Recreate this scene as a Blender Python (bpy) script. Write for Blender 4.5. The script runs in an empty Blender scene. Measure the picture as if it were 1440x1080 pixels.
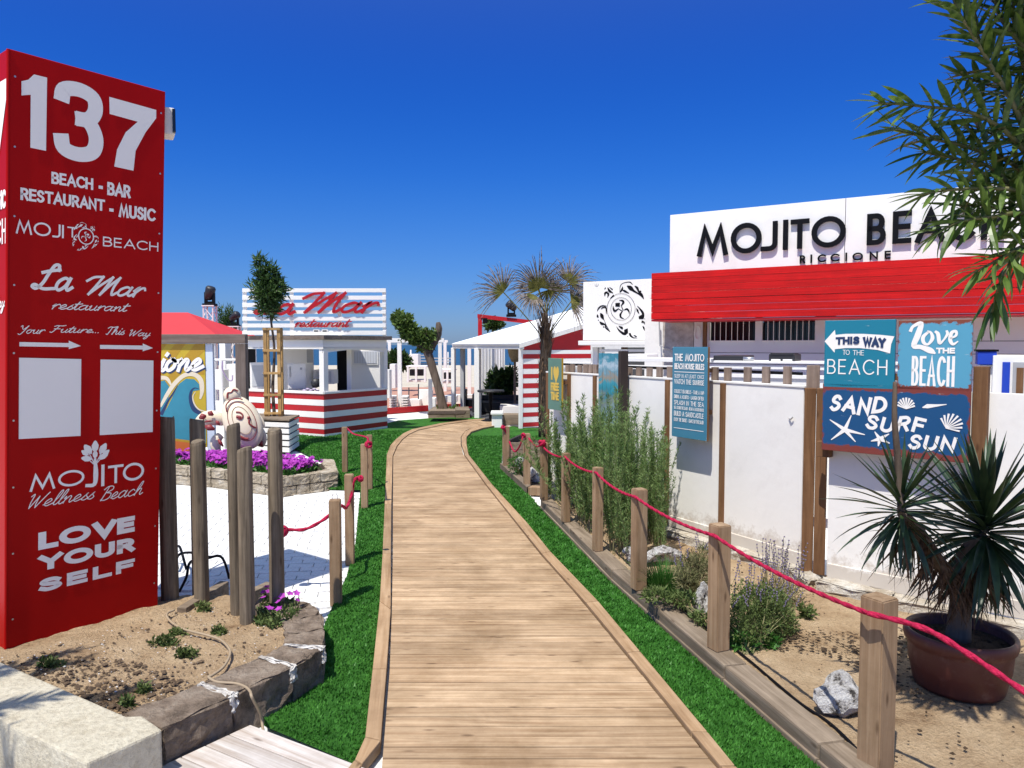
import bpy, bmesh, math, random
import numpy as np
from mathutils import Vector, Matrix
R = math.radians
rnd = random.Random(7)
nr = np.random.RandomState(11)
SC = bpy.context.scene
COL = SC.collection

# ---------------------------------------------------------------- camera, world, sun, exposure
H = 2.0                       # eye height
F = 1040.0                    # focal length in pixels of the 1440 x 1080 frame
PITCH = math.atan(55 / F)
cam = bpy.data.cameras.new('camera'); camo = bpy.data.objects.new('camera', cam); COL.objects.link(camo)
camo.location = (0, 0, H); camo.rotation_euler = (R(90) - PITCH, 0, 0)
cam.sensor_width = 36; cam.lens = 36 * F / 1440; cam.clip_end = 9000; cam.clip_start = .05
SC.camera = camo

SUN_EL, SUN_DX, SUN_DY = R(64.5), .495, .869          # light travels towards (+.546, +.837)
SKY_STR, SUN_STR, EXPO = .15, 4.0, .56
w = bpy.data.worlds.new('World'); SC.world = w; w.use_nodes = True
nt = w.node_tree; bg = nt.nodes['Background']
sky = nt.nodes.new('ShaderNodeTexSky'); sky.sky_type = 'NISHITA'; sky.sun_disc = False
sky.sun_elevation = SUN_EL
sky.sun_rotation = math.atan2(-SUN_DX, -SUN_DY) % (2 * math.pi)
sky.air_density = 1.0; sky.dust_density = .35; sky.ozone_density = 4.0; sky.altitude = 0
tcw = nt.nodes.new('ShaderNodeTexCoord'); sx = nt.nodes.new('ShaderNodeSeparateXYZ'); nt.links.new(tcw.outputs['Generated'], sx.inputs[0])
rw = nt.nodes.new('ShaderNodeValToRGB'); rw.color_ramp.interpolation = 'B_SPLINE'; el = rw.color_ramp.elements   # deep blue, hazier to the horizon; overhead brightened to near neutral for fill light
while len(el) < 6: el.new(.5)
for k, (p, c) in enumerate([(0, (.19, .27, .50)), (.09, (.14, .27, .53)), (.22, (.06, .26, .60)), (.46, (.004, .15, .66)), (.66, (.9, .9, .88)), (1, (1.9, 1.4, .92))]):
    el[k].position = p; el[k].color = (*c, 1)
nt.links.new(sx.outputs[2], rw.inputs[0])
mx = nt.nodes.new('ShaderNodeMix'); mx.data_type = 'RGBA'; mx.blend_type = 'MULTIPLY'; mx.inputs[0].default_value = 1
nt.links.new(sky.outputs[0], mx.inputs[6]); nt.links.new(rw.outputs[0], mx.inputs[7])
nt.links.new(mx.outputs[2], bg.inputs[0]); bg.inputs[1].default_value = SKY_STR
sl = bpy.data.lights.new('sun', 'SUN'); sl.energy = SUN_STR; sl.angle = R(.5); sl.color = (1, .965, .9)
so = bpy.data.objects.new('sun', sl); COL.objects.link(so)
so.rotation_euler = Vector((SUN_DX * math.cos(SUN_EL), SUN_DY * math.cos(SUN_EL), -math.sin(SUN_EL))).to_track_quat('-Z', 'Y').to_euler()
SC.view_settings.view_transform = 'Standard'; SC.view_settings.look = 'None'
SC.view_settings.exposure = EXPO; SC.view_settings.gamma = 1; SC.view_settings.use_curve_mapping = False

# ---------------------------------------------------------------- measuring helpers
def ray(px, py):
    x = (px - 720) / F; u = (540 - py) / F
    c, s = math.cos(PITCH), math.sin(PITCH)
    return (x, c + u * s, -s + u * c)
def G(px, py, z=0.0):          # point where the view of a measured spot meets height z
    r = ray(px, py); t = (z - H) / r[2]
    return Vector((r[0] * t, r[1] * t, z))
def D(px, py, d):              # point at distance d down the view
    r = ray(px, py); t = d / r[1]
    return Vector((r[0] * t, d, H + r[2] * t))
def XD(px, d, z=0.0):
    return Vector(((px - 720) / F * d, d, z))

class Face:
    """a vertical plane: origin o, tangent t (xy), outward normal n; local u along t, v = height"""
    def __init__(s, o, t, off=0.0, lean=0.0, v0=0.0):
        s.lean = lean; s.v0 = v0; s.up = Vector((lean, 0, 1))
        s.t = Vector((t[0], t[1], 0)).normalized(); s.n = Vector((s.t.y, -s.t.x, 0))
        s.o = Vector((o[0], o[1], 0)) + s.n * off; s.off = off
    def shift(s, d): return Face(s.o + s.n * d, (s.t.x, s.t.y), 0, s.lean, s.v0)
    def uv(s, px, py):
        r = Vector(ray(px, py)); c = Vector((0, 0, H))
        o = s.o - s.up * s.v0; nn = s.t.cross(s.up); k = (o - c).dot(nn) / r.dot(nn); p = c + r * k; p = p - s.up * p.z + Vector((s.lean * s.v0, 0, p.z))
        return ((p - s.o).dot(s.t), p.z)
    def P(s, u, v, w=0.0): return s.o + s.t * u + Vector((s.lean * (v - s.v0), 0, v)) + s.n * w

# ---------------------------------------------------------------- objects
def tag(o, label=None, cat=None, group=None, kind=None):
    if label: o['label'] = label
    if cat: o['category'] = cat
    if group: o['group'] = group
    if kind: o['kind'] = kind
    return o
def thing(name, label, cat, loc=(0, 0, 0), group=None):
    o = bpy.data.objects.new(name, None); COL.objects.link(o); o.location = loc; o.empty_display_size = .2
    o['ox'], o['oy'], o['oz'] = float(loc[0]), float(loc[1]), float(loc[2])
    return tag(o, label, cat, group)
def org(o):
    while o.parent: o = o.parent
    return Vector((o['ox'], o['oy'], o['oz'])) if 'ox' in o.keys() else Vector(o.location)
def strip_org():
    for o in bpy.data.objects:
        for k in ('ox', 'oy', 'oz'):
            if k in o.keys(): del o[k]

class MB:
    def __init__(s): s.v = []; s.f = []; s.m = []; s.cur = 0
    def face(s, pts):
        b = len(s.v); s.v += [tuple(p) for p in pts]; s.f.append(tuple(range(b, b + len(pts)))); s.m.append(s.cur)
    def poly(s, verts, faces):
        b = len(s.v); s.v += [tuple(p) for p in verts]; s.f += [tuple(i + b for i in f) for f in faces]; s.m += [s.cur] * len(faces); return s
    def hexa(s, a, b):         # two quads a (bottom, ccw) and b (top)
        return s.poly(list(a) + list(b), [(3, 2, 1, 0), (4, 5, 6, 7), (0, 1, 5, 4), (1, 2, 6, 5), (2, 3, 7, 6), (3, 0, 4, 7)])
    def box(s, c, size, rz=0.0):
        cx, cy, cz = c; x, y, z = size[0] / 2, size[1] / 2, size[2] / 2; ca, sa = math.cos(rz), math.sin(rz)
        def q(i, j, k): return (cx + i * x * ca - j * y * sa, cy + i * x * sa + j * y * ca, cz + k * z)
        return s.hexa([q(-1, -1, -1), q(1, -1, -1), q(1, 1, -1), q(-1, 1, -1)], [q(-1, -1, 1), q(1, -1, 1), q(1, 1, 1), q(-1, 1, 1)])
    def fbox(s, f, u0, u1, v0, v1, w0, w1):    # box on a Face
        P = f.P
        return s.hexa([P(u0, v0, w1), P(u1, v0, w1), P(u1, v0, w0), P(u0, v0, w0)], [P(u0, v1, w1), P(u1, v1, w1), P(u1, v1, w0), P(u0, v1, w0)])
    def extrude(s, pts, z0, z1):               # xy polygon, ccw
        n = len(pts)
        return s.poly([(p[0], p[1], z0) for p in pts] + [(p[0], p[1], z1) for p in pts],
                      [tuple(range(n - 1, -1, -1)), tuple(range(n, 2 * n))] + [(i, (i + 1) % n, n + (i + 1) % n, n + i) for i in range(n)])
    def tube(s, pts, r, n=8, cap=True):
        pts = [Vector(p) for p in pts]; m = len(pts)
        rs = r if isinstance(r, (list, tuple)) else [r] * m
        b = len(s.v); prev = None
        for i, p in enumerate(pts):
            d = (pts[min(i + 1, m - 1)] - pts[max(i - 1, 0)]).normalized()
            if prev is None:
                a = d.cross(Vector((0, 0, 1)))
                if a.length < .1: a = d.cross(Vector((1, 0, 0)))
                a.normalize()
            else:
                a = (prev - d * prev.dot(d)).normalized()
            prev = a; c = d.cross(a)
            for k in range(n):
                an = 2 * math.pi * k / n
                s.v.append(tuple(p + (a * math.cos(an) + c * math.sin(an)) * rs[i]))
        for i in range(m - 1):
            for k in range(n):
                s.f.append((b + i * n + k, b + i * n + (k + 1) % n, b + (i + 1) * n + (k + 1) % n, b + (i + 1) * n + k)); s.m.append(s.cur)
        if cap:
            s.f.append(tuple(b + k for k in range(n - 1, -1, -1))); s.m.append(s.cur)
            s.f.append(tuple(b + (m - 1) * n + k for k in range(n))); s.m.append(s.cur)
        return s
    def lathe(s, c, prof, n=24, sx=1, sy=1):   # prof [(r, z)]
        b = len(s.v)
        for r, z in prof:
            for k in range(n):
                a = 2 * math.pi * k / n; s.v.append((c[0] + r * math.cos(a) * sx, c[1] + r * math.sin(a) * sy, c[2] + z))
        for i in range(len(prof) - 1):
            for k in range(n):
                s.f.append((b + i * n + k, b + i * n + (k + 1) % n, b + (i + 1) * n + (k + 1) % n, b + (i + 1) * n + k)); s.m.append(s.cur)
        return s
    def blob(s, c, r, sub=2, amp=.2, seed=0, squash=(1, 1, 1)):
        bm = bmesh.new(); bmesh.ops.create_icosphere(bm, subdivisions=sub, radius=1)
        rr = random.Random(seed); ks = [Vector((rr.uniform(-1, 1), rr.uniform(-1, 1), rr.uniform(-1, 1))).normalized() for _ in range(9)]
        vs = []
        for v in bm.verts:
            n = v.co.normalized(); a = 1.0
            for j, k in enumerate(ks):
                a -= amp * max(0, n.dot(k) - .55) * 1.5      # flattened facets
            a += rr.uniform(-amp, amp) * .12
            vs.append((c[0] + n.x * a * r * squash[0], c[1] + n.y * a * r * squash[1], c[2] + n.z * a * r * squash[2]))
        s.poly(vs, [tuple(v.index for v in f.verts) for f in bm.faces]); bm.free(); return s
    def join_np(s, V, Fc):
        b = len(s.v); s.v += [tuple(x) for x in V]; s.f += [tuple(int(i) + b for i in f) for f in Fc]; s.m += [s.cur] * len(Fc); return s

def add(name, mb, mats, parent=None, bevel=0, smooth=False, **kw):
    me = bpy.data.meshes.new(name)
    o0 = org(parent) if parent else Vector(kw.pop('loc', (0, 0, 0)))
    kw.pop('loc', None)
    vv = [(x - o0.x, y - o0.y, z - o0.z) for x, y, z in mb.v]
    me.from_pydata(vv, [], mb.f); me.validate()
    if not isinstance(mats, (list, tuple)): mats = [mats]
    for m in mats: me.materials.append(m)
    if len(mats) > 1 and len(me.polygons) == len(mb.m): me.polygons.foreach_set('material_index', mb.m)
    if bevel:
        bm = bmesh.new(); bm.from_mesh(me); bmesh.ops.remove_doubles(bm, verts=bm.verts, dist=1e-5)
        bmesh.ops.bevel(bm, geom=[e for e in bm.edges if len(e.link_faces) == 2 and e.calc_face_angle(0) > .5], offset=bevel, segments=2, affect='EDGES', profile=.6)
        bm.to_mesh(me); bm.free()
    if smooth: me.polygons.foreach_set('use_smooth', [True] * len(me.polygons))
    me.update()
    o = bpy.data.objects.new(name, me); COL.objects.link(o)
    if parent: o.parent = parent
    else: o.location = o0
    if kw: tag(o, **kw)
    return o
def inst(name, me, parent, M):
    o = bpy.data.objects.new(name, me); COL.objects.link(o); o.parent = parent
    o.matrix_local = Matrix.Translation(-org(parent)) @ M
    return o

# ---------------------------------------------------------------- materials
MATS = {}
def new_mat(name):
    m = bpy.data.materials.new(name); m.use_nodes = True; MATS[name] = m
    return m, m.node_tree, m.node_tree.nodes['Principled BSDF']
def L(nt, a, b): nt.links.new(a, b)
def ramp(nt, stops):
    r = nt.nodes.new('ShaderNodeValToRGB'); e = r.color_ramp.elements
    while len(e) < len(stops): e.new(.5)
    for k, (p, c) in enumerate(stops): e[k].position = p; e[k].color = (*c, 1)
    return r
def noise(nt, vec, scale, detail=4, rough=.55, dist=0):
    n = nt.nodes.new('ShaderNodeTexNoise'); n.inputs['Scale'].default_value = scale; n.inputs['Detail'].default_value = detail
    n.inputs['Roughness'].default_value = rough; n.inputs['Distortion'].default_value = dist
    if vec: L(nt, vec, n.inputs['Vector'])
    return n
def coords(nt, scale=(1, 1, 1), per_object=False, kind='Object'):
    tc = nt.nodes.new('ShaderNodeTexCoord'); mp = nt.nodes.new('ShaderNodeMapping'); mp.inputs['Scale'].default_value = scale
    src = tc.outputs[kind]
    if per_object:
        oi = nt.nodes.new('ShaderNodeObjectInfo'); cm = nt.nodes.new('ShaderNodeVectorMath'); cm.operation = 'SCALE'
        cb = nt.nodes.new('ShaderNodeCombineXYZ')
        for i in range(3): L(nt, oi.outputs['Random'], cb.inputs[i])
        L(nt, cb.outputs[0], cm.inputs[0]); cm.inputs['Scale'].default_value = 37
        ad = nt.nodes.new('ShaderNodeVectorMath'); ad.operation = 'ADD'; L(nt, src, ad.inputs[0]); L(nt, cm.outputs[0], ad.inputs[1]); src = ad.outputs[0]
    L(nt, src, mp.inputs['Vector']); return mp.outputs[0]
def bump(nt, b, h, strength=.3, dist=.01):
    n = nt.nodes.new('ShaderNodeBump'); n.inputs['Strength'].default_value = strength; n.inputs['Distance'].default_value = dist
    L(nt, h, n.inputs['Height']); L(nt, n.outputs[0], b.inputs['Normal']); return n
def paint(name, c, rough=.45, var=.06, scale=3, bscale=60, bstr=.05, spec=.5, dirt=None, dirt_amt=.5, per=False):
    m, nt, b = new_mat(name); v = coords(nt, per_object=per); n = noise(nt, v, scale, 5, .6)
    lo = tuple(max(0, x * (1 - var)) for x in c); hi = tuple(min(1, x * (1 + var)) for x in c)
    r = ramp(nt, [(.3, lo), (.7, hi)]); L(nt, n.outputs[0], r.inputs[0]); out = r.outputs[0]
    if dirt:
        n3 = noise(nt, v, scale * 2.3, 8, .7); r3 = ramp(nt, [(.52, (0, 0, 0)), (.72, (dirt_amt,) * 3)]); L(nt, n3.outputs[0], r3.inputs[0])
        mm = nt.nodes.new('ShaderNodeMix'); mm.data_type = 'RGBA'; L(nt, r3.outputs[0], mm.inputs[0]); L(nt, out, mm.inputs[6]); mm.inputs[7].default_value = (*dirt, 1); out = mm.outputs[2]
    L(nt, out, b.inputs['Base Color']); b.inputs['Roughness'].default_value = rough; b.inputs['Specular IOR Level'].default_value = spec
    n2 = noise(nt, v, bscale, 4); bump(nt, b, n2.outputs[0], bstr, .01); return m
def wood(name, c1, c2, axis='X', rough=.75, fine=30, knots=True, dark=None, bstr=.35, objvar=.25, blotch=0):
    m, nt, b = new_mat(name)
    st = {'X': (1.2, fine, fine), 'Y': (fine, 1.2, fine), 'Z': (fine, fine, 1.2)}[axis]
    v = coords(nt, st, True); n = noise(nt, v, 1.0, 6, .65, .6)
    r = ramp(nt, [(.3, c1), (.68, c2)]); L(nt, n.outputs[0], r.inputs[0]); out = r.outputs[0]
    v2 = coords(nt, (1, 1, 1), True)
    n2 = noise(nt, v2, 2.2, 6, .7); r2 = ramp(nt, [(.35, (.72, .70, .68)), (.6, (1, 1, 1)), (.8, (1.0, 1.0, 1.0))]); L(nt, n2.outputs[0], r2.inputs[0])
    mm = nt.nodes.new('ShaderNodeMix'); mm.data_type = 'RGBA'; mm.blend_type = 'MULTIPLY'; mm.inputs[0].default_value = .8
    L(nt, out, mm.inputs[6]); L(nt, r2.outputs[0], mm.inputs[7]); out = mm.outputs[2]
    if knots:
        st2 = {'X': (4, 14, 14), 'Y': (14, 4, 14), 'Z': (14, 14, 4)}[axis]
        v3 = coords(nt, st2, True); vo = nt.nodes.new('ShaderNodeTexVoronoi'); vo.inputs['Scale'].default_value = .9; L(nt, v3, vo.inputs['Vector'])
        r4 = ramp(nt, [(.05, (.35, .3, .27)), (.16, (1, 1, 1))]); L(nt, vo.outputs['Distance'], r4.inputs[0])
        mk = nt.nodes.new('ShaderNodeMix'); mk.data_type = 'RGBA'; mk.blend_type = 'MULTIPLY'; mk.inputs[0].default_value = .8
        L(nt, out, mk.inputs[6]); L(nt, r4.outputs[0], mk.inputs[7]); out = mk.outputs[2]
    if objvar:
        oi = nt.nodes.new('ShaderNodeObjectInfo'); hs = nt.nodes.new('ShaderNodeHueSaturation'); mr = nt.nodes.new('ShaderNodeMapRange')
        mr.inputs[3].default_value = 1 - objvar; mr.inputs[4].default_value = 1 + objvar * .6; L(nt, oi.outputs['Random'], mr.inputs[0]); L(nt, mr.outputs[0], hs.inputs['Value']); L(nt, out, hs.inputs['Color']); out = hs.outputs[0]
    if blotch:       # foot wear and bleached patches running over many boards
        ge = nt.nodes.new('ShaderNodeNewGeometry'); nb_ = noise(nt, ge.outputs['Position'], 1.7, 7, .68, .4); rb = ramp(nt, [(.36, (.72, .68, .62)), (.52, (1, 1, 1)), (.66, (1.25, 1.27, 1.3))]); L(nt, nb_.outputs[0], rb.inputs[0])
        mb_ = nt.nodes.new('ShaderNodeMix'); mb_.data_type = 'RGBA'; mb_.blend_type = 'MULTIPLY'; mb_.inputs[0].default_value = .8; L(nt, out, mb_.inputs[6]); L(nt, rb.outputs[0], mb_.inputs[7]); out = mb_.outputs[2]
    L(nt, out, b.inputs['Base Color']); b.inputs['Roughness'].default_value = rough; b.inputs['Specular IOR Level'].default_value = .25
    bump(nt, b, n.outputs[0], bstr, .006); return m
def leafmat(name, c1, c2, rough=.5, trans=.25, spec=.4, scale=9):
    m, nt, b = new_mat(name); v = coords(nt, per_object=True); n = noise(nt, v, scale, 3, .6); r = ramp(nt, [(.35, c1), (.65, c2)]); L(nt, n.outputs[0], r.inputs[0])
    L(nt, r.outputs[0], b.inputs['Base Color']); b.inputs['Roughness'].default_value = rough; b.inputs['Specular IOR Level'].default_value = spec
    if trans:
        t = nt.nodes.new('ShaderNodeBsdfTranslucent'); L(nt, r.outputs[0], t.inputs[0]); ms = nt.nodes.new('ShaderNodeMixShader'); ms.inputs[0].default_value = trans
        L(nt, b.outputs[0], ms.inputs[1]); L(nt, t.outputs[0], ms.inputs[2]); L(nt, ms.outputs[0], nt.nodes['Material Output'].inputs[0])
    return m
def earth(name, stops, scale=3, fine=90, bstr=.5, bdist=.02, rough=.95, kind='Object'):
    m, nt, b = new_mat(name); v = coords(nt, kind=kind); n = noise(nt, v, scale, 9, .68); r = ramp(nt, stops); L(nt, n.outputs[0], r.inputs[0])
    n2 = noise(nt, v, fine, 6, .7); r2 = ramp(nt, [(.3, (.72, .7, .68)), (.6, (1.05, 1.05, 1.05))]); L(nt, n2.outputs[0], r2.inputs[0])
    mm = nt.nodes.new('ShaderNodeMix'); mm.data_type = 'RGBA'; mm.blend_type = 'MULTIPLY'; mm.inputs[0].default_value = .9; L(nt, r.outputs[0], mm.inputs[6]); L(nt, r2.outputs[0], mm.inputs[7])
    L(nt, mm.outputs[2], b.inputs['Base Color']); b.inputs['Roughness'].default_value = rough; b.inputs['Specular IOR Level'].default_value = .15
    ad = nt.nodes.new('ShaderNodeMath'); ad.operation = 'ADD'; L(nt, n.outputs[0], ad.inputs[0]); L(nt, n2.outputs[0], ad.inputs[1]); bump(nt, b, ad.outputs[0], bstr, bdist); return m

M_white = paint('white_paint', (.84, .815, .76), .5, .02, 2, 40, .04)
M_whitew = paint('weathered_white_paint', (.79, .765, .71), .6, .04, 2.5, 30, .12, dirt=(.46, .42, .37), dirt_amt=.3)
M_panel = paint('white_panel', (.84, .81, .75), .55, .04, 1.4, 14, .16, dirt=(.55, .51, .45), dirt_amt=.22)
_m = M_panel; _nt = _m.node_tree; _b = _nt.nodes['Principled BSDF']; _src = _b.inputs['Base Color'].links[0].from_socket      # splashes of earth near the ground
_ge = _nt.nodes.new('ShaderNodeNewGeometry'); _sp = _nt.nodes.new('ShaderNodeSeparateXYZ'); L(_nt, _ge.outputs['Position'], _sp.inputs[0]); _n = noise(_nt, _ge.outputs['Position'], 9, 8, .75)
_a = _nt.nodes.new('ShaderNodeMath'); _a.operation = 'MULTIPLY_ADD'; L(_nt, _n.outputs[0], _a.inputs[0]); _a.inputs[1].default_value = -.55; L(_nt, _sp.outputs[2], _a.inputs[2]); _r = ramp(_nt, [(.0, (.6, .6, .6)), (.10, (0, 0, 0))]); L(_nt, _a.outputs[0], _r.inputs[0])
_x = _nt.nodes.new('ShaderNodeMix'); _x.data_type = 'RGBA'; L(_nt, _r.outputs[0], _x.inputs[0]); L(_nt, _src, _x.inputs[6]); _x.inputs[7].default_value = (.42, .34, .25, 1); L(_nt, _x.outputs[2], _b.inputs['Base Color'])
M_red = paint('red_paint', (.44, .005, .008), .5, .07, 3, 60, .04)
M_redt = paint('totem_red', (.40, .002, .002), .5, .05, 2, 50, .02, spec=.12)
M_print = paint('white_print', (.86, .825, .77), .6, .01, spec=.2)
M_black = paint('black_paint', (.006, .006, .007), .5, .1, spec=.12)
M_rubber = paint('black_plastic', (.02, .02, .022), .5, .1)
M_grey = paint('grey_paint', (.38, .38, .38), .5, .05)
M_dkgrey = paint('dark_grey', (.06, .06, .065), .6, .1)
M_navy = paint('navy_print', (.012, .035, .11), .5, .02)
M_cream = paint('cream_paint', (.72, .62, .45), .5, .04, 4)
M_maroon = paint('maroon_paint', (.22, .025, .025), .5, .08)
M_teal = paint('teal_print', (.03, .22, .30), .5, .08, 6)
M_yellow = paint('yellow_print', (.52, .36, .02), .5, .05, 5)
M_amber = paint('amber_print', (.44, .25, .012), .5, .05, 5)
M_orange = paint('orange_print', (.55, .13, .02), .5, .05, 5)
M_rope = paint('red_rope', (.42, .018, .06), .8, .35, 60, 180, .8, spec=.1)
M_blue = paint('blue_paint', (.01, .05, .42), .5, .05)
M_terra = paint('terracotta_tile', (.42, .22, .15), .8, .1, 3)
M_pot = paint('dark_terracotta_plastic', (.105, .028, .02), .5, .1, 6, 60, .1, dirt=(.3, .2, .16), dirt_amt=.3)
M_fabric = paint('white_canvas', (.82, .81, .80), .8, .02, 2, 90, .1)
M_glass = new_mat('dark_glass')[0]; _b = M_glass.node_tree.nodes['Principled BSDF']; _b.inputs['Base Color'].default_value = (.01, .012, .015, 1); _b.inputs['Roughness'].default_value = .08
M_metal = new_mat('galvanised_metal')[0]; _b = M_metal.node_tree.nodes['Principled BSDF']; _b.inputs['Base Color'].default_value = (.5, .5, .5, 1); _b.inputs['Roughness'].default_value = .4; _b.inputs['Metallic'].default_value = .8
W_deck = wood('deck_planks', (.31, .19, .10), (.54, .385, .235), 'X', fine=34, objvar=.12, blotch=1, bstr=.25)
W_edge = wood('deck_edging', (.30, .18, .09), (.46, .31, .18), 'X', fine=26, objvar=.1)
W_post = wood('post_timber', (.24, .145, .075), (.42, .29, .175), 'Z', fine=24, objvar=.12)
W_log = wood('weathered_log', (.07, .053, .036), (.30, .24, .165), 'Z', fine=26, objvar=.15, bstr=.8, knots=True)
W_sleeper = wood('sleeper_timber', (.13, .095, .062), (.32, .25, .18), 'X', fine=22, objvar=.15)
W_fpost = wood('brown_fence_timber', (.12, .055, .022), (.25, .13, .06), 'Z', fine=22, objvar=.12)
W_picket = wood('grey_picket', (.17, .12, .09), (.33, .25, .2), 'Z', fine=26, objvar=.15)
W_frame = wood('grey_brown_frame', (.13, .095, .075), (.24, .19, .155), 'X', fine=20, knots=False)
W_framez = wood('grey_brown_frame_upright', (.13, .095, .075), (.24, .19, .155), 'Z', fine=20, knots=False)
W_stake = wood('pine_stake', (.42, .24, .08), (.62, .40, .17), 'Z', fine=24)
W_wash = wood('whitewashed_board', (.38, .30, .24), (.66, .62, .58), 'X', fine=22, objvar=.1)
W_bark = wood('tree_bark', (.07, .05, .035), (.2, .15, .11), 'Z', fine=14, knots=False, bstr=1)
W_trunk = wood('pale_bark', (.08, .055, .04), (.28, .21, .155), 'Z', fine=10, knots=False, bstr=1)
E_sand = earth('planter_sand', [(.32, (.26, .16, .085)), (.42, (.50, .345, .20)), (.6, (.63, .46, .28)), (.75, (.69, .53, .35))], 3.2, 55, 1, .04)
E_beach = earth('beach_sand', [(.3, (.46, .40, .31)), (.7, (.58, .52, .42))], 1, 40, .3)
E_stone = earth('brown_stone', [(.3, (.10, .075, .055)), (.48, (.25, .19, .14)), (.7, (.38, .31, .24))], 6, 30, 1, .03)
E_block = earth('sandstone_block', [(.3, (.27, .22, .15)), (.5, (.44, .37, .27)), (.7, (.62, .57, .48))], 5, 30, .9, .03)
E_conc = earth('pale_concrete', [(.3, (.36, .30, .20)), (.5, (.58, .52, .39)), (.8, (.70, .65, .51))], 2.6, 38, .9, .02)
E_mortar = earth('white_mortar', [(.3, (.38, .34, .29)), (.5, (.6, .57, .52)), (.7, (.74, .72, .68))], 8, 50, .8, .01)
E_rock = earth('white_rock', [(.40, (.10, .09, .08)), (.46, (.55, .52, .48)), (.55, (.74, .72, .69))], 16, 60, 1, .04)
E_paver = earth('white_pavers', [(.3, (.68, .67, .64)), (.7, (.78, .775, .76))], 2, 40, .3, .01)
E_soil = earth('dark_soil', [(.3, (.03, .022, .016)), (.7, (.11, .08, .055))], 9, 60, 1, .03)
E_turf = earth('turf_backing', [(.3, (.02, .09, .010)), (.7, (.065, .22, .032))], 14, 130, 1, .02)
G_turf = leafmat('turf_blade', (.028, .12, .012), (.095, .29, .045), .5, .25, .25)
G_olea = leafmat('oleander_leaf', (.035, .085, .014), (.16, .24, .05), .4, .3, .5, 5)
G_ole2 = leafmat('oleander_leaf_dry', (.17, .14, .05), (.30, .26, .09), .5, .2, .3)
G_yuc = leafmat('yucca_leaf', (.010, .028, .009), (.045, .08, .024), .42, .06, .5, 4)
G_yucd = leafmat('dead_yucca_leaf', (.05, .03, .018), (.16, .10, .06), .8, .1, .1)
G_bush = leafmat('rosemary_leaf', (.08, .16, .035), (.28, .38, .14), .6, .35, .2)
G_bush2 = leafmat('round_bush_leaf', (.05, .085, .02), (.17, .22, .07), .6, .25, .2)
G_tuft = leafmat('grass_tuft', (.03, .11, .015), (.09, .24, .04), .5, .3, .3)
G_dry = leafmat('dry_stem', (.10, .11, .04), (.24, .22, .11), .8, .1, .1)
G_tree = leafmat('tree_leaf', (.022, .055, .012), (.07, .13, .03), .5, .2, .3)
G_tree2 = leafmat('pale_tree_leaf', (.05, .10, .015), (.15, .22, .05), .5, .25, .3)
G_palm = leafmat('palm_blade_green', (.07, .075, .012), (.20, .18, .035), .6, .2, .3)
G_palmd = leafmat('palm_blade_dry', (.045, .032, .022), (.34, .28, .22), .7, .15, .2, 14)
G_purple = leafmat('purple_petals', (.26, .012, .30), (.60, .10, .55), .6, .3, .2, 14)
# ---------------------------------------------------------------- lettering drawn as strokes
def cr(pts, k=5):
    """Catmull-Rom through pts (tuples of equal length)"""
    if len(pts) < 3: return [tuple(p) for p in pts]
    P = [np.array(p, float) for p in pts]; P = [2 * P[0] - P[1]] + P + [2 * P[-1] - P[-2]]; out = []
    for i in range(1, len(P) - 2):
        for j in range(k):
            t = j / k
            out.append(tuple(.5 * ((2 * P[i]) + (-P[i-1] + P[i+1]) * t + (2*P[i-1] - 5*P[i] + 4*P[i+1] - P[i+2]) * t*t + (-P[i-1] + 3*P[i] - 3*P[i+1] + P[i+2]) * t**3)))
    out.append(tuple(P[-2])); return out
def arc(cx, cy, rx, ry, a0, a1, n=10):
    return [(cx + rx * math.cos(R(a0 + (a1 - a0) * i / n)), cy + ry * math.sin(R(a0 + (a1 - a0) * i / n))) for i in range(n + 1)]
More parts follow.
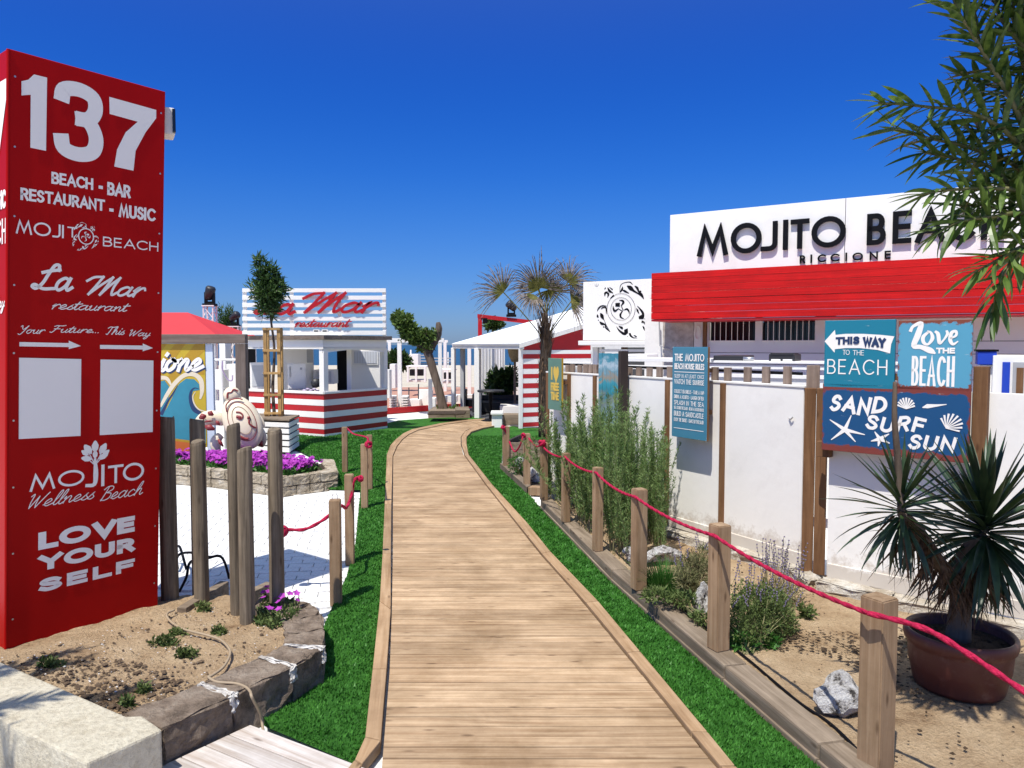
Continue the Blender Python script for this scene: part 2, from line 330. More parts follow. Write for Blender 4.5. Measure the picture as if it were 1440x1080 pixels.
SANS = {  # advance, strokes on a cap height of 1
 'A': (.85, [[(0, 0), (.4, 1), (.8, 0)], [(.14, .33), (.66, .33)]]),
 'B': (.66, [[(0, 0), (0, 1), (.3, 1)] + arc(.3, .76, .24, .24, 80, -80, 8) + [(.3, .52), (.02, .52)], [(.3, .52)] + arc(.32, .26, .28, .26, 80, -80, 8) + [(.3, 0), (0, 0)]]),
 'C': (.86, [arc(.45, .5, .45, .5, 45, 315, 18)]),
 'D': (.82, [[(0, 0), (0, 1), (.28, 1)] + arc(.28, .5, .48, .5, 85, -85, 12) + [(.28, 0), (0, 0)]]),
 'E': (.6, [[(.5, 1), (0, 1), (0, 0), (.5, 0)], [(0, .52), (.46, .52)]]),
 'F': (.55, [[(.5, 1), (0, 1), (0, 0)], [(0, .5), (.44, .5)]]),
 'G': (.9, [arc(.45, .5, .45, .5, 45, 320, 18) + [(.85, .45), (.5, .45)]]),
 'H': (.75, [[(0, 0), (0, 1)], [(.65, 0), (.65, 1)], [(0, .52), (.65, .52)]]),
 'I': (.16, [[(0, 0), (0, 1)]]),
 'J': (.5, [[(.4, 1), (.4, .2)] + arc(.18, .2, .22, .2, 0, -130, 7)]),
 'j': (.52, [[(.42, 1), (.42, .22)] + arc(.22, .22, .2, .22, 0, -85, 6) + [(0, 0)]]),
 'K': (.68, [[(0, 0), (0, 1)], [(.6, 1), (.05, .42)], [(.2, .58), (.62, 0)]]),
 'L': (.55, [[(0, 1), (0, 0), (.48, 0)]]),
 'M': (1.0, [[(0, 0), (.18, 1), (.45, .12), (.72, 1), (.9, 0)]]),
 'N': (.78, [[(0, 0), (0, 1), (.66, 0), (.66, 1)]]),
 'O': (1.1, [arc(.5, .5, .5, .5, 90, 450, 26)]),
 'P': (.62, [[(0, 0), (0, 1), (.3, 1)] + arc(.3, .73, .25, .27, 80, -80, 8) + [(.3, .46), (.02, .46)]]),
 'R': (.66, [[(0, 0), (0, 1), (.3, 1)] + arc(.3, .74, .25, .26, 80, -80, 8) + [(.3, .48), (.02, .48)], [(.3, .48), (.58, 0)]]),
 'S': (.62, [cr([(.5, .84), (.38, .98), (.16, .98), (.02, .8), (.1, .6), (.42, .44), (.54, .24), (.4, .03), (.16, .0), (0, .16)], 4)]),
 'T': (.72, [[(0, 1), (.66, 1)], [(.33, 1), (.33, 0)]]),
 'U': (.76, [[(0, 1), (0, .3)] + arc(.32, .3, .32, .3, 180, 360, 10) + [(.64, 1)]]),
 'V': (.82, [[(0, 1), (.38, 0), (.76, 1)]]),
 'W': (1.15, [[(0, 1), (.27, 0), (.54, .95), (.81, 0), (1.08, 1)]]),
 'Y': (.8, [[(0, 1), (.37, .5), (.74, 1)], [(.37, .5), (.37, 0)]]),
 '-': (.4, [[(.02, .4), (.3, .4)]]), ' ': (.42, []), '&': (.8, [cr([(.7, 0), (.15, .75), (.3, 1), (.45, .78), (.05, .3), (.25, 0), (.55, .1), (.72, .45)], 4)]),
 '.': (.2, [[(0, 0), (.01, .04)]]),
}
SCR = {   # x-height 1, caps about 2; every stroke is smoothed
 'a': (1.1, [[(.75, .85), (.45, 1.0), (.1, .7), (.05, .25), (.3, .0), (.65, .35), (.82, .98)], [(.82, .98), (.75, .3), (.9, .02), (1.15, .25)]]),
 'c': (.85, [[(.7, .8), (.45, 1), (.1, .65), (.1, .2), (.4, 0), (.9, .3)]]),
 'e': (.85, [[(0, .2), (.4, .45), (.62, .75), (.42, 1), (.12, .65), (.12, .2), (.4, 0), (.9, .3)]]),
 'h': (1.0, [[(0, .1), (.42, 1.3), (.5, 2.0), (.32, 1.9), (.15, 1), (.08, 0)], [(.1, .3), (.4, .95), (.65, .9), (.62, .3), (.75, .02), (1.0, .25)]]),
 'i': (.45, [[(0, .2), (.2, .95)], [(.2, .95), (.12, .2), (.3, 0), (.5, .25)], [(.3, 1.42), (.34, 1.52)]]),
 'l': (.5, [[(0, .2), (.38, 1.3), (.45, 2.0), (.26, 1.9), (.12, .9), (.15, .1), (.35, 0), (.55, .25)]]),
 'm': (1.45, [[(0, .7), (.15, .95), (.12, 0)], [(.12, .4), (.4, .95), (.58, .8), (.52, 0)], [(.54, .4), (.82, .95), (1.05, .85), (1.02, .25), (1.15, 0), (1.4, .25)]]),
 'n': (.98, [[(0, .7), (.15, .95), (.12, 0)], [(.13, .4), (.45, .95), (.66, .85), (.63, .25), (.76, 0), (1, .25)]]),
 'o': (.92, [[(.5, 1), (.15, .8), (.05, .35), (.3, 0), (.62, .3), (.64, .8), (.42, 1), (.6, .85), (.95, .9)]]),
 'r': (.75, [[(0, .6), (.2, 1.0), (.18, .85), (.12, 0)], [(.13, .4), (.4, .9), (.62, 1.0), (.72, .8)]]),
 's': (.65, [[(0, .2), (.42, 1.0), (.36, .7), (.6, .3), (.35, 0), (.05, .1)]]),
 't': (.58, [[(0, .3), (.32, 1.7)], [(.32, 1.7), (.15, .3), (.3, 0), (.58, .25)], [(-.05, 1.15), (.3, 1.2), (.7, 1.28)]]),
 'u': (.98, [[(0, .7), (.15, .95), (.12, .25), (.3, 0), (.6, .3), (.72, .95)], [(.72, .95), (.65, .2), (.8, 0), (1, .25)]]),
 'v': (.82, [[(0, .8), (.15, .95), (.25, .1), (.36, 0), (.7, .9), (.9, .85)]]),
 'y': (.95, [[(0, .7), (.15, .95), (.12, .25), (.3, 0), (.6, .3), (.72, .95)], [(.72, .95), (.6, -.5), (.3, -.95), (.1, -.7), (.4, -.2), (.9, .25)]]),
 'L': (1.3, [[(1.1, 1.6), (1.0, 2.0), (.7, 1.95), (.5, 1.2), (.35, .5), (.05, .05), (-.25, .2), (-.1, .35), (.5, .05), (1.2, .1)], [(.1, 1.35), (.5, 1.5), (1.15, 1.65)]]),
 'M': (1.95, [[(-.45, 1.45), (-.1, 1.9), (.45, 2.0)], [(.45, 2), (.3, 1), (.1, 0)], [(.1, 0), (.6, 1.1), (1.1, 2)], [(1.1, 2), (1.0, 1), (.85, 0)], [(.85, 0), (1.2, 1.1), (1.6, 2)], [(1.6, 2), (1.5, .9), (1.62, .05), (1.9, .3)]]),
 'Y': (1.05, [[(-.1, 1.8), (.1, 2.0), (.25, 1.3), (.5, 1.1), (.95, 2)], [(.95, 2), (.6, .5), (.3, -.3), (.0, -.1)]]),
 'F': (1.1, [[(-.1, .1), (.15, 0), (.4, 1), (.55, 1.9)], [(0, 1.7), (.3, 1.95), (.9, 1.88), (1.3, 2.05)], [(.15, 1.0), (.85, 1.05)]]),
 'T': (.9, [[(.0, .1), (.2, 0), (.4, .9), (.55, 1.9)], [(-.1, 1.6), (.2, 1.95), (.7, 1.85), (1.25, 2.05)]]),
 'W': (1.5, [[(-.1, 1.7), (.15, 1.95), (.15, .8), (.25, .0)], [(.25, .0), (.7, 1.6)], [(.7, 1.6), (.7, .6), (.8, .0)], [(.8, .0), (1.2, 1.2), (1.5, 2)]]),
 'B': (1.15, [[(.1, .0), (.28, 1), (.4, 1.9)], [(-.05, 1.6), (.3, 2), (.85, 1.95), (.95, 1.5), (.4, 1.1)], [(.4, 1.1), (.95, .9), (.95, .3), (.5, 0), (.05, .1)]]),
 'R': (1.2, [[(.1, .0), (.28, 1), (.4, 1.9)], [(-.05, 1.6), (.3, 2), (.85, 1.95), (.95, 1.5), (.4, 1.1)], [(.4, 1.1), (.75, .5), (1.0, 0), (1.25, .2)]]),
 '.': (.35, [[(.1, 0), (.12, .08)]]), ' ': (.7, []),
}
for _g, (_a, _s) in list(SCR.items()): SCR[_g] = (_a, [cr(p, 5) for p in _s])
def layout(text, font, track=0.0, slant=0.0):
    x = 0; out = []
    for ch in text:
        a, st = font[ch]
        for s in st: out.append([(x + p[0] + slant * p[1], p[1]) for p in s])
        x += a + (track if font is SANS else 0)
    return out
def ribbon(mb, face, pts, wd, w, cap, thick=0.0):
    """flat (or thick) stroke on a face; pts (u,v) or (u,v,width)"""
    q = [np.array(p[:2], float) for p in pts]; ws = [(p[2] if len(p) > 2 else wd) / 2 for p in pts]
    keep = [0] + [i for i in range(1, len(q)) if np.linalg.norm(q[i] - q[i-1]) > 1e-6]
    q = [q[i] for i in keep]; ws = [ws[i] for i in keep]
    if len(q) < 2: return
    closed = np.linalg.norm(q[0] - q[-1]) < 1e-6 and len(q) > 4
    if closed: q = q[:-1]; ws = ws[:-1]
    n = len(q)
    if not closed and cap:
        d0 = (q[0] - q[1]) / np.linalg.norm(q[0] - q[1]); d1 = (q[-1] - q[-2]) / np.linalg.norm(q[-1] - q[-2])
        q[0] = q[0] + d0 * ws[0] * cap; q[-1] = q[-1] + d1 * ws[-1] * cap
    Lp, Rp = [], []
    for i in range(n):
        a = q[i] - q[i-1] if (i > 0 or closed) else q[1] - q[0]
        b = q[(i+1) % n] - q[i] if (i < n - 1 or closed) else a
        a = a / (np.linalg.norm(a) + 1e-12); b = b / (np.linalg.norm(b) + 1e-12)
        na = np.array([-a[1], a[0]]); nb = np.array([-b[1], b[0]]); m = na + nb; l = np.linalg.norm(m)
        m = nb if l < 1e-3 else m / l; k = 1 / max(m.dot(nb), .4)
        Lp.append(q[i] + m * ws[i] * k); Rp.append(q[i] - m * ws[i] * k)
    T = [face.P(p[0], p[1], w) for p in Lp] + [face.P(p[0], p[1], w) for p in Rp]
    seg = range(n if closed else n - 1)
    fs = [(i, n + i, n + (i + 1) % n, (i + 1) % n) for i in seg]
    if thick:
        Bk = [face.P(p[0], p[1], w - thick) for p in Lp] + [face.P(p[0], p[1], w - thick) for p in Rp]; N = 2 * n
        fs += [((i + 1) % n, N + (i + 1) % n, N + i, i) for i in seg] + [(n + i, N + n + i, N + n + (i + 1) % n, n + (i + 1) % n) for i in seg]
        if not closed: fs += [(0, N, N + n, n), (n - 1, 2 * n - 1, N + 2 * n - 1, N + n - 1)]
        T = T + Bk
    mb.poly(T, fs)
class Wide:
    """face stretched along u, so that upright strokes come out broader than level ones"""
    def __init__(s, f, k): s.f = f; s.k = k
    def P(s, u, v, w=0.0): return s.f.P(u * s.k, v, w)
def text(mb, face, s, box, weight=.12, font=SANS, w=.003, cap=1, thick=0, slant=0, track=.12, curve=None):
    """box = ((px,py) of lower left, (px,py) of upper right) measured, or (u0,v0,u1,v1) local; weight as a share of the box height"""
    if len(box) == 2: u0, v0 = face.uv(*box[0]); u1, v1 = face.uv(*box[1])
    else: u0, v0, u1, v1 = box
    st = layout(s, font, track, slant)
    xs = [p[0] for q in st for p in q]; ys = [p[1] for q in st for p in q]
    x0, x1, y0, y1 = min(xs), max(xs), min(ys), max(ys); hh = v1 - v0; hw = hh * weight / 2
    sx = (u1 - u0 - 2 * hw) / max(x1 - x0, 1e-3) if x1 - x0 > .02 else 0; sy = (hh - 2 * hw) / (y1 - y0) if y1 - y0 > .02 else 0
    for i, q in enumerate(st):
        pts = [(u0 + hw + (p[0] - x0) * sx, v0 + hw + (p[1] - y0) * sy) for p in q]
        if curve: pts = [(a, b + curve((a - u0) / (u1 - u0))) for a, b in pts]
        ribbon(mb, face, pts, hw * 2, w + (i % 7) * .0004, cap, thick)
    return mb
def letters(parent, mat, face, s, box, weight=.12, w=.003, track=.12, slant=0, curve=None, cap=1, thick=0, name='letter', wide=1.0):
    """a word whose letters are parts of their own"""
    if len(box) == 2: u0, v0 = face.uv(*box[0]); u1, v1 = face.uv(*box[1])
    else: u0, v0, u1, v1 = box
    x = 0; gl = []
    for ch in s: a, st = SANS[ch]; gl.append([[(x + p[0] + slant * p[1], p[1]) for p in q] for q in st]); x += a + track
    xs = [p[0] for g in gl for q in g for p in q]; x0, x1 = min(xs), max(xs); hh = v1 - v0; hw = hh * weight / 2; hu = hw * wide; sx = (u1 - u0 - 2 * hu) / (x1 - x0); sy = hh - 2 * hw; fw = Wide(face, wide)
    for g in gl:
        mb = MB()
        for i, q in enumerate(g):
            pts = [(u0 + hu + (p[0] - x0) * sx, v0 + hw + p[1] * sy) for p in q]
            if curve: pts = [(a, b + curve((a - u0) / (u1 - u0))) for a, b in pts]
            ribbon(mb, fw, [(a / wide, b) for a, b in pts], hw * 2, w + (i % 7) * .0004, cap, thick)
        add(name, mb, mat, parent)
def fpoly(mb, face, pts, w, pix=True):
    q = [face.uv(*p) if pix else p for p in pts]
    c = sum(q[i][0] * q[(i + 1) % len(q)][1] - q[(i + 1) % len(q)][0] * q[i][1] for i in range(len(q)))
    if c < 0: q = q[::-1]
    mb.face([face.P(a, b, w) for a, b in q]); return mb
def disc(mb, face, c, r, w, n=20, ry=None):
    mb.face([face.P(c[0] + r * math.cos(2 * math.pi * k / n), c[1] + (ry or r) * math.sin(2 * math.pi * k / n), w) for k in range(n)])
TURT = [
 [(555, 275, 4), (562, 200, 8), (600, 162, 6), (680, 150, 10), (715, 180, 8)], [(650, 200, 14), (690, 225, 50), (730, 260, 26), (800, 305, 14), (858, 362, 4)],
 [(745, 200, 10), (775, 225, 28), (798, 275, 18), (830, 310, 30), (860, 365, 6)], [(590, 205, 4), (585, 240, 24), (555, 280, 10)], [(590, 250, 8), (620, 265, 24), (672, 292, 6)], [(808, 262, 14), (822, 272, 18)],
 [(268, 520, 4), (288, 480, 18), (330, 450, 14), (390, 452, 4)], [(318, 490, 6), (345, 470, 16), (380, 475, 18), (385, 550, 8)], [(312, 545, 14), (330, 580, 44), (352, 625, 8)],
 [(270, 560, 8), (275, 585, 26), (285, 600, 4)], [(300, 650, 8), (325, 675, 32), (370, 690, 16), (380, 730, 18), (432, 778, 6)], [(355, 620, 4), (385, 700, 9), (432, 780, 8)], [(345, 714, 12), (358, 722, 14)], [(280, 628, 8), (290, 634, 8)],
 [(775, 450, 4), (820, 500, 20), (850, 550, 28), (850, 605, 20)], [(800, 600, 30), (840, 590, 56)], [(765, 480, 4), (780, 510, 22), (800, 552, 4)], [(835, 650, 26), (862, 660, 16), (882, 700, 14), (875, 772, 4)],
 [(845, 705, 6), (858, 730, 20), (868, 765, 4)], [(868, 610, 4), (880, 635, 12)], [(512, 712, 4), (550, 765, 20), (610, 805, 32), (645, 785, 30)], [(615, 770, 30), (650, 766, 56)], [(540, 705, 4), (580, 730, 30), (592, 746, 6)],
 [(680, 800, 24), (695, 830, 24), (730, 855, 12), (785, 858, 3)], [(730, 820, 4), (755, 835, 16), (776, 840, 3)], [(650, 835, 8), (662, 840, 4)], [(360, 240, 4), (375, 222, 16)], [(402, 220, 10), (425, 262, 30), (470, 290, 8)],
 [(425, 215, 6), (462, 245, 16)], [(365, 330, 4), (370, 290, 26), (400, 270, 8)], [(380, 280, 5), (410, 300, 26), (400, 345, 4)], [(478, 320, 24), (432, 357, 4)],
 [(505, 437, 40), (549, 437, 48)], [(548, 380, 5), (590, 386, 22), (600, 410, 26), (572, 448, 8)], [(572, 445, 9), (597, 505, 11)], [(470, 450, 4), (476, 490, 22), (495, 515, 24), (542, 482, 6)],
 [(535, 488, 9), (590, 520, 11)], [(605, 505, 6), (645, 492, 22), (670, 520, 18), (674, 555, 4)], [(590, 515, 8), (562, 562, 24), (572, 598, 18), (608, 612, 4)]]
def turtle_mark(mb, face, c, r, w, mirror=False, ring=(4, 4), pix=None):
    """tribal turtle emblem: centre c, radius r of its round shell (local) or traced through pix()"""
    s = r / 188.0; k = -1 if mirror else 1
    f = pix or (lambda x, y: (c[0] + k * (x - 572) * s, c[1] - (y - 490) * s)); sc = s
    if pix: a, b = f(400, 490), f(588, 490); sc = abs(b[0] - a[0]) / 188
    for i, q in enumerate(TURT):
        p = cr([(*f(x, y), wd * sc) for x, y, wd in q], 5)
        ribbon(mb, face, [(a, b, max(x, .0005)) for a, b, x in p], 0, w + (i % 9) * .0003, .3)
    for rr, wd in ((178, ring[0]), (130, ring[1])):
        if wd: ribbon(mb, face, [f(572 + rr * math.cos(R(a)), 490 + rr * 1.1 * math.sin(R(a))) for a in range(0, 361, 10)], wd * sc, w + .004, 0)
# ================================================================ SETTING
def sheet(name, pts, z, mat, label=None, z0=None):
    mb = MB()
    if z0 is None: mb.face([(p[0], p[1], z) for p in pts])
    else: mb.extrude([(p[0], p[1]) for p in pts], z0, z)
    o = add(name, mb, mat); o['kind'] = 'structure'
    if label: o['label'] = label
    return o
# beach ground to the water, sea to the horizon
sheet('beach_ground', [(-400, -30), (400, -30), (400, 75), (-400, 75)], -.06, E_beach)
m_sea, nt, b = new_mat('sea_water'); v = coords(nt, (.05, .25, 1)); n = noise(nt, v, 3, 8, .7); r = ramp(nt, [(.3, (.012, .05, .09)), (.7, (.03, .09, .13))]); L(nt, n.outputs[0], r.inputs[0]); L(nt, r.outputs[0], b.inputs[0])
b.inputs['Roughness'].default_value = .35; b.inputs['Specular IOR Level'].default_value = .25; bump(nt, b, n.outputs[0], .5, .3)
sheet('sea', [(-6000, 75), (6000, 75), (6000, 7000), (-6000, 7000)], -.08, m_sea)
# white paving (forecourt)
pav_poly = [(-14, 2.0), (4, 2.0), (4, 23.5), (-14, 23.5)]
paving = sheet('paving', pav_poly, -.02, E_paver, 'white block paving of the forecourt')

# ---- left turf, right turf
PX = lambda L_, z=0: [G(x, y, z) for x, y in L_]
LO = [(499, 1071), (513.5, 1039), (524, 943), (534, 847), (538, 780), (541, 710), (544, 640), (549, 627), (556, 619), (567, 610), (580, 604), (620, 595.5), (655, 591), (690, 588.5)]
LI = [(512, 1080), (540, 1045), (548, 943), (551, 860), (552.5, 780), (552.5, 710), (553, 642), (559, 628), (567, 618), (576, 611), (589, 605), (625, 597.5), (658, 592.5), (692, 590)]
RI = [(1008, 1080), (975, 1040), (900, 946), (853, 888), (812, 838), (760, 780), (722, 732), (682, 681), (651, 638), (648, 625), (648, 614), (655, 605), (671, 599.5), (698, 595)]
RO = [(1034, 1080), (995, 1032), (900, 918), (841, 847), (774, 777), (741, 736), (692, 682), (659, 640), (656, 625), (656, 615), (663, 607.5), (680, 602), (702, 598)]
lo = PX(LO, .05); li = PX(LI, .05); ri = PX(RI, .05); ro = PX(RO, .05)
turfL = PX([(497, 1079), (372, 1026), (372, 1010), (455, 965), (455, 885), (470, 850), (488, 812), (500, 765), (507, 691), (462, 690), (462, 655), (430, 640), (415, 632), (380, 632), (400, 614), (450, 609), (540, 602), (545, 596), (560, 592), (602, 589), (660, 587), (690, 586.5)], .0)
turfL = [Vector((p.x, p.y, 0)) for p in turfL] + [Vector((p.x + .04, p.y, 0)) for p in reversed(lo)]
turf_left = sheet('artificial_grass', turfL, .018, E_turf, 'bright green artificial grass left of the boardwalk')
bedO = PX([(1150, 1080), (1018, 964), (860, 821), (760, 716)], 0)
ext = bedO[0] + (bedO[0] - bedO[1]) * 1.6
turfR = [Vector((p.x - .04, p.y, 0)) for p in [ro[0] + (ro[0] - ro[2]) * .9] + ro] + PX([(735, 600), (775, 606), (768, 640), (707, 625), (705, 655), (738, 690), (742, 696), (760, 716)]) + [bedO[2] + Vector((.06, 0, 0)), bedO[1] + Vector((.06, 0, 0)), bedO[0] + Vector((.06, 0, 0)), ext]
turf_right = sheet('artificial_grass', turfR, .018, E_turf, 'bright green artificial grass right of the boardwalk')

def in_poly(x, y, P):
    c = np.zeros(len(x), bool); j = len(P) - 1
    for i in range(len(P)):
        xi, yi, xj, yj = P[i][0], P[i][1], P[j][0], P[j][1]
        k = ((yi > y) != (yj > y)) & (x < (xj - xi) * (y - yi) / (yj - yi + 1e-12) + xi); c ^= k; j = i
    return c
def blades(poly, n, dmax, h=.014, wd=.0035):
    xs = [p[0] for p in poly]; ys = [p[1] for p in poly]
    # more of them close by, where they show
    y = np.exp(nr.uniform(math.log(2.2), math.log(dmax), n)); x = nr.uniform(min(xs), max(xs), n); k = in_poly(x, y, poly); x, y = x[k], y[k]; m = len(x)
    a = nr.uniform(0, 2 * math.pi, m); hh = h * nr.uniform(.6, 1.25, m) * (1 + y * .05); ww = wd * (1 + y * .18); lx = nr.normal(0, .35, m) * hh + .15 * hh; ly = nr.normal(0, .35, m) * hh
    V = np.zeros((m, 3, 3)); V[:, 0] = np.c_[x - np.cos(a) * ww, y - np.sin(a) * ww, np.full(m, .018)]; V[:, 1] = np.c_[x + np.cos(a) * ww, y + np.sin(a) * ww, np.full(m, .018)]; V[:, 2] = np.c_[x + lx, y + ly, .018 + hh]
    mb = MB(); mb.v = [tuple(q) for q in V.reshape(-1, 3)]; mb.f = [(3 * i, 3 * i + 1, 3 * i + 2) for i in range(m)]; mb.m = [0] * m; return mb
o = add('grass_blades', blades(turfL, 230000, 17), G_turf, kind='stuff', label='green plastic grass blades left of the boardwalk'); o['category'] = 'grass'
o = add('grass_blades', blades(turfR, 210000, 16), G_turf, kind='stuff', label='green plastic grass blades between boardwalk and planting bed'); o['category'] = 'grass'

# ---- boardwalk: planks and edging boards
bw = bpy.data.objects.new('boardwalk', None); COL.objects.link(bw); tag(bw, 'curving timber boardwalk of narrow cross planks', None, None, 'structure'); bw.location = (0, 5, 0); bw['ox'], bw['oy'], bw['oz'] = 0.0, 5.0, 0.0
def extend_near(P, k):
    d = (P[0] - P[1]); d.normalize(); return [P[0] + d * k] + list(P)
li2 = [Vector((li[2].x + (2.2 - li[2].y) * (li[2].x - li[4].x) / (li[2].y - li[4].y) - .05, 2.2, .05))] + list(li[2:])
ri2 = [Vector((ri[0].x + .34, 2.2, .05))] + list(ri)
def resample(P, n):
    d = [0]
    for i in range(1, len(P)): d.append(d[-1] + (P[i] - P[i-1]).length)
    out = []
    for k in range(n):
        t = d[-1] * k / (n - 1); j = max(i for i in range(len(d)) if d[i] <= t + 1e-9); j = min(j, len(P) - 2)
        out.append(P[j].lerp(P[j+1], (t - d[j]) / (d[j+1] - d[j])))
    return out
def at_y(P, y):
    for i in range(len(P) - 1):
        if (P[i].y - y) * (P[i+1].y - y) <= 0 and abs(P[i].y - P[i+1].y) > 1e-6:
            return P[i].lerp(P[i+1], (y - P[i].y) / (P[i+1].y - P[i].y))
rows = []                                          # (left, right) ends of the joints
y = 2.22
ybend = 12.6
while y < ybend:
    rows.append((at_y(li2, y), at_y(ri2, y))); y += .098
fl = [rows[-1][0]] + [p for p in li2 if p.y > ybend]; fr = [rows[-1][1]] + [p for p in ri2 if p.y > ybend]
nn = 42
a, b_ = resample(fl, nn), resample(fr, nn); rows += [(a[i], b_[i]) for i in range(1, nn)]
for i in range(len(rows) - 1):
    (a, b), (d, c) = rows[i], rows[i+1]
    ga = (d - a).normalized() * .0042; gb = (c - b).normalized() * .0042
    zt = .05 + rnd.uniform(-.0022, .0022)
    q = [a + ga, b + gb, c - gb, d - ga]
    cen = sum(q, Vector()) / 4; ang = math.atan2((q[1] - q[0]).y, (q[1] - q[0]).x)
    loc = [Matrix.Rotation(-ang, 3, 'Z') @ (p - cen) for p in q]
    bt = [(p.x, p.y, -.03) for p in loc]; tp = [(p.x * .9995, p.y * .965, 0) for p in loc]; md = [(p.x, p.y, -.004) for p in loc]
    me = bpy.data.meshes.new('plank'); me.from_pydata(bt + md + tp, [], [(0, 1, 5, 4), (1, 2, 6, 5), (2, 3, 7, 6), (3, 0, 4, 7), (4, 5, 9, 8), (5, 6, 10, 9), (6, 7, 11, 10), (7, 4, 8, 11), (8, 9, 10, 11)])
    me.materials.append(W_deck)
    inst('plank', me, bw, Matrix.Translation(Vector((cen.x, cen.y, zt))) @ Matrix.Rotation(ang, 4, 'Z'))
def strip_boards(name, A, B, z0, z1, mat, parent, maxlen=1.5, gap=.004, bev=.006):
    """boards filling the strip between polylines A and B"""
    for i in range(len(A) - 1):
        n = max(1, round((A[i+1] - A[i]).length / maxlen))
        for k in range(n):
            q = [A[i].lerp(A[i+1], k / n), B[i].lerp(B[i+1], k / n), B[i].lerp(B[i+1], (k + 1) / n), A[i].lerp(A[i+1], (k + 1) / n)]
            dd = (q[3] - q[0]).normalized() * gap; q = [q[0] + dd, q[1] + dd, q[2] - dd, q[3] - dd]
            cen = sum(q, Vector()) / 4; ang = math.atan2((q[3] - q[0]).y, (q[3] - q[0]).x)
            loc = [Matrix.Rotation(-ang, 3, 'Z') @ (p - cen) for p in q]
            ar = sum(loc[j].x * loc[(j+1) % 4].y - loc[(j+1) % 4].x * loc[j].y for j in range(4))
            if ar < 0: loc = loc[::-1]
            mb = MB(); mb.extrude([(p.x, p.y) for p in loc], z0 - z1, 0)
            o = add(name, mb, mat, bevel=bev); o.parent = parent
            o.matrix_local = Matrix.Translation(Vector((cen.x, cen.y, z1)) - (org(parent) if parent else Vector())) @ Matrix.Rotation(ang, 4, 'Z')
lo2 = [Vector((lo[0].x - .18, 2.6, .05))] + list(lo); li_near = [Vector((li[0].x - .12, 2.6, .05))] + [p for p in li]
strip_boards('edging_board', lo2, [p + (q - p).normalized() * max((q - p).length - .018, .03) for p, q in zip(lo2, li_near)], 0, .062, W_edge, bw, 1.7)
ro2 = [Vector((ro[0].x + .3, 2.2, .05))] + list(ro); 
def nearest_offset(P, Q): return [min((Q[i].lerp(Q[i+1], t / 12) for i in range(len(Q) - 1) for t in range(13)), key=lambda c: (c - p).length) for p in P]
rin = nearest_offset(ro2, ri2)
strip_boards('edging_board', [p + (q - p).normalized() * ((q - p).length - .016) for p, q in zip(ro2, rin)], ro2, 0, .062, W_edge, bw, 1.7)

# ---- whitewashed timber landing, bottom left
ld = bpy.data.objects.new('timber_landing', None); COL.objects.link(ld); tag(ld, 'whitewashed timber landing beside the concrete kerb', None, None, 'structure'); ld['ox'], ld['oy'], ld['oz'] = 0.0, 0.0, 0.0
A = G(352, 1019, .05); B = G(508, 1078, .05); d1 = (B - A).normalized(); d2 = Vector((-1, -1.35, 0)); d2 = (G(225, 1078, .05) - A).normalized(); l1 = (B - A).length + .1
for k in range(9):
    p = A + d2 * (.125 * k); L_ = [p, p + d1 * l1]; M_ = [p + d2 * .12, p + d2 * .12 + d1 * l1]
    strip_boards('landing_board', L_, M_, .0, .05, W_wash, ld, 9, 0, .004)

# ---- paving blocks that can be picked apart, wavy courses
pv = MB(); blk = []
T0 = Vector((.985, .17, 0)).normalized(); N0 = Vector((-T0.y, T0.x, 0))
logbed_keep = [G(x, y, 0) for x, y in [(-300, 1200), (455, 975), (460, 880), (440, 845), (375, 828), (200, 830), (-300, 850)]]
def paver_mesh(L_, W_):
    out = []
    for s in (0, 1):
        a = .035 * (1 if s else -1); xs = np.linspace(-L_ / 2, L_ / 2, 5); off = [0, a, 0, -a, 0]
        low = [(x, -W_ / 2 + o * .35) for x, o in zip(xs, off)]; up = [(x, W_ / 2 + o * .35) for x, o in zip(xs, off)]
        poly = low + up[::-1]; mb = MB(); n = len(poly)
        mb.poly([(p[0], p[1], -.03) for p in poly] + [(p[0], p[1], -.002) for p in poly] + [(p[0] * .975, p[1] * .94, .0) for p in poly],
                [(i, (i+1) % n, n + (i+1) % n, n + i) for i in range(n)] + [(n + i, n + (i+1) % n, 2*n + (i+1) % n, 2*n + i) for i in range(n)] + [tuple(range(2*n, 3*n))])
        me = bpy.data.meshes.new('paving_block'); me.from_pydata(mb.v, [], mb.f); me.materials.append(E_paver); out.append((me, mb))
    return out
PM = paver_mesh(.215, .112)
cand = []
for r_ in range(-10, 110):
    for c_ in range(-50, 40):
        p = Vector((-2.2, 5.0, 0)) + T0 * (c_ * .222 + (r_ % 2) * .111) + N0 * (r_ * .119)
        if p.y < 4.6 or p.y > 16 or p.x > 0: continue
        cand.append((p, (r_ + c_) % 2))
cx = np.array([c[0].x for c in cand]); cy = np.array([c[0].y for c in cand])
bad = in_poly(cx, cy, [(p.x, p.y) for p in turfL]) | in_poly(cx, cy, [(p.x, p.y) for p in logbed_keep])
px_ = 720 + F * cx / cy; bad |= (px_ < 222) | (px_ > 548)
bedB = [(p.x, p.y) for p in PX([(232, 690), (395, 700), (475, 690), (462, 640), (232, 620)], 0)]
bad |= in_poly(cx, cy, bedB) | (cy > 12.4)
paving['ox'], paving['oy'], paving['oz'] = 0.0, 0.0, 0.0
cand = sorted([c for c, k in zip(cand, bad) if not k], key=lambda c: c[0].y)
rot = Matrix.Rotation(math.atan2(T0.y, T0.x), 4, 'Z')
rest = MB()
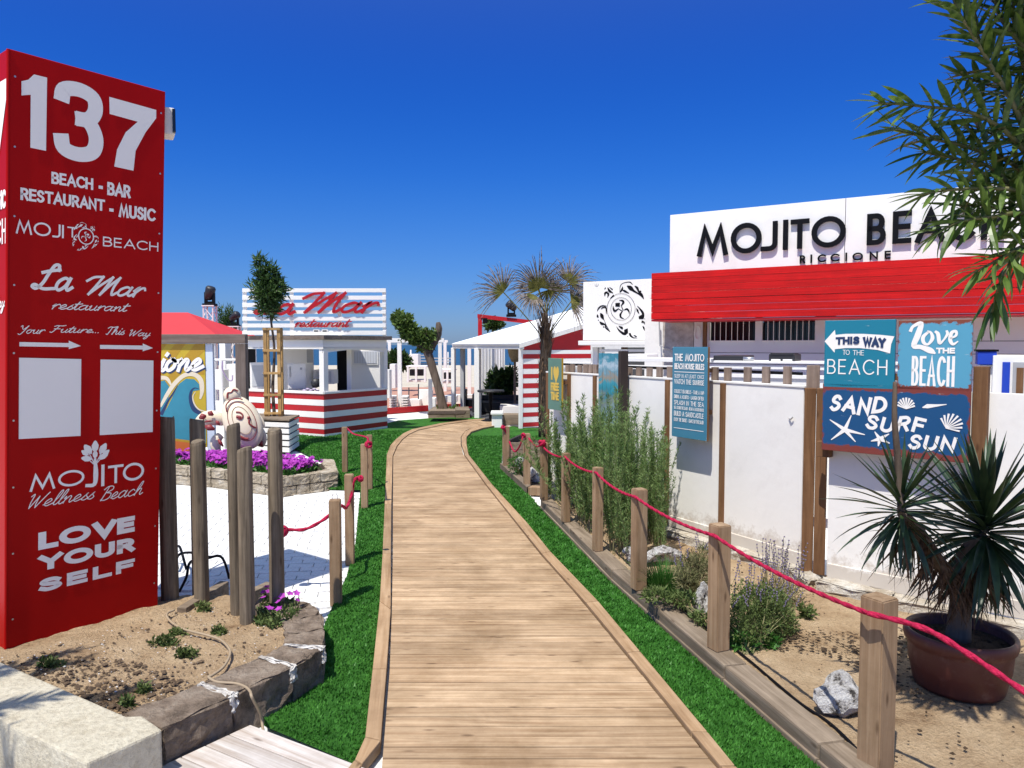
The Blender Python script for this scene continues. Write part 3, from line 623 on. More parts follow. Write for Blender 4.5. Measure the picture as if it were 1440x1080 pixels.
for i, (p, s) in enumerate(cand):
    z = rnd.uniform(-.001, .003)
    Mx = Matrix.Translation(Vector((p.x, p.y, z))) @ rot @ Matrix.Rotation(rnd.uniform(-.012, .012), 4, 'Z')
    if i < 290: inst('paving_block', PM[s][0], paving, Mx)
    else: rest.poly([tuple(Mx @ Vector(v)) for v in PM[s][1].v], PM[s][1].f)
if rest.v: add('paving_blocks', rest, E_paver, paving, kind='stuff')
# ================================================================ LEFT: kerb, log bed, totem, logs
# concrete kerb
k = [G(x, y, .27) for x, y in [(0, 930), (177, 1007), (200, 1006), (228, 1026), (122, 1073), (0, 1013)]]
dirn = (k[0] - k[1]).normalized()
kt = [k[0] + dirn * 1.2] + k[1:5] + [k[5] + (k[5] - k[4]) * 1.6]
mb = MB(); mb.extrude([(p.x, p.y) for p in kt][::-1], -.06, .27)
kerb = add('concrete_kerb', mb, E_conc, bevel=.012); tag(kerb, 'cream concrete kerb beam along the street side of the sandy bed', 'kerb')
# stone bed
OUT = [(228, 1027), (328, 977), (412, 937), (454, 911), (455, 885), (452, 863), (437, 848), (400, 841), (368, 836)]
out = [G(x, y, .22) for x, y in OUT]
INN = [(170, 1003), (283, 960), (366, 923), (400, 907), (402, 893), (398, 878), (392, 868), (375, 862), (352, 858)]
inn = [G(x, y, .22) for x, y in INN]
bedt = thing('stone_bed', 'raised sandy bed edged with brown stone blocks around the red sign tower', 'planting bed', (out[3].x, out[3].y, 0))
def stone_seg(A, B, parent, mat, seed, z0=-.03, z1=.22, amp=.012, name='edging_stone', label=None, nu=7, nv=5):
    """rough block over quad A0,A1 (outer) B0,B1 (inner)"""
    rr = random.Random(seed); bm = bmesh.new()
    q0 = [A[0], A[1], B[1], B[0]]
    vs = [bm.verts.new((p.x, p.y, z)) for z in (z0, z1) for p in q0]
    for f in [(3, 2, 1, 0), (4, 5, 6, 7), (0, 1, 5, 4), (1, 2, 6, 5), (2, 3, 7, 6), (3, 0, 4, 7)]: bm.faces.new([vs[i] for i in f])
    bmesh.ops.recalc_face_normals(bm, faces=bm.faces)
    bmesh.ops.bevel(bm, geom=list(bm.edges), offset=.012, segments=1, affect='EDGES')
    bmesh.ops.subdivide_edges(bm, edges=list(bm.edges), cuts=3, use_grid_fill=True)
    cen = sum(q0, Vector()) / 4
    for v in bm.verts:
        v.co += Vector((rr.uniform(-amp, amp), rr.uniform(-amp, amp), rr.uniform(-amp, amp) * .7))
    mb = MB(); bm.verts.index_update(); mb.poly([tuple(v.co) for v in bm.verts], [tuple(v.index for v in f.verts) for f in bm.faces]); bm.free()
    return add(name, mb, mat, parent, **({'label': label} if label else {}))
for i in range(len(out) - 1):
    stone_seg((out[i], out[i+1]), (inn[i], inn[i+1]), bedt, E_stone, 30 + i)
for i, w_ in ((1, .026), (2, .022), (3, .02)):
    d = (inn[i] - out[i]); t = Vector((-d.y, d.x, 0)).normalized() * w_
    stone_seg((out[i] - d.normalized() * .008 - t, out[i] - d.normalized() * .008 + t), (inn[i] - t * .5, inn[i] + t * .8), bedt, E_mortar, 60 + i, .13, .226, .012, 'mortar_joint')
# sand surface
def sand_patch(name, poly, z, mat, parent=None, res=.04, amp=.02, seed=3, kind=None, **kw):
    xs = [p[0] for p in poly]; ys = [p[1] for p in poly]
    X = np.arange(min(xs), max(xs) + res, res); Y = np.arange(min(ys), max(ys) + res, res); gx, gy = np.meshgrid(X, Y); ok = in_poly(gx.ravel(), gy.ravel(), poly).reshape(gx.shape)
    r2 = np.random.RandomState(seed); hgt = np.zeros_like(gx)
    for s_ in range(26):
        f_ = r2.uniform(1.5, 22); an = r2.uniform(0, 6.28); ph = r2.uniform(0, 6.28); hgt += np.sin((gx * math.cos(an) + gy * math.sin(an)) * f_ + ph) / (f_ ** .8)
    hgt = hgt / 3 * amp + r2.normal(0, amp * .12, gx.shape)
    mb = MB(); idx = -np.ones(gx.shape, int); n = 0
    for j in range(gx.shape[0] - 1):
        for i in range(gx.shape[1] - 1):
            if ok[j, i] or ok[j+1, i] or ok[j, i+1] or ok[j+1, i+1]:
                fc = []
                for (jj, ii) in ((j, i), (j, i+1), (j+1, i+1), (j+1, i)):
                    if idx[jj, ii] < 0: idx[jj, ii] = n; n += 1; mb.v.append((gx[jj, ii], gy[jj, ii], z + hgt[jj, ii]))
                    fc.append(idx[jj, ii])
                mb.f.append(tuple(int(q) for q in fc)); mb.m.append(0)
    o = add(name, mb, mat, parent, smooth=True, **kw)
    if kind: o['kind'] = kind
    return o
def clods(poly, z, n, mat, name, label, smin=.004, smax=.016, seed=5, flat=.6, parent=None):
    r2 = random.Random(seed); mb = MB(); xs = [p[0] for p in poly]; ys = [p[1] for p in poly]; k = 0
    while k < n:
        x, y = r2.uniform(min(xs), max(xs)), r2.uniform(min(ys), max(ys))
        if not in_poly(np.array([x]), np.array([y]), poly)[0]: continue
        k += 1; s_ = r2.uniform(smin, smax) * (r2.random() ** 1.5 + .35); a = [r2.uniform(.6, 1.3) * s_ for _ in range(6)]; ro_ = r2.uniform(0, 6.28); c, q = math.cos(ro_), math.sin(ro_)
        P = [(a[0], 0, 0), (0, a[1], 0), (-a[2], 0, 0), (0, -a[3], 0), (0, 0, a[4] * flat), (0, 0, -a[5] * flat)]
        mb.poly([(x + u * c - v * q, y + u * q + v * c, z + w_) for u, v, w_ in P], [(0, 1, 4), (1, 2, 4), (2, 3, 4), (3, 0, 4), (1, 0, 5), (2, 1, 5), (3, 2, 5), (0, 3, 5)])
    o = add(name, mb, mat, parent); o['kind'] = 'stuff'
    if label and not parent: o['label'] = label
    return o
sandL = [(p.x, p.y) for p in [k[1] + Vector((0, .02, 0)), inn[1], inn[2], inn[3], inn[5], inn[7], G(340, 838, .2), G(230, 833, .2), G(60, 840, .2), G(-120, 880, .2), G(-60, 915, .2), k[0]]]
sand_patch('bed_sand', sandL, .185, E_sand, bedt, .03, .03, 4)
E_clod = earth('earth_clod', [(.3, (.07, .045, .03)), (.6, (.2, .14, .09)), (.8, (.34, .26, .18))], 14, 60, 1)
sandn = [(p.x, p.y) for p in [k[1], inn[1], inn[2], inn[3], inn[5], G(300, 850, .2), G(230, 862, .2), G(0, 925, .2), k[0]]]
clods(sandn, .194, 420, E_clod, 'earth_clods', None, .004, .014, parent=bedt)
kz = [(p.x, p.y) for p in [k[1], inn[1], G(200, 930, .2), G(60, 915, .2), k[0]]]
clods(kz, .197, 700, E_clod, 'dark_clods', None, .006, .02, seed=19, flat=.45, parent=bedt)
E_shell = earth('shell_grit', [(.3, (.5, .45, .4)), (.7, (.75, .72, .68))], 30, 60, .3)
clods(sandn, .199, 260, E_shell, 'shell_grit', None, .003, .008, seed=9, parent=bedt)
# timber at the back of the bed
a, b = G(262, 858, .2), G(322, 820, .2); 
for (p, q) in ((a, b), (G(340, 842, .2), G(385, 822, .2))):
    d = (q - p).normalized(); nn_ = Vector((-d.y, d.x, 0)) * .07
    mb = MB(); mb.extrude([(v.x, v.y) for v in (p, q, q + nn_, p + nn_)], .0, .215); add('edging_timber', mb, W_sleeper, bedt, bevel=.005)

# ---- totem
A = G(8, 910, .19); B = G(222, 850, .19)
TF = Face(A, (B - A), 0, .04, .19); TWd = (B - A).length
ztop = TF.uv(12, 65)[1]; ztop = (ztop + TF.uv(231, 130)[1]) / 2
tot = thing('sign_tower', 'tall red three metre sign tower numbered 137 standing in the sandy bed', 'sign tower', (A.x, A.y, .15))
mb = MB(); mb.fbox(TF, 0, TWd, .165, ztop, -TWd, 0); add('tower_body', mb, M_redt, tot, bevel=.006)
mb = MB(); mb.fbox(TF, .004, TWd - .004, .16, .185, -TWd + .005, -.012); add('tower_plinth', mb, M_dkgrey, tot)
# aluminium corner strip and screws
mb = MB(); mb.tube([TF.P(0, .17, .0), TF.P(0, ztop - .005, .0)], .009, 8); add('corner_strip', mb, M_redt, tot)
mb = MB()
for z in np.linspace(.35, ztop - .15, 9):
    for u in (.035, TWd - .03): disc(mb, TF, (u, z), .006, .0035, 8)
add('screws', mb, M_metal, tot, kind='stuff')
def lab(name, *fns, mat=M_print, parent=tot, **kw):
    for fn in fns: mb = MB(); fn(mb); o = add(name, mb, mat, parent, **kw)
    return o
def dig(which, mb, f):
    if which == 1: fpoly(mb, f, [(30.5, 114), (40, 112), (48, 104.5), (66.5, 109), (65, 212), (43, 207.5), (43.5, 133), (30.5, 134)], .003)
    if which == 7: fpoly(mb, f, [(154, 136), (220, 154.5), (220, 166), (205, 186), (191, 212), (188, 240), (161, 234), (165, 210), (177, 186), (194, 171), (154.5, 160)], .003)
    if which == 3:
        u0, v0 = f.uv(76, 218); u1, v1 = f.uv(146, 127); W_, H_ = u1 - u0, v1 - v0; t = W_ * .31
        p = cr([(u0 + t * .45, v0 + H_ * .72), (u0 + W_ * .2, v0 + H_ * .88), (u0 + W_ * .5, v0 + H_ * .925), (u0 + W_ * .78, v0 + H_ * .86), (u0 + W_ * .83, v0 + H_ * .7), (u0 + W_ * .7, v0 + H_ * .565), (u0 + W_ * .42, v0 + H_ * .535)], 6)
        ribbon(mb, f, p, t, .003, 0)
        p = cr([(u0 + W_ * .42, v0 + H_ * .545), (u0 + W_ * .7, v0 + H_ * .52), (u0 + W_ * .85, v0 + H_ * .33), (u0 + W_ * .78, v0 + H_ * .14), (u0 + W_ * .5, v0 + H_ * .07), (u0 + W_ * .2, v0 + H_ * .12), (u0 + t * .42, v0 + H_ * .3)], 6)
        ribbon(mb, f, p, t, .0034, 0)
lab('digit', lambda m: dig(1, m, TF), lambda m: dig(3, m, TF), lambda m: dig(7, m, TF))
lab('lettering', lambda m: text(m, TF, 'BEACH', ((72.5, 258), (131.5, 251)), .19, track=.2), lambda m: text(m, TF, '-', ((139, 265), (145, 261)), .9), lambda m: text(m, TF, 'BAR', ((151, 274), (184, 261)), .19, track=.2))
lab('lettering', lambda m: text(m, TF, 'RESTAURANT', ((29, 281), (148, 281)), .19, track=.2), lambda m: text(m, TF, '-', ((154, 297), (160, 293)), .9), lambda m: text(m, TF, 'MUSIC', ((167, 305), (219, 294)), .19, track=.2))
lab('lettering', lambda m: text(m, TF, 'MOjI', ((22.5, 328), (90, 316.5)), .13, track=.12), lambda m: text(m, TF, 'T', ((95, 333), (109, 320)), .13), lambda m: text(m, TF, 'BEACH', ((145, 346), (223, 341)), .13, track=.16))
c = TF.uv(121, 332.5); lab('turtle_emblem', lambda m: turtle_mark(m, TF, c, abs(TF.uv(121, 322)[1] - c[1]), .003, True, (26, 0)))
lab('script_lettering', lambda m: text(m, TF, 'La', ((43, 408), (104, 372)), .11, SCR, slant=.32), lambda m: text(m, TF, 'Mar', ((121, 415), (206, 392)), .115, SCR, slant=.32))
lab('script_lettering', lambda m: text(m, TF, 'restaurant', ((73, 435), (184, 427)), .10, SCR, slant=.3))
lab('script_lettering', lambda m: text(m, TF, 'Your', ((25, 471), (64, 458)), .075, SCR, slant=.3), lambda m: text(m, TF, 'Future...', ((70, 468), (139, 458)), .09, SCR, slant=.3))
lab('script_lettering', lambda m: text(m, TF, 'This', ((149, 471), (176, 459)), .09, SCR, slant=.3), lambda m: text(m, TF, 'Way', ((182, 477), (212, 463.5)), .07, SCR, slant=.3))
lab('arrow', lambda m: fpoly(m, TF, [(27.5, 481), (97, 482.5), (97, 479), (114, 486.5), (97, 491), (97, 488), (27.5, 487)], .003))
lab('arrow', lambda m: fpoly(m, TF, [(141, 485), (201, 486), (201, 483), (215.5, 489.5), (201, 494), (201, 491.5), (141, 490.5)], .003))
lab('white_panel', lambda m: fpoly(m, TF, [(27, 503), (114.5, 505), (113.5, 613), (26.5, 617.5)], .004))
lab('white_panel', lambda m: fpoly(m, TF, [(141.5, 505.5), (216, 507), (215, 607.5), (140.5, 612)], .004))
def tree_logo(m):
    q = cr([(*TF.uv(x, y), wd) for x, y, wd in [(121, 683, .02), (133, 681, .024), (135, 665, .03), (134, 645, .014)]], 4); ribbon(m, TF, q, 0, .003, .3)
    for (x, y, r_, a_) in [(134, 628, 7, 90), (124, 632, 7, 125), (145, 631, 7, 60), (122, 645, 6, 165), (145, 642, 6, 20), (120, 637, 5, 140), (149, 637, 5, 40), (134, 639, 5, 90)]:
        u, v = TF.uv(x, y); s_ = .0052 * r_; ca, sa = math.cos(R(a_)), math.sin(R(a_))
        pts = [(u + (i * ca - j * sa) * s_, v + (i * sa + j * ca) * s_) for i, j in [(-1.1, 0), (-.5, .5), (.2, .6), (.9, .25), (1.1, 0), (.9, -.25), (.2, -.6), (-.5, -.5)]]
        m.face([TF.P(a, b, .003 + .0003 * (x % 5)) for a, b in pts])
    for x, y in [(124, 634), (145, 633), (123, 645), (144, 643)]:
        ribbon(m, TF, [(*TF.uv(134, 654), .008), (*TF.uv(x, y), .004)], 0, .0028, 0)
lab('tree_emblem', tree_logo)
lab('lettering', lambda m: text(m, TF, 'I', ((142.5, 684), (148, 653)), .14))
letters(tot, M_print, TF, 'MO', ((42, 692), (119, 659)), .14, track=.12); letters(tot, M_print, TF, 'TO', ((152, 681), (203, 649)), .14, track=.05)
lab('script_lettering', lambda m: text(m, TF, 'Wellness', ((40, 716), (134, 682)), .06, SCR, slant=.36), lambda m: text(m, TF, 'Beach', ((141, 705), (203, 676)), .06, SCR, slant=.36))
letters(tot, M_print, TF, 'LOVE', ((54, 774), (190, 725)), .29, track=.26, wide=1.4)
letters(tot, M_print, TF, 'YOUR', ((54, 804), (190, 755)), .29, track=.26, wide=1.4)
letters(tot, M_print, TF, 'SELF', ((55, 834), (190, 785)), .29, track=.26, wide=1.4)
# same print on the street side of the tower
_o = A - TF.n * TWd; TS = Face(_o, -(-TF.n), 0, .04, .19)     # left face, tangent towards the front corner
def side(m):
    W_ = TWd
    for s_, u0, u1, v0, v1, w_ in [('137', .1, .95, .835, .955, .28), ('BEACH - BAR', .25, .78, .795, .82, .22), ('RESTAURANT - MUSIC', .08, .985, .755, .785, .22), ('MOjITO BEACH', .04, .99, .70, .74, .13), ('LOVE', .2, .86, .18, .235, .3), ('YOUR', .2, .86, .12, .175, .3), ('SELF', .2, .86, .06, .115, .3)]:
        if s_ == '137': fpoly(m, TS, [(W_ * .66, .955 * ztop), (W_ * .99, .955 * ztop), (W_ * .99, .93 * ztop), (W_ * .86, .84 * ztop), (W_ * .75, .84 * ztop), (W_ * .87, .925 * ztop), (W_ * .66, .925 * ztop)], .003, False); continue
        text(m, TS, s_, (W_ * u0, ztop * v0, W_ * u1, ztop * v1), w_, track=.2)
    text(m, TS, 'This Way', (W_ * .55, ztop * .59, W_ * .97, ztop * .62), .09, SCR, slant=.3)
lab('side_lettering', side).__setitem__('kind', 'stuff')
# white floodlight box on the back of the tower
u0, v0 = TF.uv(236, 193)
fl_ = thing('floodlight_box', 'small white floodlight box fixed high on the back of the red tower', 'floodlight', (B.x, B.y, 3.4))
pL = D(235, 193, B.y + .12); pT = D(246, 155, B.y + .12)
mb = MB(); mb.box(((pL.x + pT.x) / 2 - .02, B.y + .12, (pL.z + pT.z) / 2), (.075, .16, pT.z - pL.z), .5); add('housing', mb, M_whitew, fl_, bevel=.01)
mb = MB(); mb.box(((pL.x + pT.x) / 2 + .025, B.y + .1, (pL.z + pT.z) / 2), (.02, .13, (pT.z - pL.z) * .86), .5); add('lens', mb, M_glass, fl_, bevel=.004)
mb = MB(); mb.tube([(pL.x - .3, B.y + .0, (pL.z + pT.z) / 2), (pL.x + .02, B.y + .1, (pL.z + pT.z) / 2)], .015); add('bracket', mb, M_metal, fl_)

# ---- log posts in the bed
def log_post(px0, px1, ytop, ybase, label, z=.19, group='round log posts standing in the sandy bed', rough=1, dark=False):
    c = G((px0 + px1) / 2, ybase, z); d = c.y; r_ = (px1 - px0) / 2 / F * d; zt = D(0, ytop, d).z
    hh = zt - .0; mb = MB(); n = 18; rr = random.Random(int(px0)); lx, ly = rr.uniform(-.006, .006), rr.uniform(-.006, .006)
    prof = [(0, 1.0), (.15, 1.02), (.4, 1.0), (.7, .985), (.93, .98), (.985, .975), (1.0, .9)]
    for i, (t, k) in enumerate(prof):
        for j in range(n):
            a = 2 * math.pi * j / n; q = r_ * k * (1 + .02 * math.sin(3 * a + px0) + .012 * math.sin(7 * a))
            mb.v.append((c.x + lx * t + q * math.cos(a), c.y + r_ + ly * t + q * math.sin(a), hh * t + (.012 * math.sin(a * 1.3 + px0) if i > 4 else 0)))
    for i in range(len(prof) - 1):
        for j in range(n): mb.f.append((i * n + j, i * n + (j + 1) % n, (i + 1) * n + (j + 1) % n, (i + 1) * n + j)); mb.m.append(0)
    mb.f.append(tuple(range((len(prof) - 1) * n, len(prof) * n))); mb.m.append(0)
    o = add('log_post', mb, W_log, smooth=False, loc=(c.x, c.y, 0)); tag(o, label, 'log post', group); return o
log_post(222, 245.5, 588, 842, 'dark shaded round log right behind the red sign tower')
log_post(266.5, 287.5, 591, 834, 'taller back log of the left pair behind a shorter one')
log_post(269.5, 290, 622, 848, 'shorter front log of the left pair beside the tower')
log_post(321, 340, 598, 866, 'taller back log of the middle pair in the sand')
log_post(333.5, 355, 632, 880, 'shorter front log of the middle pair nearest the viewer')
l6 = log_post(376, 397, 605, 858, 'single log among pink flowers with the red rope tied to it')
# black tube rack
rk = thing('tube_rack', 'black bent steel tube rack on the white paving behind the logs', 'rack', tuple(G(285, 815, 0)))
d_ = G(285, 815).y + .1
def loop(P, r_=.011): return MB().tube(cr([D(x, y, dd) for x, y, dd in P], 5), r_, 7)
for P in ([(247, 806, 6.1), (250, 782, 6.1), (268, 777, 6.3), (292, 783, 6.5), (312, 784, 6.7), (322, 812, 6.7)], [(252, 832, 5.9), (262, 812, 5.9), (268, 790, 6.0), (292, 785, 6.2), (313, 785, 6.3), (327, 832, 6.2)], [(247, 772, 6.5), (250, 768, 6.5), (254, 772, 6.4), (262, 800, 6.2)], [(240, 772, 6.6), (245, 770, 6.6), (250, 800, 6.4)]):
    add('tube', loop(P), M_black, rk, smooth=True)
# thin hose across the bed
hp = [(245, 858), (236, 862), (235, 868), (245, 878), (262, 886), (290, 893), (310, 900), (322, 912), (323, 922), (314, 938), (298, 950), (293, 952), (305, 959), (330, 961), (345, 966)]
P = [G(x, y, .225) for x, y in hp]; P += [G(352, 973, .235) + Vector((0, 0, 0)), G(358, 985, .19), G(366, 1004, .10), G(369, 1020, .04), G(372, 1040, .03)]
P[-4] = Vector((P[-5].x + .03, P[-5].y - .06, .235)); 
o = add('garden_hose', MB().tube(cr(P, 6), .0075, 8), paint('tan_hose', (.33, .25, .16), .6, .1), smooth=True, loc=tuple(P[0])); tag(o, 'thin tan hose snaking over the sand and down the stone edge', 'hose')
# ================================================================ RIGHT: bed, fence, signs
ZB = .12
# sleepers along the turf
bedt2 = thing('timber_bed', 'long sandy planting bed edged with old timber sleepers along the white fence', 'planting bed', (bedO[2].x, bedO[2].y, 0))
So = [Vector((p.x, p.y, ZB)) for p in [ext] + bedO]
dv = (So[0] - So[-1]).normalized(); nrm = Vector((-dv.y, dv.x, 0)); nrm = nrm if nrm.x > 0 else -nrm
Si = [p + nrm * .15 for p in So]
strip_boards('sleeper', So, Si, -.02, ZB, W_sleeper, bedt2, 1.9, .006, .012)
# lower sleeper face split line: second timber underneath, slightly proud
strip_boards('lower_sleeper', [p - nrm * .012 for p in So], [p + nrm * .1 for p in So], -.02, .045, W_sleeper, bedt2, 2.3, .006, .006)
# fence lines on the ground
FA = Vector((.411 - .9, 9.5 + 1.527, 0)); FA0 = Vector((.411, 9.5, 0)); FB = Vector((2.42, 6.03, 0)); FC = Vector((2.465, 5.76, 0)); FD = FC + Vector((.733, -.68, 0)) * 4.2
mid = [(a + b2) / 2 for a, b2 in zip(So, Si)]
bed_poly = [(p.x, p.y) for p in [mid[0], mid[1], mid[2], mid[3], mid[-1], G(768, 706, .12), FA0 + Vector((.05, .05, 0)), FB + Vector((.15, 0, 0)), FC + Vector((.1, .1, 0)), FD]]
sand_patch('bed_sand', bed_poly, .088, E_sand, bedt2, .04, .026, 8)
near_poly = [(p.x, p.y) for p in [Si[0], Si[-2], G(900, 770, .12), FB, FC, FD]]
E_litter = earth('dead_leaf_litter', [(.3, (.03, .02, .014)), (.7, (.15, .10, .06))], 20, 60, 1)
clods(near_poly, .112, 700, E_litter, 'leaf_litter', None, .004, .013, seed=15, parent=bedt2)
lit2 = [(p.x, p.y) for p in [G(1120, 885, .1), G(1290, 900, .1), G(1300, 990, .1), G(1170, 925, .1), G(1090, 910, .1)]]
clods(lit2, .113, 520, E_litter, 'leaf_litter', None, .005, .02, seed=16, flat=.25, parent=bedt2)
irr = [p + Vector((.02, 0, -.015)) for p in [G(925, 826, .12), G(975, 868, .12), G(1040, 918, .12), G(1078, 950, .12), G(1120, 985, .12), G(1160, 1012, .12), G(1195, 1045, .12), G(1240, 1095, .12)]]
add('drip_line', MB().tube(cr(irr, 5), .008, 6), M_black, bedt2, smooth=True)
# concrete footing under the fence
fx = G(905, 812, .1)
ft = thing('fence_footing', 'rough cream concrete footing along the foot of the white fence', 'footing', tuple(FB))
def rough_strip(name, P, w_, z0, z1, parent, mat, seed, step=.35, amp=.014):
    for i in range(len(P) - 1):
        L_ = (P[i+1] - P[i]).length; d = (P[i+1] - P[i]).normalized(); nn_ = Vector((-d.y, d.x, 0)); nn_ = nn_ if nn_.dot(Vector((-1, -1, 0))) > 0 else -nn_
        k = max(1, round(L_ / step))
        for j in range(k):
            a_, b2 = P[i].lerp(P[i+1], j / k), P[i].lerp(P[i+1], (j + 1) / k)
            stone_seg((a_ + nn_ * w_, b2 + nn_ * w_), (a_, b2), parent, mat, seed + i * 40 + j, z0, z1 + random.Random(j + i).uniform(-.012, .012), amp, name)
E_foot = earth('footing_concrete', [(.3, (.36, .29, .2)), (.5, (.55, .49, .4)), (.7, (.68, .65, .58))], 5, 30, 1, .03)
rough_strip('footing_block', [FA0 + Vector((.1, 0, 0)), FB, FC, FD], .16, .0, .165, ft, E_foot, 100, .55)
# white fence: panels, uprights, battens, pickets
PB, PT = .185, 1.645
LF = Face(FA, FB - FA); RF = Face(FC, FD - FC)
UL = (FB - FA).length; UR = 4.2
fence = thing('panel_fence', 'long white panel fence with brown uprights and small pickets on top', 'fence', (FB.x, FB.y, PB))
def ux(f, px): return f.uv(px, 600)[0]
posts = [ux(LF, x) for x in (771, 801, 837, 880, 939, 1017)]
edges = [ux(LF, 768)] + posts + [ux(LF, 1131)]
for i in range(len(edges) - 1):
    a_, b2 = edges[i] + (.012 if i else 0), edges[i+1] - .012
    mb = MB(); mb.fbox(LF, a_, b2, PB, PT, -.03, 0); add('panel', mb, M_panel, fence, bevel=.003)
for i, u in enumerate(posts):
    mb = MB(); mb.fbox(LF, u - .028, u + .028, PB - .02, PT - (.0 if i != 5 else .0), -.05, .022); add('upright', mb, W_fpost, fence, bevel=.004)
mb = MB(); mb.fbox(LF, edges[0], edges[-1], PB - .02, PB + .09, -.02, .012); add('skirting', mb, M_panel, fence, bevel=.004)
mb = MB(); mb.fbox(LF, edges[0], edges[-1], PT + .002, PT + .02, -.06, .008); add('cap_rail', mb, M_whitew, fence, bevel=.003)
mb = MB(); mb.fbox(RF, .02, UR, PB, PT + .03, -.03, 0); add('panel', mb, M_panel, fence, bevel=.003)
mb = MB(); mb.fbox(RF, .03, UR, PB - .02, PB + .10, -.02, .012); add('skirting', mb, M_panel, fence, bevel=.004)
# double brown corner post
for (p, q) in (((1130.5, 1147.5), 0), ((1147.5, 1165), 1)):
    f = Face((2.36, 6.02), (.92, -.39), .04); a_, b2 = f.uv(p[0], 600)[0], f.uv(p[1], 600)[0]
    mb = MB(); mb.fbox(f, a_, b2 - .003, PB - .05, (PT + .005, 1.25)[q] if q == 0 else PT + .005, -.09, 0 if q == 0 else .012); add('corner_post', mb, W_fpost, fence, bevel=.006)
mb = MB(); f = Face((2.36, 6.02), (.92, -.39), -.06); a_ = f.uv(1134, 530)[0]; mb.fbox(f, a_, f.uv(1153, 530)[0], 1.6, f.uv(1144, 514)[1], -.08, 0); add('corner_post_top', mb, W_picket, fence, bevel=.005)
# pickets
pk = [797, 804, 814, 822, 829, 836, 884, 897, 912, 926, 941, 1004, 1022, 1050, 1076, 1106]
BF = LF.shift(-.07)
for i, x in enumerate(pk):
    wpx = .072; u, v = BF.uv(x, 516 + (0 if x > 860 else 6)); v = min(v, PT + .27)
    v = PT + .115 if x < 860 else v
    mb = MB(); mb.fbox(BF, u - wpx / 2, u + wpx / 2, 1.35, v + rnd.uniform(-.01, .01), -.03, 0); add('picket', mb, W_picket, fence, bevel=.004)
mb = MB(); mb.fbox(BF, edges[1], UL - .15, PT + .10, PT + .125, -.05, -.033); add('picket_rail', mb, M_black, fence)
mb = MB(); mb.tube([LF.P(ux(LF, 1110), 1.38, .004), LF.P(ux(LF, 1114), 1.38, .02), LF.P(ux(LF, 1117), 1.40, .02)], .006, 6); add('hook', mb, M_metal, fence)
# uprights carrying the signs on the right section
SF = Face((2.38, 5.67), (.733, -.68))
for (x0, x1, yt) in ((1371, 1392, 515),):
    a_, b2 = RF.uv(x0, 560)[0], RF.uv(x1, 560)[0]; mb = MB(); mb.fbox(RF, a_, b2, .9, RF.uv(1380, yt)[1], .003, .075); add('sign_upright', mb, W_fpost, fence, bevel=.005)
mb = MB(); mb.fbox(RF, RF.uv(1166, 600)[0], RF.uv(1360, 600)[0], 1.74, 1.79, -.025, .06); add('sign_rail', mb, W_fpost, fence)
mb = MB(); mb.fbox(RF, RF.uv(1153, 640)[0], RF.uv(1166, 640)[0] + .03, 1.13, 1.25, .0, .075); add('sign_block', mb, W_fpost, fence, bevel=.004)

# ---------------------------------------------------------------- signs
def rustboard(name, col, rust=(.17, .035, .018), edge=.035, wear=.5, hw=.25, hh=.25, scratch=(.6, .6, .55), sc_amt=.55):
    """painted metal with a ragged rusty rim; object coordinates: x along, z up, centred"""
    m, nt, b = new_mat(name); tc = nt.nodes.new('ShaderNodeTexCoord'); sp = nt.nodes.new('ShaderNodeSeparateXYZ'); L(nt, tc.outputs['Object'], sp.inputs[0])
    def ab(o, h):
        a = nt.nodes.new('ShaderNodeMath'); a.operation = 'ABSOLUTE'; L(nt, o, a.inputs[0]); d = nt.nodes.new('ShaderNodeMath'); d.operation = 'SUBTRACT'; d.inputs[0].default_value = h; L(nt, a.outputs[0], d.inputs[1]); return d.outputs[0]
    mn = nt.nodes.new('ShaderNodeMath'); mn.operation = 'SMOOTH_MIN'; mn.inputs[2].default_value = .06; L(nt, ab(sp.outputs[0], hw), mn.inputs[0]); L(nt, ab(sp.outputs[2], hh), mn.inputs[1])
    v = coords(nt); n = noise(nt, v, 22, 9, .75); n0 = noise(nt, v, 5, 4, .6)
    a = nt.nodes.new('ShaderNodeMath'); a.operation = 'MULTIPLY_ADD'; L(nt, n.outputs[0], a.inputs[0]); a.inputs[1].default_value = .09 * wear * 2; L(nt, mn.outputs[0], a.inputs[2])
    a2 = nt.nodes.new('ShaderNodeMath'); a2.operation = 'MULTIPLY_ADD'; L(nt, n0.outputs[0], a2.inputs[0]); a2.inputs[1].default_value = .06; L(nt, a.outputs[0], a2.inputs[2])
    r = ramp(nt, [(edge + .045 * wear * 2 + .028, (0, 0, 0)), (edge + .045 * wear * 2 + .034, (1, 1, 1))]); L(nt, a2.outputs[0], r.inputs[0])
    c = nt.nodes.new('ShaderNodeMix'); c.data_type = 'RGBA'; L(nt, r.outputs[0], c.inputs[0]); c.inputs[6].default_value = (*rust, 1); c.inputs[7].default_value = (*col, 1)
    v2 = coords(nt, (5, 5, 26)); n2 = noise(nt, v2, 1.6, 8, .7); r2 = ramp(nt, [(.66, (0, 0, 0)), (.70, (sc_amt,) * 3)]); L(nt, n2.outputs[0], r2.inputs[0])
    c2 = nt.nodes.new('ShaderNodeMix'); c2.data_type = 'RGBA'; L(nt, r2.outputs[0], c2.inputs[0]); L(nt, c.outputs[2], c2.inputs[6]); c2.inputs[7].default_value = (*scratch, 1)
    L(nt, c2.outputs[2], b.inputs['Base Color']); b.inputs['Roughness'].default_value = .5; bump(nt, b, n.outputs[0], .15, .004); return m
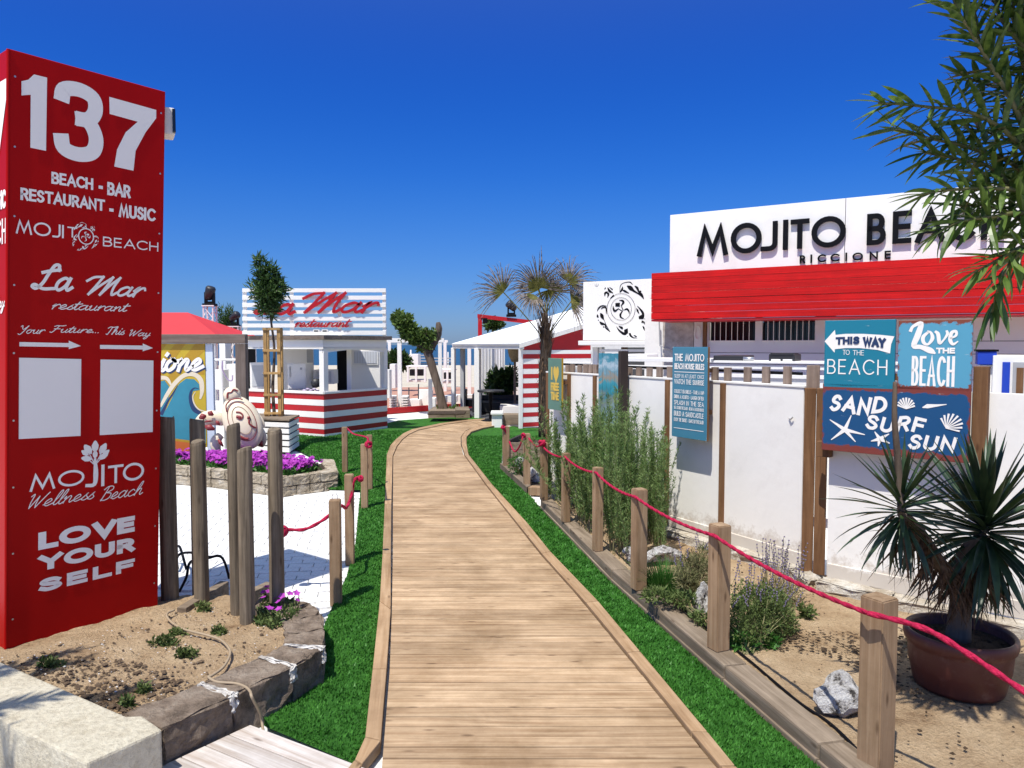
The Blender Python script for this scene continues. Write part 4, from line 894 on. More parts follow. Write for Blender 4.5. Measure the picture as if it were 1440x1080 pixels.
def board(name, label, face, corners, mat, thick=.025, w=0.0, backmat=None, cat='sign', pix=True, framed=None):
    """sign board from its lower-left and upper-right pixel corners on a face, own origin at its centre and turned with the face"""
    (u0, v0), (u1, v1) = (face.uv(*corners[0]), face.uv(*corners[1])) if pix else corners
    c = face.P((u0 + u1) / 2, (v0 + v1) / 2, w); ang = math.atan2(face.t.y, face.t.x)
    root = bpy.data.objects.new(name, None); COL.objects.link(root); root.location = c; root['ox'], root['oy'], root['oz'] = c.x, c.y, c.z; tag(root, label, cat)
    hw, hh = (u1 - u0) / 2, (v1 - v0) / 2
    mb = MB(); mb.box((0, 0, 0), (hw * 2, thick, hh * 2))
    me = bpy.data.meshes.new('board'); me.from_pydata(mb.v, [], mb.f); me.materials.append(mat); me.materials.append(backmat or mat)
    bm = bmesh.new(); bm.from_mesh(me); bmesh.ops.bevel(bm, geom=list(bm.edges), offset=.0025, segments=1, affect='EDGES'); bm.normal_update()
    for f in bm.faces: f.material_index = 0 if f.normal.y < -.6 else 1
    bm.to_mesh(me); bm.free()
    o = bpy.data.objects.new('board', me); COL.objects.link(o); o.parent = root; o.matrix_local = Matrix.Rotation(ang, 4, 'Z')
    return root, (u0, v0, u1, v1), hw, hh
def on(root, name, fn, mat, **kw): mb = MB(); fn(mb); return add(name, mb, mat, root, **kw)
W0 = .0145
t_b = rustboard('turquoise_board', (.004, .18, .27), (.1, .3, .36), -.05, .2, .25, .24)
r1, bb, hw, hh = board('wall_sign', 'turquoise square sign with a white arrow reading this way to the beach', SF, ((1159, 544), (1260.5, 449)), t_b)
on(r1, 'arrow_banner', lambda m: fpoly(m, SF, [(1160.5, 480), (1175, 464), (1176, 471), (1190, 469.5), (1215, 469.5), (1240, 471), (1258.5, 473), (1254, 484), (1252.5, 497), (1235, 492), (1210, 489.5), (1190, 489.5), (1175, 491), (1174.5, 496)], W0), M_print)
on(r1, 'lettering', lambda m: text(m, SF, 'THIS', ((1176, 485), (1210, 474)), .28, w=W0 + .002, track=.25, curve=lambda t: .006 * t), M_navy)
on(r1, 'lettering', lambda m: text(m, SF, 'WAY', ((1214, 487), (1247, 473.5)), .28, w=W0 + .002, track=.25, curve=lambda t: -.012 * t), M_navy)
on(r1, 'lettering', lambda m: text(m, SF, 'TO', ((1186, 499), (1196, 492)), .10, w=W0), M_print); on(r1, 'lettering', lambda m: text(m, SF, 'THE', ((1200, 499.5), (1216, 492.5)), .10, w=W0), M_print)
letters(r1, M_print, SF, 'BEACH', ((1164, 525.5), (1249, 506)), .085, w=W0, track=.25)
lb = rustboard('light_blue_board', (.085, .32, .46), (.2, .05, .025), .022, .7, .255, .245)
r2, bb, hw, hh = board('wall_sign', 'light blue sign with ragged rusty rim reading love the beach', SF, ((1262, 547), (1369, 449)), lb)
def love(m):
    f = SF; U = lambda x, y, w_: (*f.uv(x, y), w_)
    for q in ([U(1281, 466, .022), U(1285, 459, .02), U(1296, 455, .03), U(1292, 470, .04), U(1286, 486, .034), U(1296, 488, .03), U(1309, 493, .04), U(1316, 497, .01)],
              [U(1306, 467, .016), U(1299, 474, .024), U(1300, 482, .022), U(1306, 484, .016), U(1312, 476, .024), U(1310, 468, .016), U(1305, 466, .014)],
              [U(1316, 466, .016), U(1320, 470, .024), U(1322, 482, .022), U(1327, 479, .012), U(1333, 470, .018), U(1332, 465, .014)],
              [U(1337, 476, .01), U(1345, 472, .016), U(1345, 466, .018), U(1339, 468, .022), U(1337, 478, .024), U(1341, 484, .018), U(1348, 480, .008)]):
        ribbon(m, f, cr(q, 5), 0, W0 + .0003 * len(m.f) / 20, .3)
on(r2, 'lettering', love, M_print)
on(r2, 'lettering', lambda m: text(m, SF, 'THE', ((1317, 497), (1344, 489)), .27, w=W0, track=.2), M_print)
letters(r2, M_print, SF, 'BEACH', ((1282, 542), (1344, 501)), .085, w=W0, track=.42)
db = rustboard('deep_blue_board', (.002, .065, .18), (.19, .035, .025), .015, .45, .5, .225)
r3, bb, hw, hh = board('wall_sign', 'wide deep blue sign with starfish and shells reading sand surf sun', SF, ((1156, 632), (1366, 546)), db)
letters(r3, M_print, SF, 'SAND', ((1168, 579), (1249, 560)), .21, w=W0, track=.3, slant=.2, curve=lambda t: .012 * math.sin(9 * t))
letters(r3, M_print, SF, 'SURF', ((1218, 604), (1304, 588)), .21, w=W0, track=.3, slant=.2, curve=lambda t: .01 * math.sin(8 * t + 2))
letters(r3, M_print, SF, 'SUN', ((1278, 631), (1347, 615)), .21, w=W0, track=.3, slant=.2)
def starfish(m, cxy, arms):
    for i, (x, y) in enumerate(arms):
        a0, a1 = SF.uv(*cxy), SF.uv(x, y); mid = ((a0[0] + a1[0]) / 2, (a0[1] + a1[1]) / 2); ribbon(m, SF, [(*a0, .032), (*mid, .018), (*a1, .006)], 0, W0 + i * .0004, .4)
on(r3, 'starfish', lambda m: starfish(m, (1189, 604), [(1168, 590), (1198, 584), (1217, 611), (1204, 621), (1170, 618)]), M_print)
on(r3, 'starfish', lambda m: starfish(m, (1238, 617), [(1231, 607), (1251, 610), (1252, 623), (1236, 627), (1226, 620)]), M_print)
def shell(m, c, r_, a0, a1, hub, n=9):
    u, v = SF.uv(*c); h = SF.uv(*hub)
    for i in range(n):
        a = R(a0 + (a1 - a0) * i / (n - 1)); ribbon(m, SF, [(*h, .003), (u + math.cos(a) * r_, v + math.sin(a) * r_, .0135)], 0, W0 + i * .0003, .3)
on(r3, 'shell', lambda m: shell(m, (1275, 570), .055, 180, 0, (1275, 575)), M_print)
on(r3, 'shell', lambda m: shell(m, (1338, 596), .07, 150, -40, (1331, 602)), M_print)
on(r3, 'shell', lambda m: ribbon(m, SF, [(*SF.uv(1298, 573), .006), (*SF.uv(1305, 571), .03), (*SF.uv(1318, 570), .016), (*SF.uv(1332, 568.5), .004)], 0, W0, 0), M_print)
# house rules sign on the left section
HF = LF.shift(.13)
_a, _b2 = HF.uv(946, 613), HF.uv(997, 488)
hm = rustboard('slate_blue_board', (.05, .20, .29), (.6, .57, .53), -.012, .4, (_b2[0] - _a[0]) / 2, (_b2[1] - _a[1]) / 2, (.6, .6, .58), .5)
r4, bb, hw, hh = board('wall_sign', 'tall slate blue beach house rules sign with small white lines of text', HF, ((946, 613), (997, 488)), hm, .03, backmat=W_fpost)
u0, v0, u1, v1 = bb; Wd, Hh = u1 - u0, v1 - v0
for s_, a_, b2, wt in [('THE MOJITO', .845, .925, .15), ('BEACH HOUSE RULES', .755, .82, .15), ('SLEEP IN AT LEAST ONCE', .66, .70, .11), ('WATCH THE SUNRISE', .59, .645, .12), ('COLLECT SEASHELLS - TAKE A NAP', .49, .53, .11), ('DRINK A MOJITO - LAUGH OFTEN', .43, .47, .12), ('SPLASH IN THE SEA', .36, .41, .12), ('SEA SCRUB THE SAND - READ A GOOD BOOK', .31, .345, .11), ('BUILD A SANDCASTLE', .235, .29, .12), ('ENJOY THE SUNSET - DANCE IN THE SAND', .175, .215, .11)]:
    on(r4, 'text_line', lambda m: text(m, HF, s_, (u0 + Wd * .07, v0 + Hh * a_, u0 + Wd * .92, v0 + Hh * b2), wt, w=.0175, track=.2), M_print, kind='stuff')
for a_ in (.725, .10): on(r4, 'rule_line', lambda m: ribbon(m, HF, [(u0 + Wd * .07, v0 + Hh * a_), (u0 + Wd * .92, v0 + Hh * a_)], .006, .0175, 0), M_print)
for a_ in (.3, .75): mb = MB(); mb.fbox(HF, u0 + .05, u1 - .05, v0 + Hh * a_ - .02, v0 + Hh * a_ + .02, -.105, -.016); add('batten', mb, W_fpost, r4)
# beach painting sign
m_pt, nt, b = new_mat('beach_painting'); tc = nt.nodes.new('ShaderNodeTexCoord'); sp = nt.nodes.new('ShaderNodeSeparateXYZ'); L(nt, tc.outputs['Object'], sp.inputs[0])
n = noise(nt, tc.outputs['Object'], 7, 8, .7, .5); a_ = nt.nodes.new('ShaderNodeMath'); a_.operation = 'MULTIPLY_ADD'; L(nt, n.outputs[0], a_.inputs[0]); a_.inputs[1].default_value = .45; L(nt, sp.outputs[2], a_.inputs[2])
r = ramp(nt, [(.0, (.2, .3, .32)), (.12, (.16, .2, .18)), (.22, (.02, .2, .25)), (.3, (.03, .27, .34)), (.36, (.3, .24, .17)), (.42, (.12, .28, .35)), (.5, (.4, .5, .55)), (.58, (.05, .24, .32)), (.75, (.02, .16, .24))]); L(nt, a_.outputs[0], r.inputs[0]); L(nt, r.outputs[0], b.inputs['Base Color']); b.inputs['Roughness'].default_value = .7
PF = LF.shift(.12)
(u0, v1), (u1, _) = PF.uv(842, 497), PF.uv(870, 497); v0 = PF.uv(842, 598)[1]; n_ = 5
r5 = thing('painted_board', 'tall plank board painted with a blue beach scene beside a dark post', 'sign', tuple(PF.P((u0 + u1) / 2, (v0 + v1) / 2)))
for i in range(n_):
    mb = MB(); a_ = u0 + (u1 - u0) * i / n_; b2 = u0 + (u1 - u0) * (i + 1) / n_ - .003; mb.fbox(PF, a_, b2, v0, v1 + rnd.uniform(-.006, .006), -.02, rnd.uniform(-.002, .002)); add('plank', mb, m_pt, r5, bevel=.002)
mb = MB(); mb.fbox(PF, u1 + .004, u1 + .055, v0 - .1, v1 + .03, -.09, .01); add('dark_post', mb, paint('dark_brown', (.03, .018, .012), .7), r5, bevel=.004)
mb = MB(); mb.fbox(PF, u0, u1, v0 + .2, v0 + .25, -.10, -.022); mb2 = add('batten', mb, W_fpost, r5)
# green heart sign
GF = LF.shift(.12)
gb = paint('sage_board', (.10, .20, .15), .6, .08, 6)
r6, bb, hw, hh = board('wall_sign', 'narrow sage green sign with a yellow heart nearest the palm trunk', GF, ((772, 575), (791, 504)), gb, .03, backmat=M_amber)
u0, v0, u1, v1 = bb; Wd, Hh = u1 - u0, v1 - v0; M_yl = paint('yellow_lettering', (.62, .42, .07), .5)
on(r6, 'lettering', lambda m: text(m, GF, 'I', (u0 + Wd * .24, v0 + Hh * .58, u0 + Wd * .38, v0 + Hh * .83), .2, w=.0175), M_yl)
def heart(m):
    cx_, cz_ = u0 + Wd * .62, v0 + Hh * .7; s_ = Wd * .021
    m.face([GF.P(cx_ + s_ * 16 * math.sin(t) ** 3 * .62, cz_ + s_ * 1.25 * (13 * math.cos(t) - 5 * math.cos(2 * t) - 2 * math.cos(3 * t) - math.cos(4 * t)), .0175) for t in [2 * math.pi * k / 28 for k in range(28)]])
on(r6, 'heart', heart, M_yl)
on(r6, 'lettering', lambda m: text(m, GF, 'FREE', (u0 + Wd * .22, v0 + Hh * .37, u0 + Wd * .84, v0 + Hh * .53), .22, w=.0175, track=.2), M_yl)
on(r6, 'lettering', lambda m: text(m, GF, 'TIME', (u0 + Wd * .22, v0 + Hh * .19, u0 + Wd * .84, v0 + Hh * .35), .22, w=.0175, track=.2), M_yl)
mb = MB(); mb.fbox(GF, u0 + .03, u1 - .03, v0 + Hh * .5, v0 + Hh * .5 + .04, -.10, -.016); add('batten', mb, W_fpost, r6)

# ---------------------------------------------------------------- rope posts and ropes
def rope_post(px, ytop, ybase, wpx, z, label, group, ang=.3, ztop=None, d=None, mat=None):
    c = G(px, ybase, z) if d is None else XD(px, d, z); d = c.y; w_ = wpx / F * d / (math.cos(ang) + math.sin(ang)) ; c = Vector((c.x, c.y + w_ * .5, z)); zt = D(0, ytop, c.y - w_ * .5).z if ztop is None else ztop
    mb = MB(); mb.box((0, 0, (zt - z) / 2), (w_, w_, zt - z)); me = bpy.data.meshes.new('rope_post'); me.from_pydata(mb.v, [], mb.f); me.materials.append(mat or W_post)
    bm = bmesh.new(); bm.from_mesh(me); bmesh.ops.bevel(bm, geom=list(bm.edges), offset=.006, segments=2, affect='EDGES'); bm.to_mesh(me); bm.free()
    o = bpy.data.objects.new('rope_post', me); COL.objects.link(o); o.location = (c.x, c.y, z); o.rotation_euler = (0, 0, ang); tag(o, label, 'post', group); o['w'] = w_
    return Vector((c.x, c.y, zt)), w_
gR, gL = 'square rope posts along the right planting bed', 'square rope posts left of the boardwalk'
P1, w1 = rope_post(1255, 845, 0, 50, ZB - .1, 'nearest thick square post in front of the potted yucca', gR, .5, d=3.2)
P2, w2 = rope_post(1013, 740, 917, 31, ZB, 'square post beside the round bush, second from the viewer', gR, .42)
P3, w3 = rope_post(899.5, 689, 831, 23, ZB, 'square post beside the grass tuft and white rock', gR, .35)
P4, w4 = rope_post(841, 658, 776, 16, ZB, 'square post in front of the tall willowy shrubs', gR, .35)
P5, w5 = rope_post(796, 638, 735, 13.5, ZB, 'slim square post half hidden by the shrub leaves', gR, .35)
P6, w6 = rope_post(765, 623, 704, 12, ZB, 'square post at the far end of the shrub row carrying a rope knot', gR, .35)
P7, w7 = rope_post(741, 610, 682, 10.5, .1, 'square post at the corner of the small rock bed', gR, .3)
P8, w8 = rope_post(711.5, 600, 656, 10.5, .1, 'farthest right hand post with a slack rope loop', gR, .3)
L1, v1_ = rope_post(471, 704, 853, 18, 0, 'nearest left post with a small wire ring on top', gL, .12)
L2, v2_ = rope_post(491, 668, 796, 14, 0, 'left post where the log rope is knotted', gL, .12)
L3, v3_ = rope_post(512, 625, 717, 10.5, 0, 'middle left post carrying a red knot', gL, .12)
L4, v4_ = rope_post(519.5, 612, 690, 8.5, 0, 'slim left post just behind the knotted one', gL, .12)
L5, v5_ = rope_post(484.5, 601, 666, 8.5, 0, 'farthest left post near the striped kiosk', gL, .12)
o = add('wire_ring', MB().tube([L1 + Vector((math.cos(R(a)) * .022, 0, .02 + math.sin(R(a)) * .026)) for a in range(-60, 250, 20)], .0025, 5, False), M_metal, loc=tuple(L1)); tag(o, 'thin wire ring fixed on top of the nearest left post', 'ring')
def rope(name, pts, r_, label, group='red ropes between the posts', sag=None, k=8):
    q = cr(pts, k); t = thing(name, label, 'rope', tuple(q[0]), group)
    # two twisted strands
    d = [0]
    for i in range(1, len(q)): d.append(d[-1] + (Vector(q[i]) - Vector(q[i-1])).length)
    L_ = d[-1]; n = int(min(L_ / .009, 520)); A_, B_ = [], []
    q = [Vector(p) for p in q]; j = 0
    for i in range(n + 1):
        s_ = L_ * i / n
        while j < len(d) - 2 and d[j+1] < s_: j += 1
        p = q[j].lerp(q[j+1], (s_ - d[j]) / max(d[j+1] - d[j], 1e-6)); tg = (q[j+1] - q[j]).normalized(); a = tg.cross(Vector((0, 0, 1))); a = a.normalized() if a.length > .1 else Vector((1, 0, 0)); c = tg.cross(a); ph = s_ / (r_ * 2.4)
        A_.append(p + (a * math.cos(ph) + c * math.sin(ph)) * r_ * .3); B_.append(p - (a * math.cos(ph) + c * math.sin(ph)) * r_ * .3)
    for S_ in (A_, B_): add('strand', MB().tube(S_, r_ * .76, 7), M_rope, t, smooth=True)
    return t
def knot(p, r_, seed, parent):
    mb = MB(); rr = random.Random(seed)
    for k in range(3):
        ax = Vector((rr.uniform(-1, 1), rr.uniform(-1, 1), rr.uniform(-1, 1))).normalized(); u = ax.orthogonal().normalized(); v = ax.cross(u)
        mb.tube([Vector(p) + (u * math.cos(R(a)) + v * math.sin(R(a))) * r_ for a in range(0, 361, 30)], r_ * .5, 6, False)
    add('knot', mb, M_rope, parent, smooth=True)
def sagline(a, b, s_, n=6): return [a.lerp(b, i / n) - Vector((0, 0, 4 * s_ * (i / n) * (1 - i / n))) for i in range(n + 1)]
def side(P, w_, dx=-.5, dz=-.055, dy=-.62): return P + Vector((w_ * dx, w_ * dy, dz))
chain = [(side(P6, w6, -.1, -.05)), side(P5, w5, -.2, -.03), side(P4, w4, -.3, -.04), side(P3, w3, -.45, -.05), side(P2, w2, -.5, -.055), side(P1, w1, -.75, -.05)]
labs = ['red rope from the far knotted post to the slim shrub post', 'red rope across the tall shrubs between slim posts', 'red rope sagging in front of the willowy shrubs', 'red rope between the rock post and the bush post', 'long red rope over the round bush towards the nearest post']
for i in range(5):
    r_ = rope('rope', sagline(chain[i], chain[i+1], .035 if i < 3 else .03), .0115, labs[i])
endp = chain[-1] + (G(1440, 972, .5) - chain[-1]).normalized() * 2.4
r_ = rope('rope', [chain[-1]] + [D(1300, 884, 3.0), D(1370, 925, 2.86), D(1440, 972, 2.72), D(1530, 1030, 2.6)], .0128, 'thick red rope running past the plant pot out of view')
for p, w_, i in ((chain[-1], w1, 0), (chain[-2], w2, 1)):
    pass
r_ = rope('rope', [side(P7, w7, -.6, -.02), side(P7, w7, -1.2, -.16), P8.lerp(P7, .45) - Vector((0, 0, .33)), side(P8, w8, .7, -.26), side(P8, w8, -.3, -.03)], .012, 'slack red rope loop between the two farthest right posts'); knot(side(P8, w8, -.5, -.01), .028, 3, r_); knot(side(P7, w7, -.6, -.02), .026, 4, r_)
kk = rope('rope', [side(P6, w6, -.2, -.02), P6 + Vector((0, .15, -.02)), P7.lerp(P6, .6) + Vector((0, 0, -.1)), side(P7, w7, .3, -.06)], .012, 'short red rope behind the far knotted post'); knot(side(P6, w6, -.3, .0), .035, 5, kk)
lc = D(396, 746, 6.62); q = rope('rope', [D(397, 745, 5.9), D(410, 745, 5.9), D(430, 744, 5.9), D(455, 731, 5.95), D(478, 712, 6.1), D(487, 714, 6.45), D(494, 697, 6.6), D(498, 676, 6.62), D(505, 671, 6.62)], .0145, 'red rope tied to the flower side log and looped over two left posts'); knot(D(397, 747, 5.88), .035, 6, q); knot(D(507, 673, 6.62), .022, 7, q)
q = rope('rope', [side(L5, v5_, .7, -.02), L5.lerp(L4, .4) - Vector((0, 0, .06)), side(L4, v4_, -.3, -.03), side(L3, v3_, .6, -.0)], .012, 'red rope strung between the far left posts'); knot(side(L3, v3_, .8, .0), .034, 8, q)

# ---------------------------------------------------------------- small rock bed and raised planter beyond
sb = thing('timber_bed', 'small low timber bed holding white rocks at the turn of the turf', 'planting bed', tuple(G(741, 692, 0)))
pts = [G(703, 652, .1), G(741, 686, .1), G(764, 687, .1)]; inn_ = [pts[0] + Vector((.14, .03, 0)), pts[1] + Vector((.06, .14, 0)), pts[2] + Vector((0, .14, 0))]
strip_boards('sleeper', pts[:2], inn_[:2], 0, .11, W_sleeper, sb, 1.4, .004, .008); strip_boards('sleeper', [pts[1] + Vector((.01, 0, 0)), pts[2]], [inn_[1] + Vector((.01, 0, 0)), inn_[2]], 0, .11, W_post, sb, 1.4, .004, .008)
pp = [(p.x, p.y) for p in [inn_[0], inn_[1], inn_[2], G(768, 655, .1), G(717, 650, .1)]]; sand_patch('bed_soil', pp, .08, E_soil, sb, .06, .02, 6)
rp = thing('raised_planter', 'raised planter box of brown boards at the foot of the palm', 'planter', tuple(G(740, 655, 0)))
f = Face(G(718, 655, 0), G(762, 657, 0) - G(718, 655, 0)); W_ = f.uv(762, 640)[0]
for i in range(3): mb = MB(); mb.fbox(f, 0, W_, .02 + i * .125, .138 + i * .125, -.04, 0); add('board', mb, W_sleeper, rp, bevel=.005)
mb = MB(); mb.fbox(f, -.05, -.002, 0, .43, -.8, .0); add('end_board', mb, paint('dark_timber', (.03, .02, .015), .8), rp, bevel=.005)  # end board coloured much darker than the front boards
mb = MB(); mb.fbox(f, 0, W_, .3, .34, -.8, -.045); add('soil', mb, E_soil, rp)
# rocks
def rock(name, px, py, z, r_, label, seed, sq=(1, .8, .7), grp='white rocks in the planting beds'):
    c = G(px, py, z); mb = MB(); mb.blob((c.x, c.y + r_ * sq[1], z + r_ * sq[2] * .75), r_ * 1.12, 3, .62, seed, sq); o = add(name, mb, E_rock, loc=(c.x, c.y + r_ * sq[1], z)); tag(o, label, 'rock', grp); return o
rock('rock', 1187, 1010, .1, .14, 'speckled white rock beside the nearest rope post', 3, (1.2, .9, .85))
rock('rock', 933, 797, .1, .16, 'low white rock behind the grass tuft', 5, (1.15, .8, .6))
rock('rock', 993, 862, .1, .10, 'white rock tucked left of the post by the round bush', 6, (.8, .8, 1.1))
rock('rock', 884, 792, .1, .09, 'small white rock at the foot of the shrubs', 7, (1, .8, .9))
rock('rock', 731, 662, .08, .115, 'pale round rock in the small far bed', 8, (1, .9, .95))
rock('rock', 751, 680, .08, .12, 'grey and white rock at the front of the small far bed', 9, (1, .8, 1))
rock('rock', 762, 672, .08, .09, 'small white rock at the right of the small far bed', 10)
# ================================================================ BEACH BAR BUILDING behind the fence
BT = Vector((.849, -.528, 0)).normalized()
BO = XD(915, 10.5)                          # left end of the red fascia on the ground plan
bar = thing('beach_bar', 'white beach bar building with a red fascia and black three dimensional lettering', 'building', (BO.x, BO.y, 0))
FF = Face(BO, BT)                           # fascia plane
v_b, v_t = FF.uv(915, 449)[1], FF.uv(915, 384)[1]; LEN = 8.5
W_redf = wood('red_fascia_boards', (.42, .002, .003), (.66, .005, .005), 'X', .7, 70, False, bstr=.5, objvar=.06)
nb = 7
for i in range(nb):
    a_, b2 = v_b + (v_t - v_b) * i / nb, v_b + (v_t - v_b) * (i + 1) / nb - .004
    mb = MB(); mb.box((LEN / 2, 0, (a_ + b2) / 2), (LEN, .05, b2 - a_)); me = bpy.data.meshes.new('fascia_board'); me.from_pydata(mb.v, [], mb.f); me.materials.append(W_redf)
    o = bpy.data.objects.new('fascia_board', me); COL.objects.link(o); o.parent = bar; o.matrix_local = Matrix.Translation(FF.P(0, 0, -.025 + rnd.uniform(-.003, .003)) - Vector((BO.x, BO.y, 0))) @ Matrix.Rotation(math.atan2(BT.y, BT.x), 4, 'Z')
mb = MB(); mb.fbox(FF, 0, LEN, v_b - .03, v_b - .004, -1.0, -.01); add('soffit', mb, M_red, bar)
mb = MB(); mb.fbox(FF, 0, .03, v_b, v_t, -.9, -.06); add('fascia_return', mb, M_red, bar)
SFc = FF.shift(-.35)                        # white sign wall above, set back
us0 = SFc.uv(942, 340)[0]; vt2 = SFc.uv(942, 302.5)[1]
mb = MB(); mb.fbox(SFc, us0, SFc.uv(1188, 340)[0] - .003, v_t - .3, vt2, -.15, 0); add('sign_panel', mb, M_panel, bar, bevel=.004)
mb = MB(); mb.fbox(SFc, SFc.uv(1188, 340)[0] + .003, us0 + 8.2, v_t - .3, vt2, -.15, 0); add('sign_panel', mb, M_panel, bar, bevel=.004)
mb = MB(); mb.fbox(SFc, us0 - .2, us0 + 8.2, v_t - .35, v_t - .3, -1.5, .30); add('canopy_deck', mb, M_whitew, bar)
def letter(ch, box, wt=.16, th=.03, st=.016): 
    mb = MB(); text(mb, SFc, ch, box, wt, w=st + th, thick=th); return add('letter', mb, M_black, bar)
for ch, bx in [('M', ((981.5, 361.5), (1025, 317))), ('O', ((1028.5, 358), (1072, 312))), ('j', ((1070.5, 354), (1094.5, 311))), ('I', ((1101.5, 352), (1107, 309.5))), ('T', ((1112, 351), (1139, 307.5))), ('O', ((1141.5, 350), (1190.5, 302.5))),
               ('B', ((1219, 345.5), (1247, 299.5))), ('E', ((1255, 343.5), (1283, 296))), ('A', ((1287, 342.5), (1331, 293))), ('C', ((1333, 340.5), (1372, 290))), ('H', ((1379, 338), (1414, 287)))]:
    letter(ch, bx)
for i, ch in enumerate('RICCIONE'):
    xs = [(1125, 1133), (1140, 1141.6), (1150, 1162), (1168, 1181), (1189, 1190.6), (1199, 1214), (1223, 1235), (1244, 1253)][i]
    sl_ = .012 * (xs[0] - 1125); letter(ch, ((xs[0], 371 - sl_ * 4.5), (xs[1], 359 - sl_ * 4.5)), .19, .02, .012)
# wall under the fascia: set back
WF = FF.shift(-.75)
def wb(name, x0, x1, y0, y1, w0, w1, mat, f=WF, ymid=470, **kw):
    u0, u1 = f.uv(x0, ymid)[0], f.uv(x1, ymid)[0]; v1 = f.uv((x0 + x1) / 2, y0)[1] if y0 < 400 or True else 0; v0 = f.uv((x0 + x1) / 2, y1)[1] if y1 is not None else 0
    mb = MB(); mb.fbox(f, u0, u1, v0, v1, w0, w1); return add(name, mb, mat, bar, **kw)
u_w0, u_w1 = WF.uv(992, 470)[0], 8.3
M_siding = paint('white_siding', (.76, .76, .76), .55, .03, 2, 30, .05)
# boarded wall with two barred openings
vt_, vb1 = v_b - .03, WF.uv(1030, 480)[1]
nbd = 11
for i in range(nbd):
    a_ = .3 + (vb1 - .3) * i / nbd; b2 = .3 + (vb1 - .3) * (i + 1) / nbd - .008
    mb = MB(); mb.fbox(WF, u_w0, u_w1, a_, b2, -.03, 0); add('siding_board', mb, M_siding, bar)
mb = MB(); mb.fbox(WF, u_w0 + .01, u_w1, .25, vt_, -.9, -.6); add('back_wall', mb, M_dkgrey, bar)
for (x0, x1) in ((985, 997.5), (1062, 1072), (1146, 1175)):
    wb('mullion', x0, x1, 440, 481, -.03, .004, M_siding)
uu = WF.uv(1175, 470)[0]; mb = MB(); mb.fbox(WF, uu + .003, u_w1, vb1, vt_, -.03, 0); add('siding_board', mb, M_siding, bar)
for (x0, x1) in ((997.5, 1062), (1072, 1146)):
    u0, u1 = WF.uv(x0, 470)[0], WF.uv(x1, 470)[0]
    wn = MB(); wn.fbox(WF, u0, u1, vb1, vt_, -.10, -.08); wo = add('window', wn, M_glass, bar)
    k = 8 if x0 < 1000 else 9
    for i in range(1, k): mb = MB(); u = u0 + (u1 - u0) * i / k; mb.tube([WF.P(u, vb1 - .03, .01), WF.P(u, vt_, .01)], .0055, 6); add('bar', mb, M_white, wo)
    mb = MB(); mb.fbox(WF, u0, u1, vb1 - .012, vb1 + .012, .002, .02); add('sill', mb, M_white, wo)
M_ply = earth('stained_plywood', [(.3, (.3, .26, .22)), (.5, (.5, .46, .41)), (.7, (.62, .59, .55))], 2.5, 12, .3)
wb('plywood_panel', 932, 975, 440, 530, -.05, -.002, M_ply)
wb('grey_door_panel', 976, 990, 440, 530, -.05, -.004, M_whitew)
mb = MB(); c = WF.uv(981, 468); ribbon(mb, WF, [(c[0] + .045 * math.cos(R(a)), c[1] + .1 * math.sin(R(a))) for a in range(0, 361, 20)], .02, .012, 0, .02); add('oval_vent', mb, M_whitew, bar)
wb('brown_post', 989.5, 994.5, 440, 560, -.02, .05, W_fpost)
mb = MB(); c0 = WF.uv(930, 450); mb.tube([WF.P(WF.uv(x, y)[0], WF.uv(x, y)[1], .03) for x, y in ((928, 450), (929, 486), (960, 498), (968, 508))], .012, 6); add('drain_pipe', mb, M_grey, bar)
wb('end_wall', 905, 931, 440, 640, -1.2, -.05, M_whitew)
# counter ledge, lower white boards, things standing on it
CF = Face(XD(870, 9.3), BT)
for (x0, x1, y0, y1, w0, w1) in ((866, 1000, 503, 508, -.5, 0), (1004, 1330, 507, 510, -.5, .02), (1004, 1330, 513.5, 518, -.06, 0), (1004, 1330, 525, 530, -.06, 0), (866, 1004, 513, 518.5, -.06, 0)):
    u0, u1 = CF.uv(x0, 510)[0], CF.uv(x1, 510)[0]; v1, v0 = CF.uv(x0, y0)[1], CF.uv(x0, y1)[1]; mb = MB(); mb.fbox(CF, u0, u1, v0, v1, w0, w1); add('counter_rail', mb, M_white, bar, bevel=.003)
u0, u1 = CF.uv(866, 510)[0], CF.uv(1330, 510)[0]; mb = MB(); mb.fbox(CF, u0, u1, .1, CF.uv(1000, 531)[1], -.05, -.02); add('counter_front', mb, M_whitew, bar)
def boxthing(name, label, cat, f, x0, x1, y0, y1, dep, mat, off=0, bev=.012, extra=None):
    u0, u1 = f.uv(x0, (y0 + y1) / 2)[0], f.uv(x1, (y0 + y1) / 2)[0]; v1, v0 = f.uv((x0 + x1) / 2, y0)[1], f.uv((x0 + x1) / 2, y1)[1]
    p = f.P((u0 + u1) / 2, v0, off); t = thing(name, label, cat, tuple(p)); mb = MB(); mb.fbox(f, u0, u1, v0, v1, -dep + off, off); add('casing', mb, mat, t, bevel=bev)
    if extra: extra(t, f, u0, u1, v0, v1, off)
    return t
def ex_crate(t, f, u0, u1, v0, v1, off):
    for a in (.28, .72):
        mb = MB(); uc = u0 + (u1 - u0) * a; mb.fbox(f, uc - .05, uc + .05, v0 + .02, v0 + .045, off, off + .006); add('latch', mb, M_white, t)
    mb = MB(); mb.fbox(f, u0 + .02, u1 - .02, v1 - .012, v1 + .012, off - .3, off + .008); add('lid', mb, M_rubber, t, bevel=.004)
boxthing('equipment_case', 'black equipment case with two latches on the bar counter', 'case', CF, 1078.5, 1116, 498, 511, .35, M_rubber, -.08, extra=ex_crate)
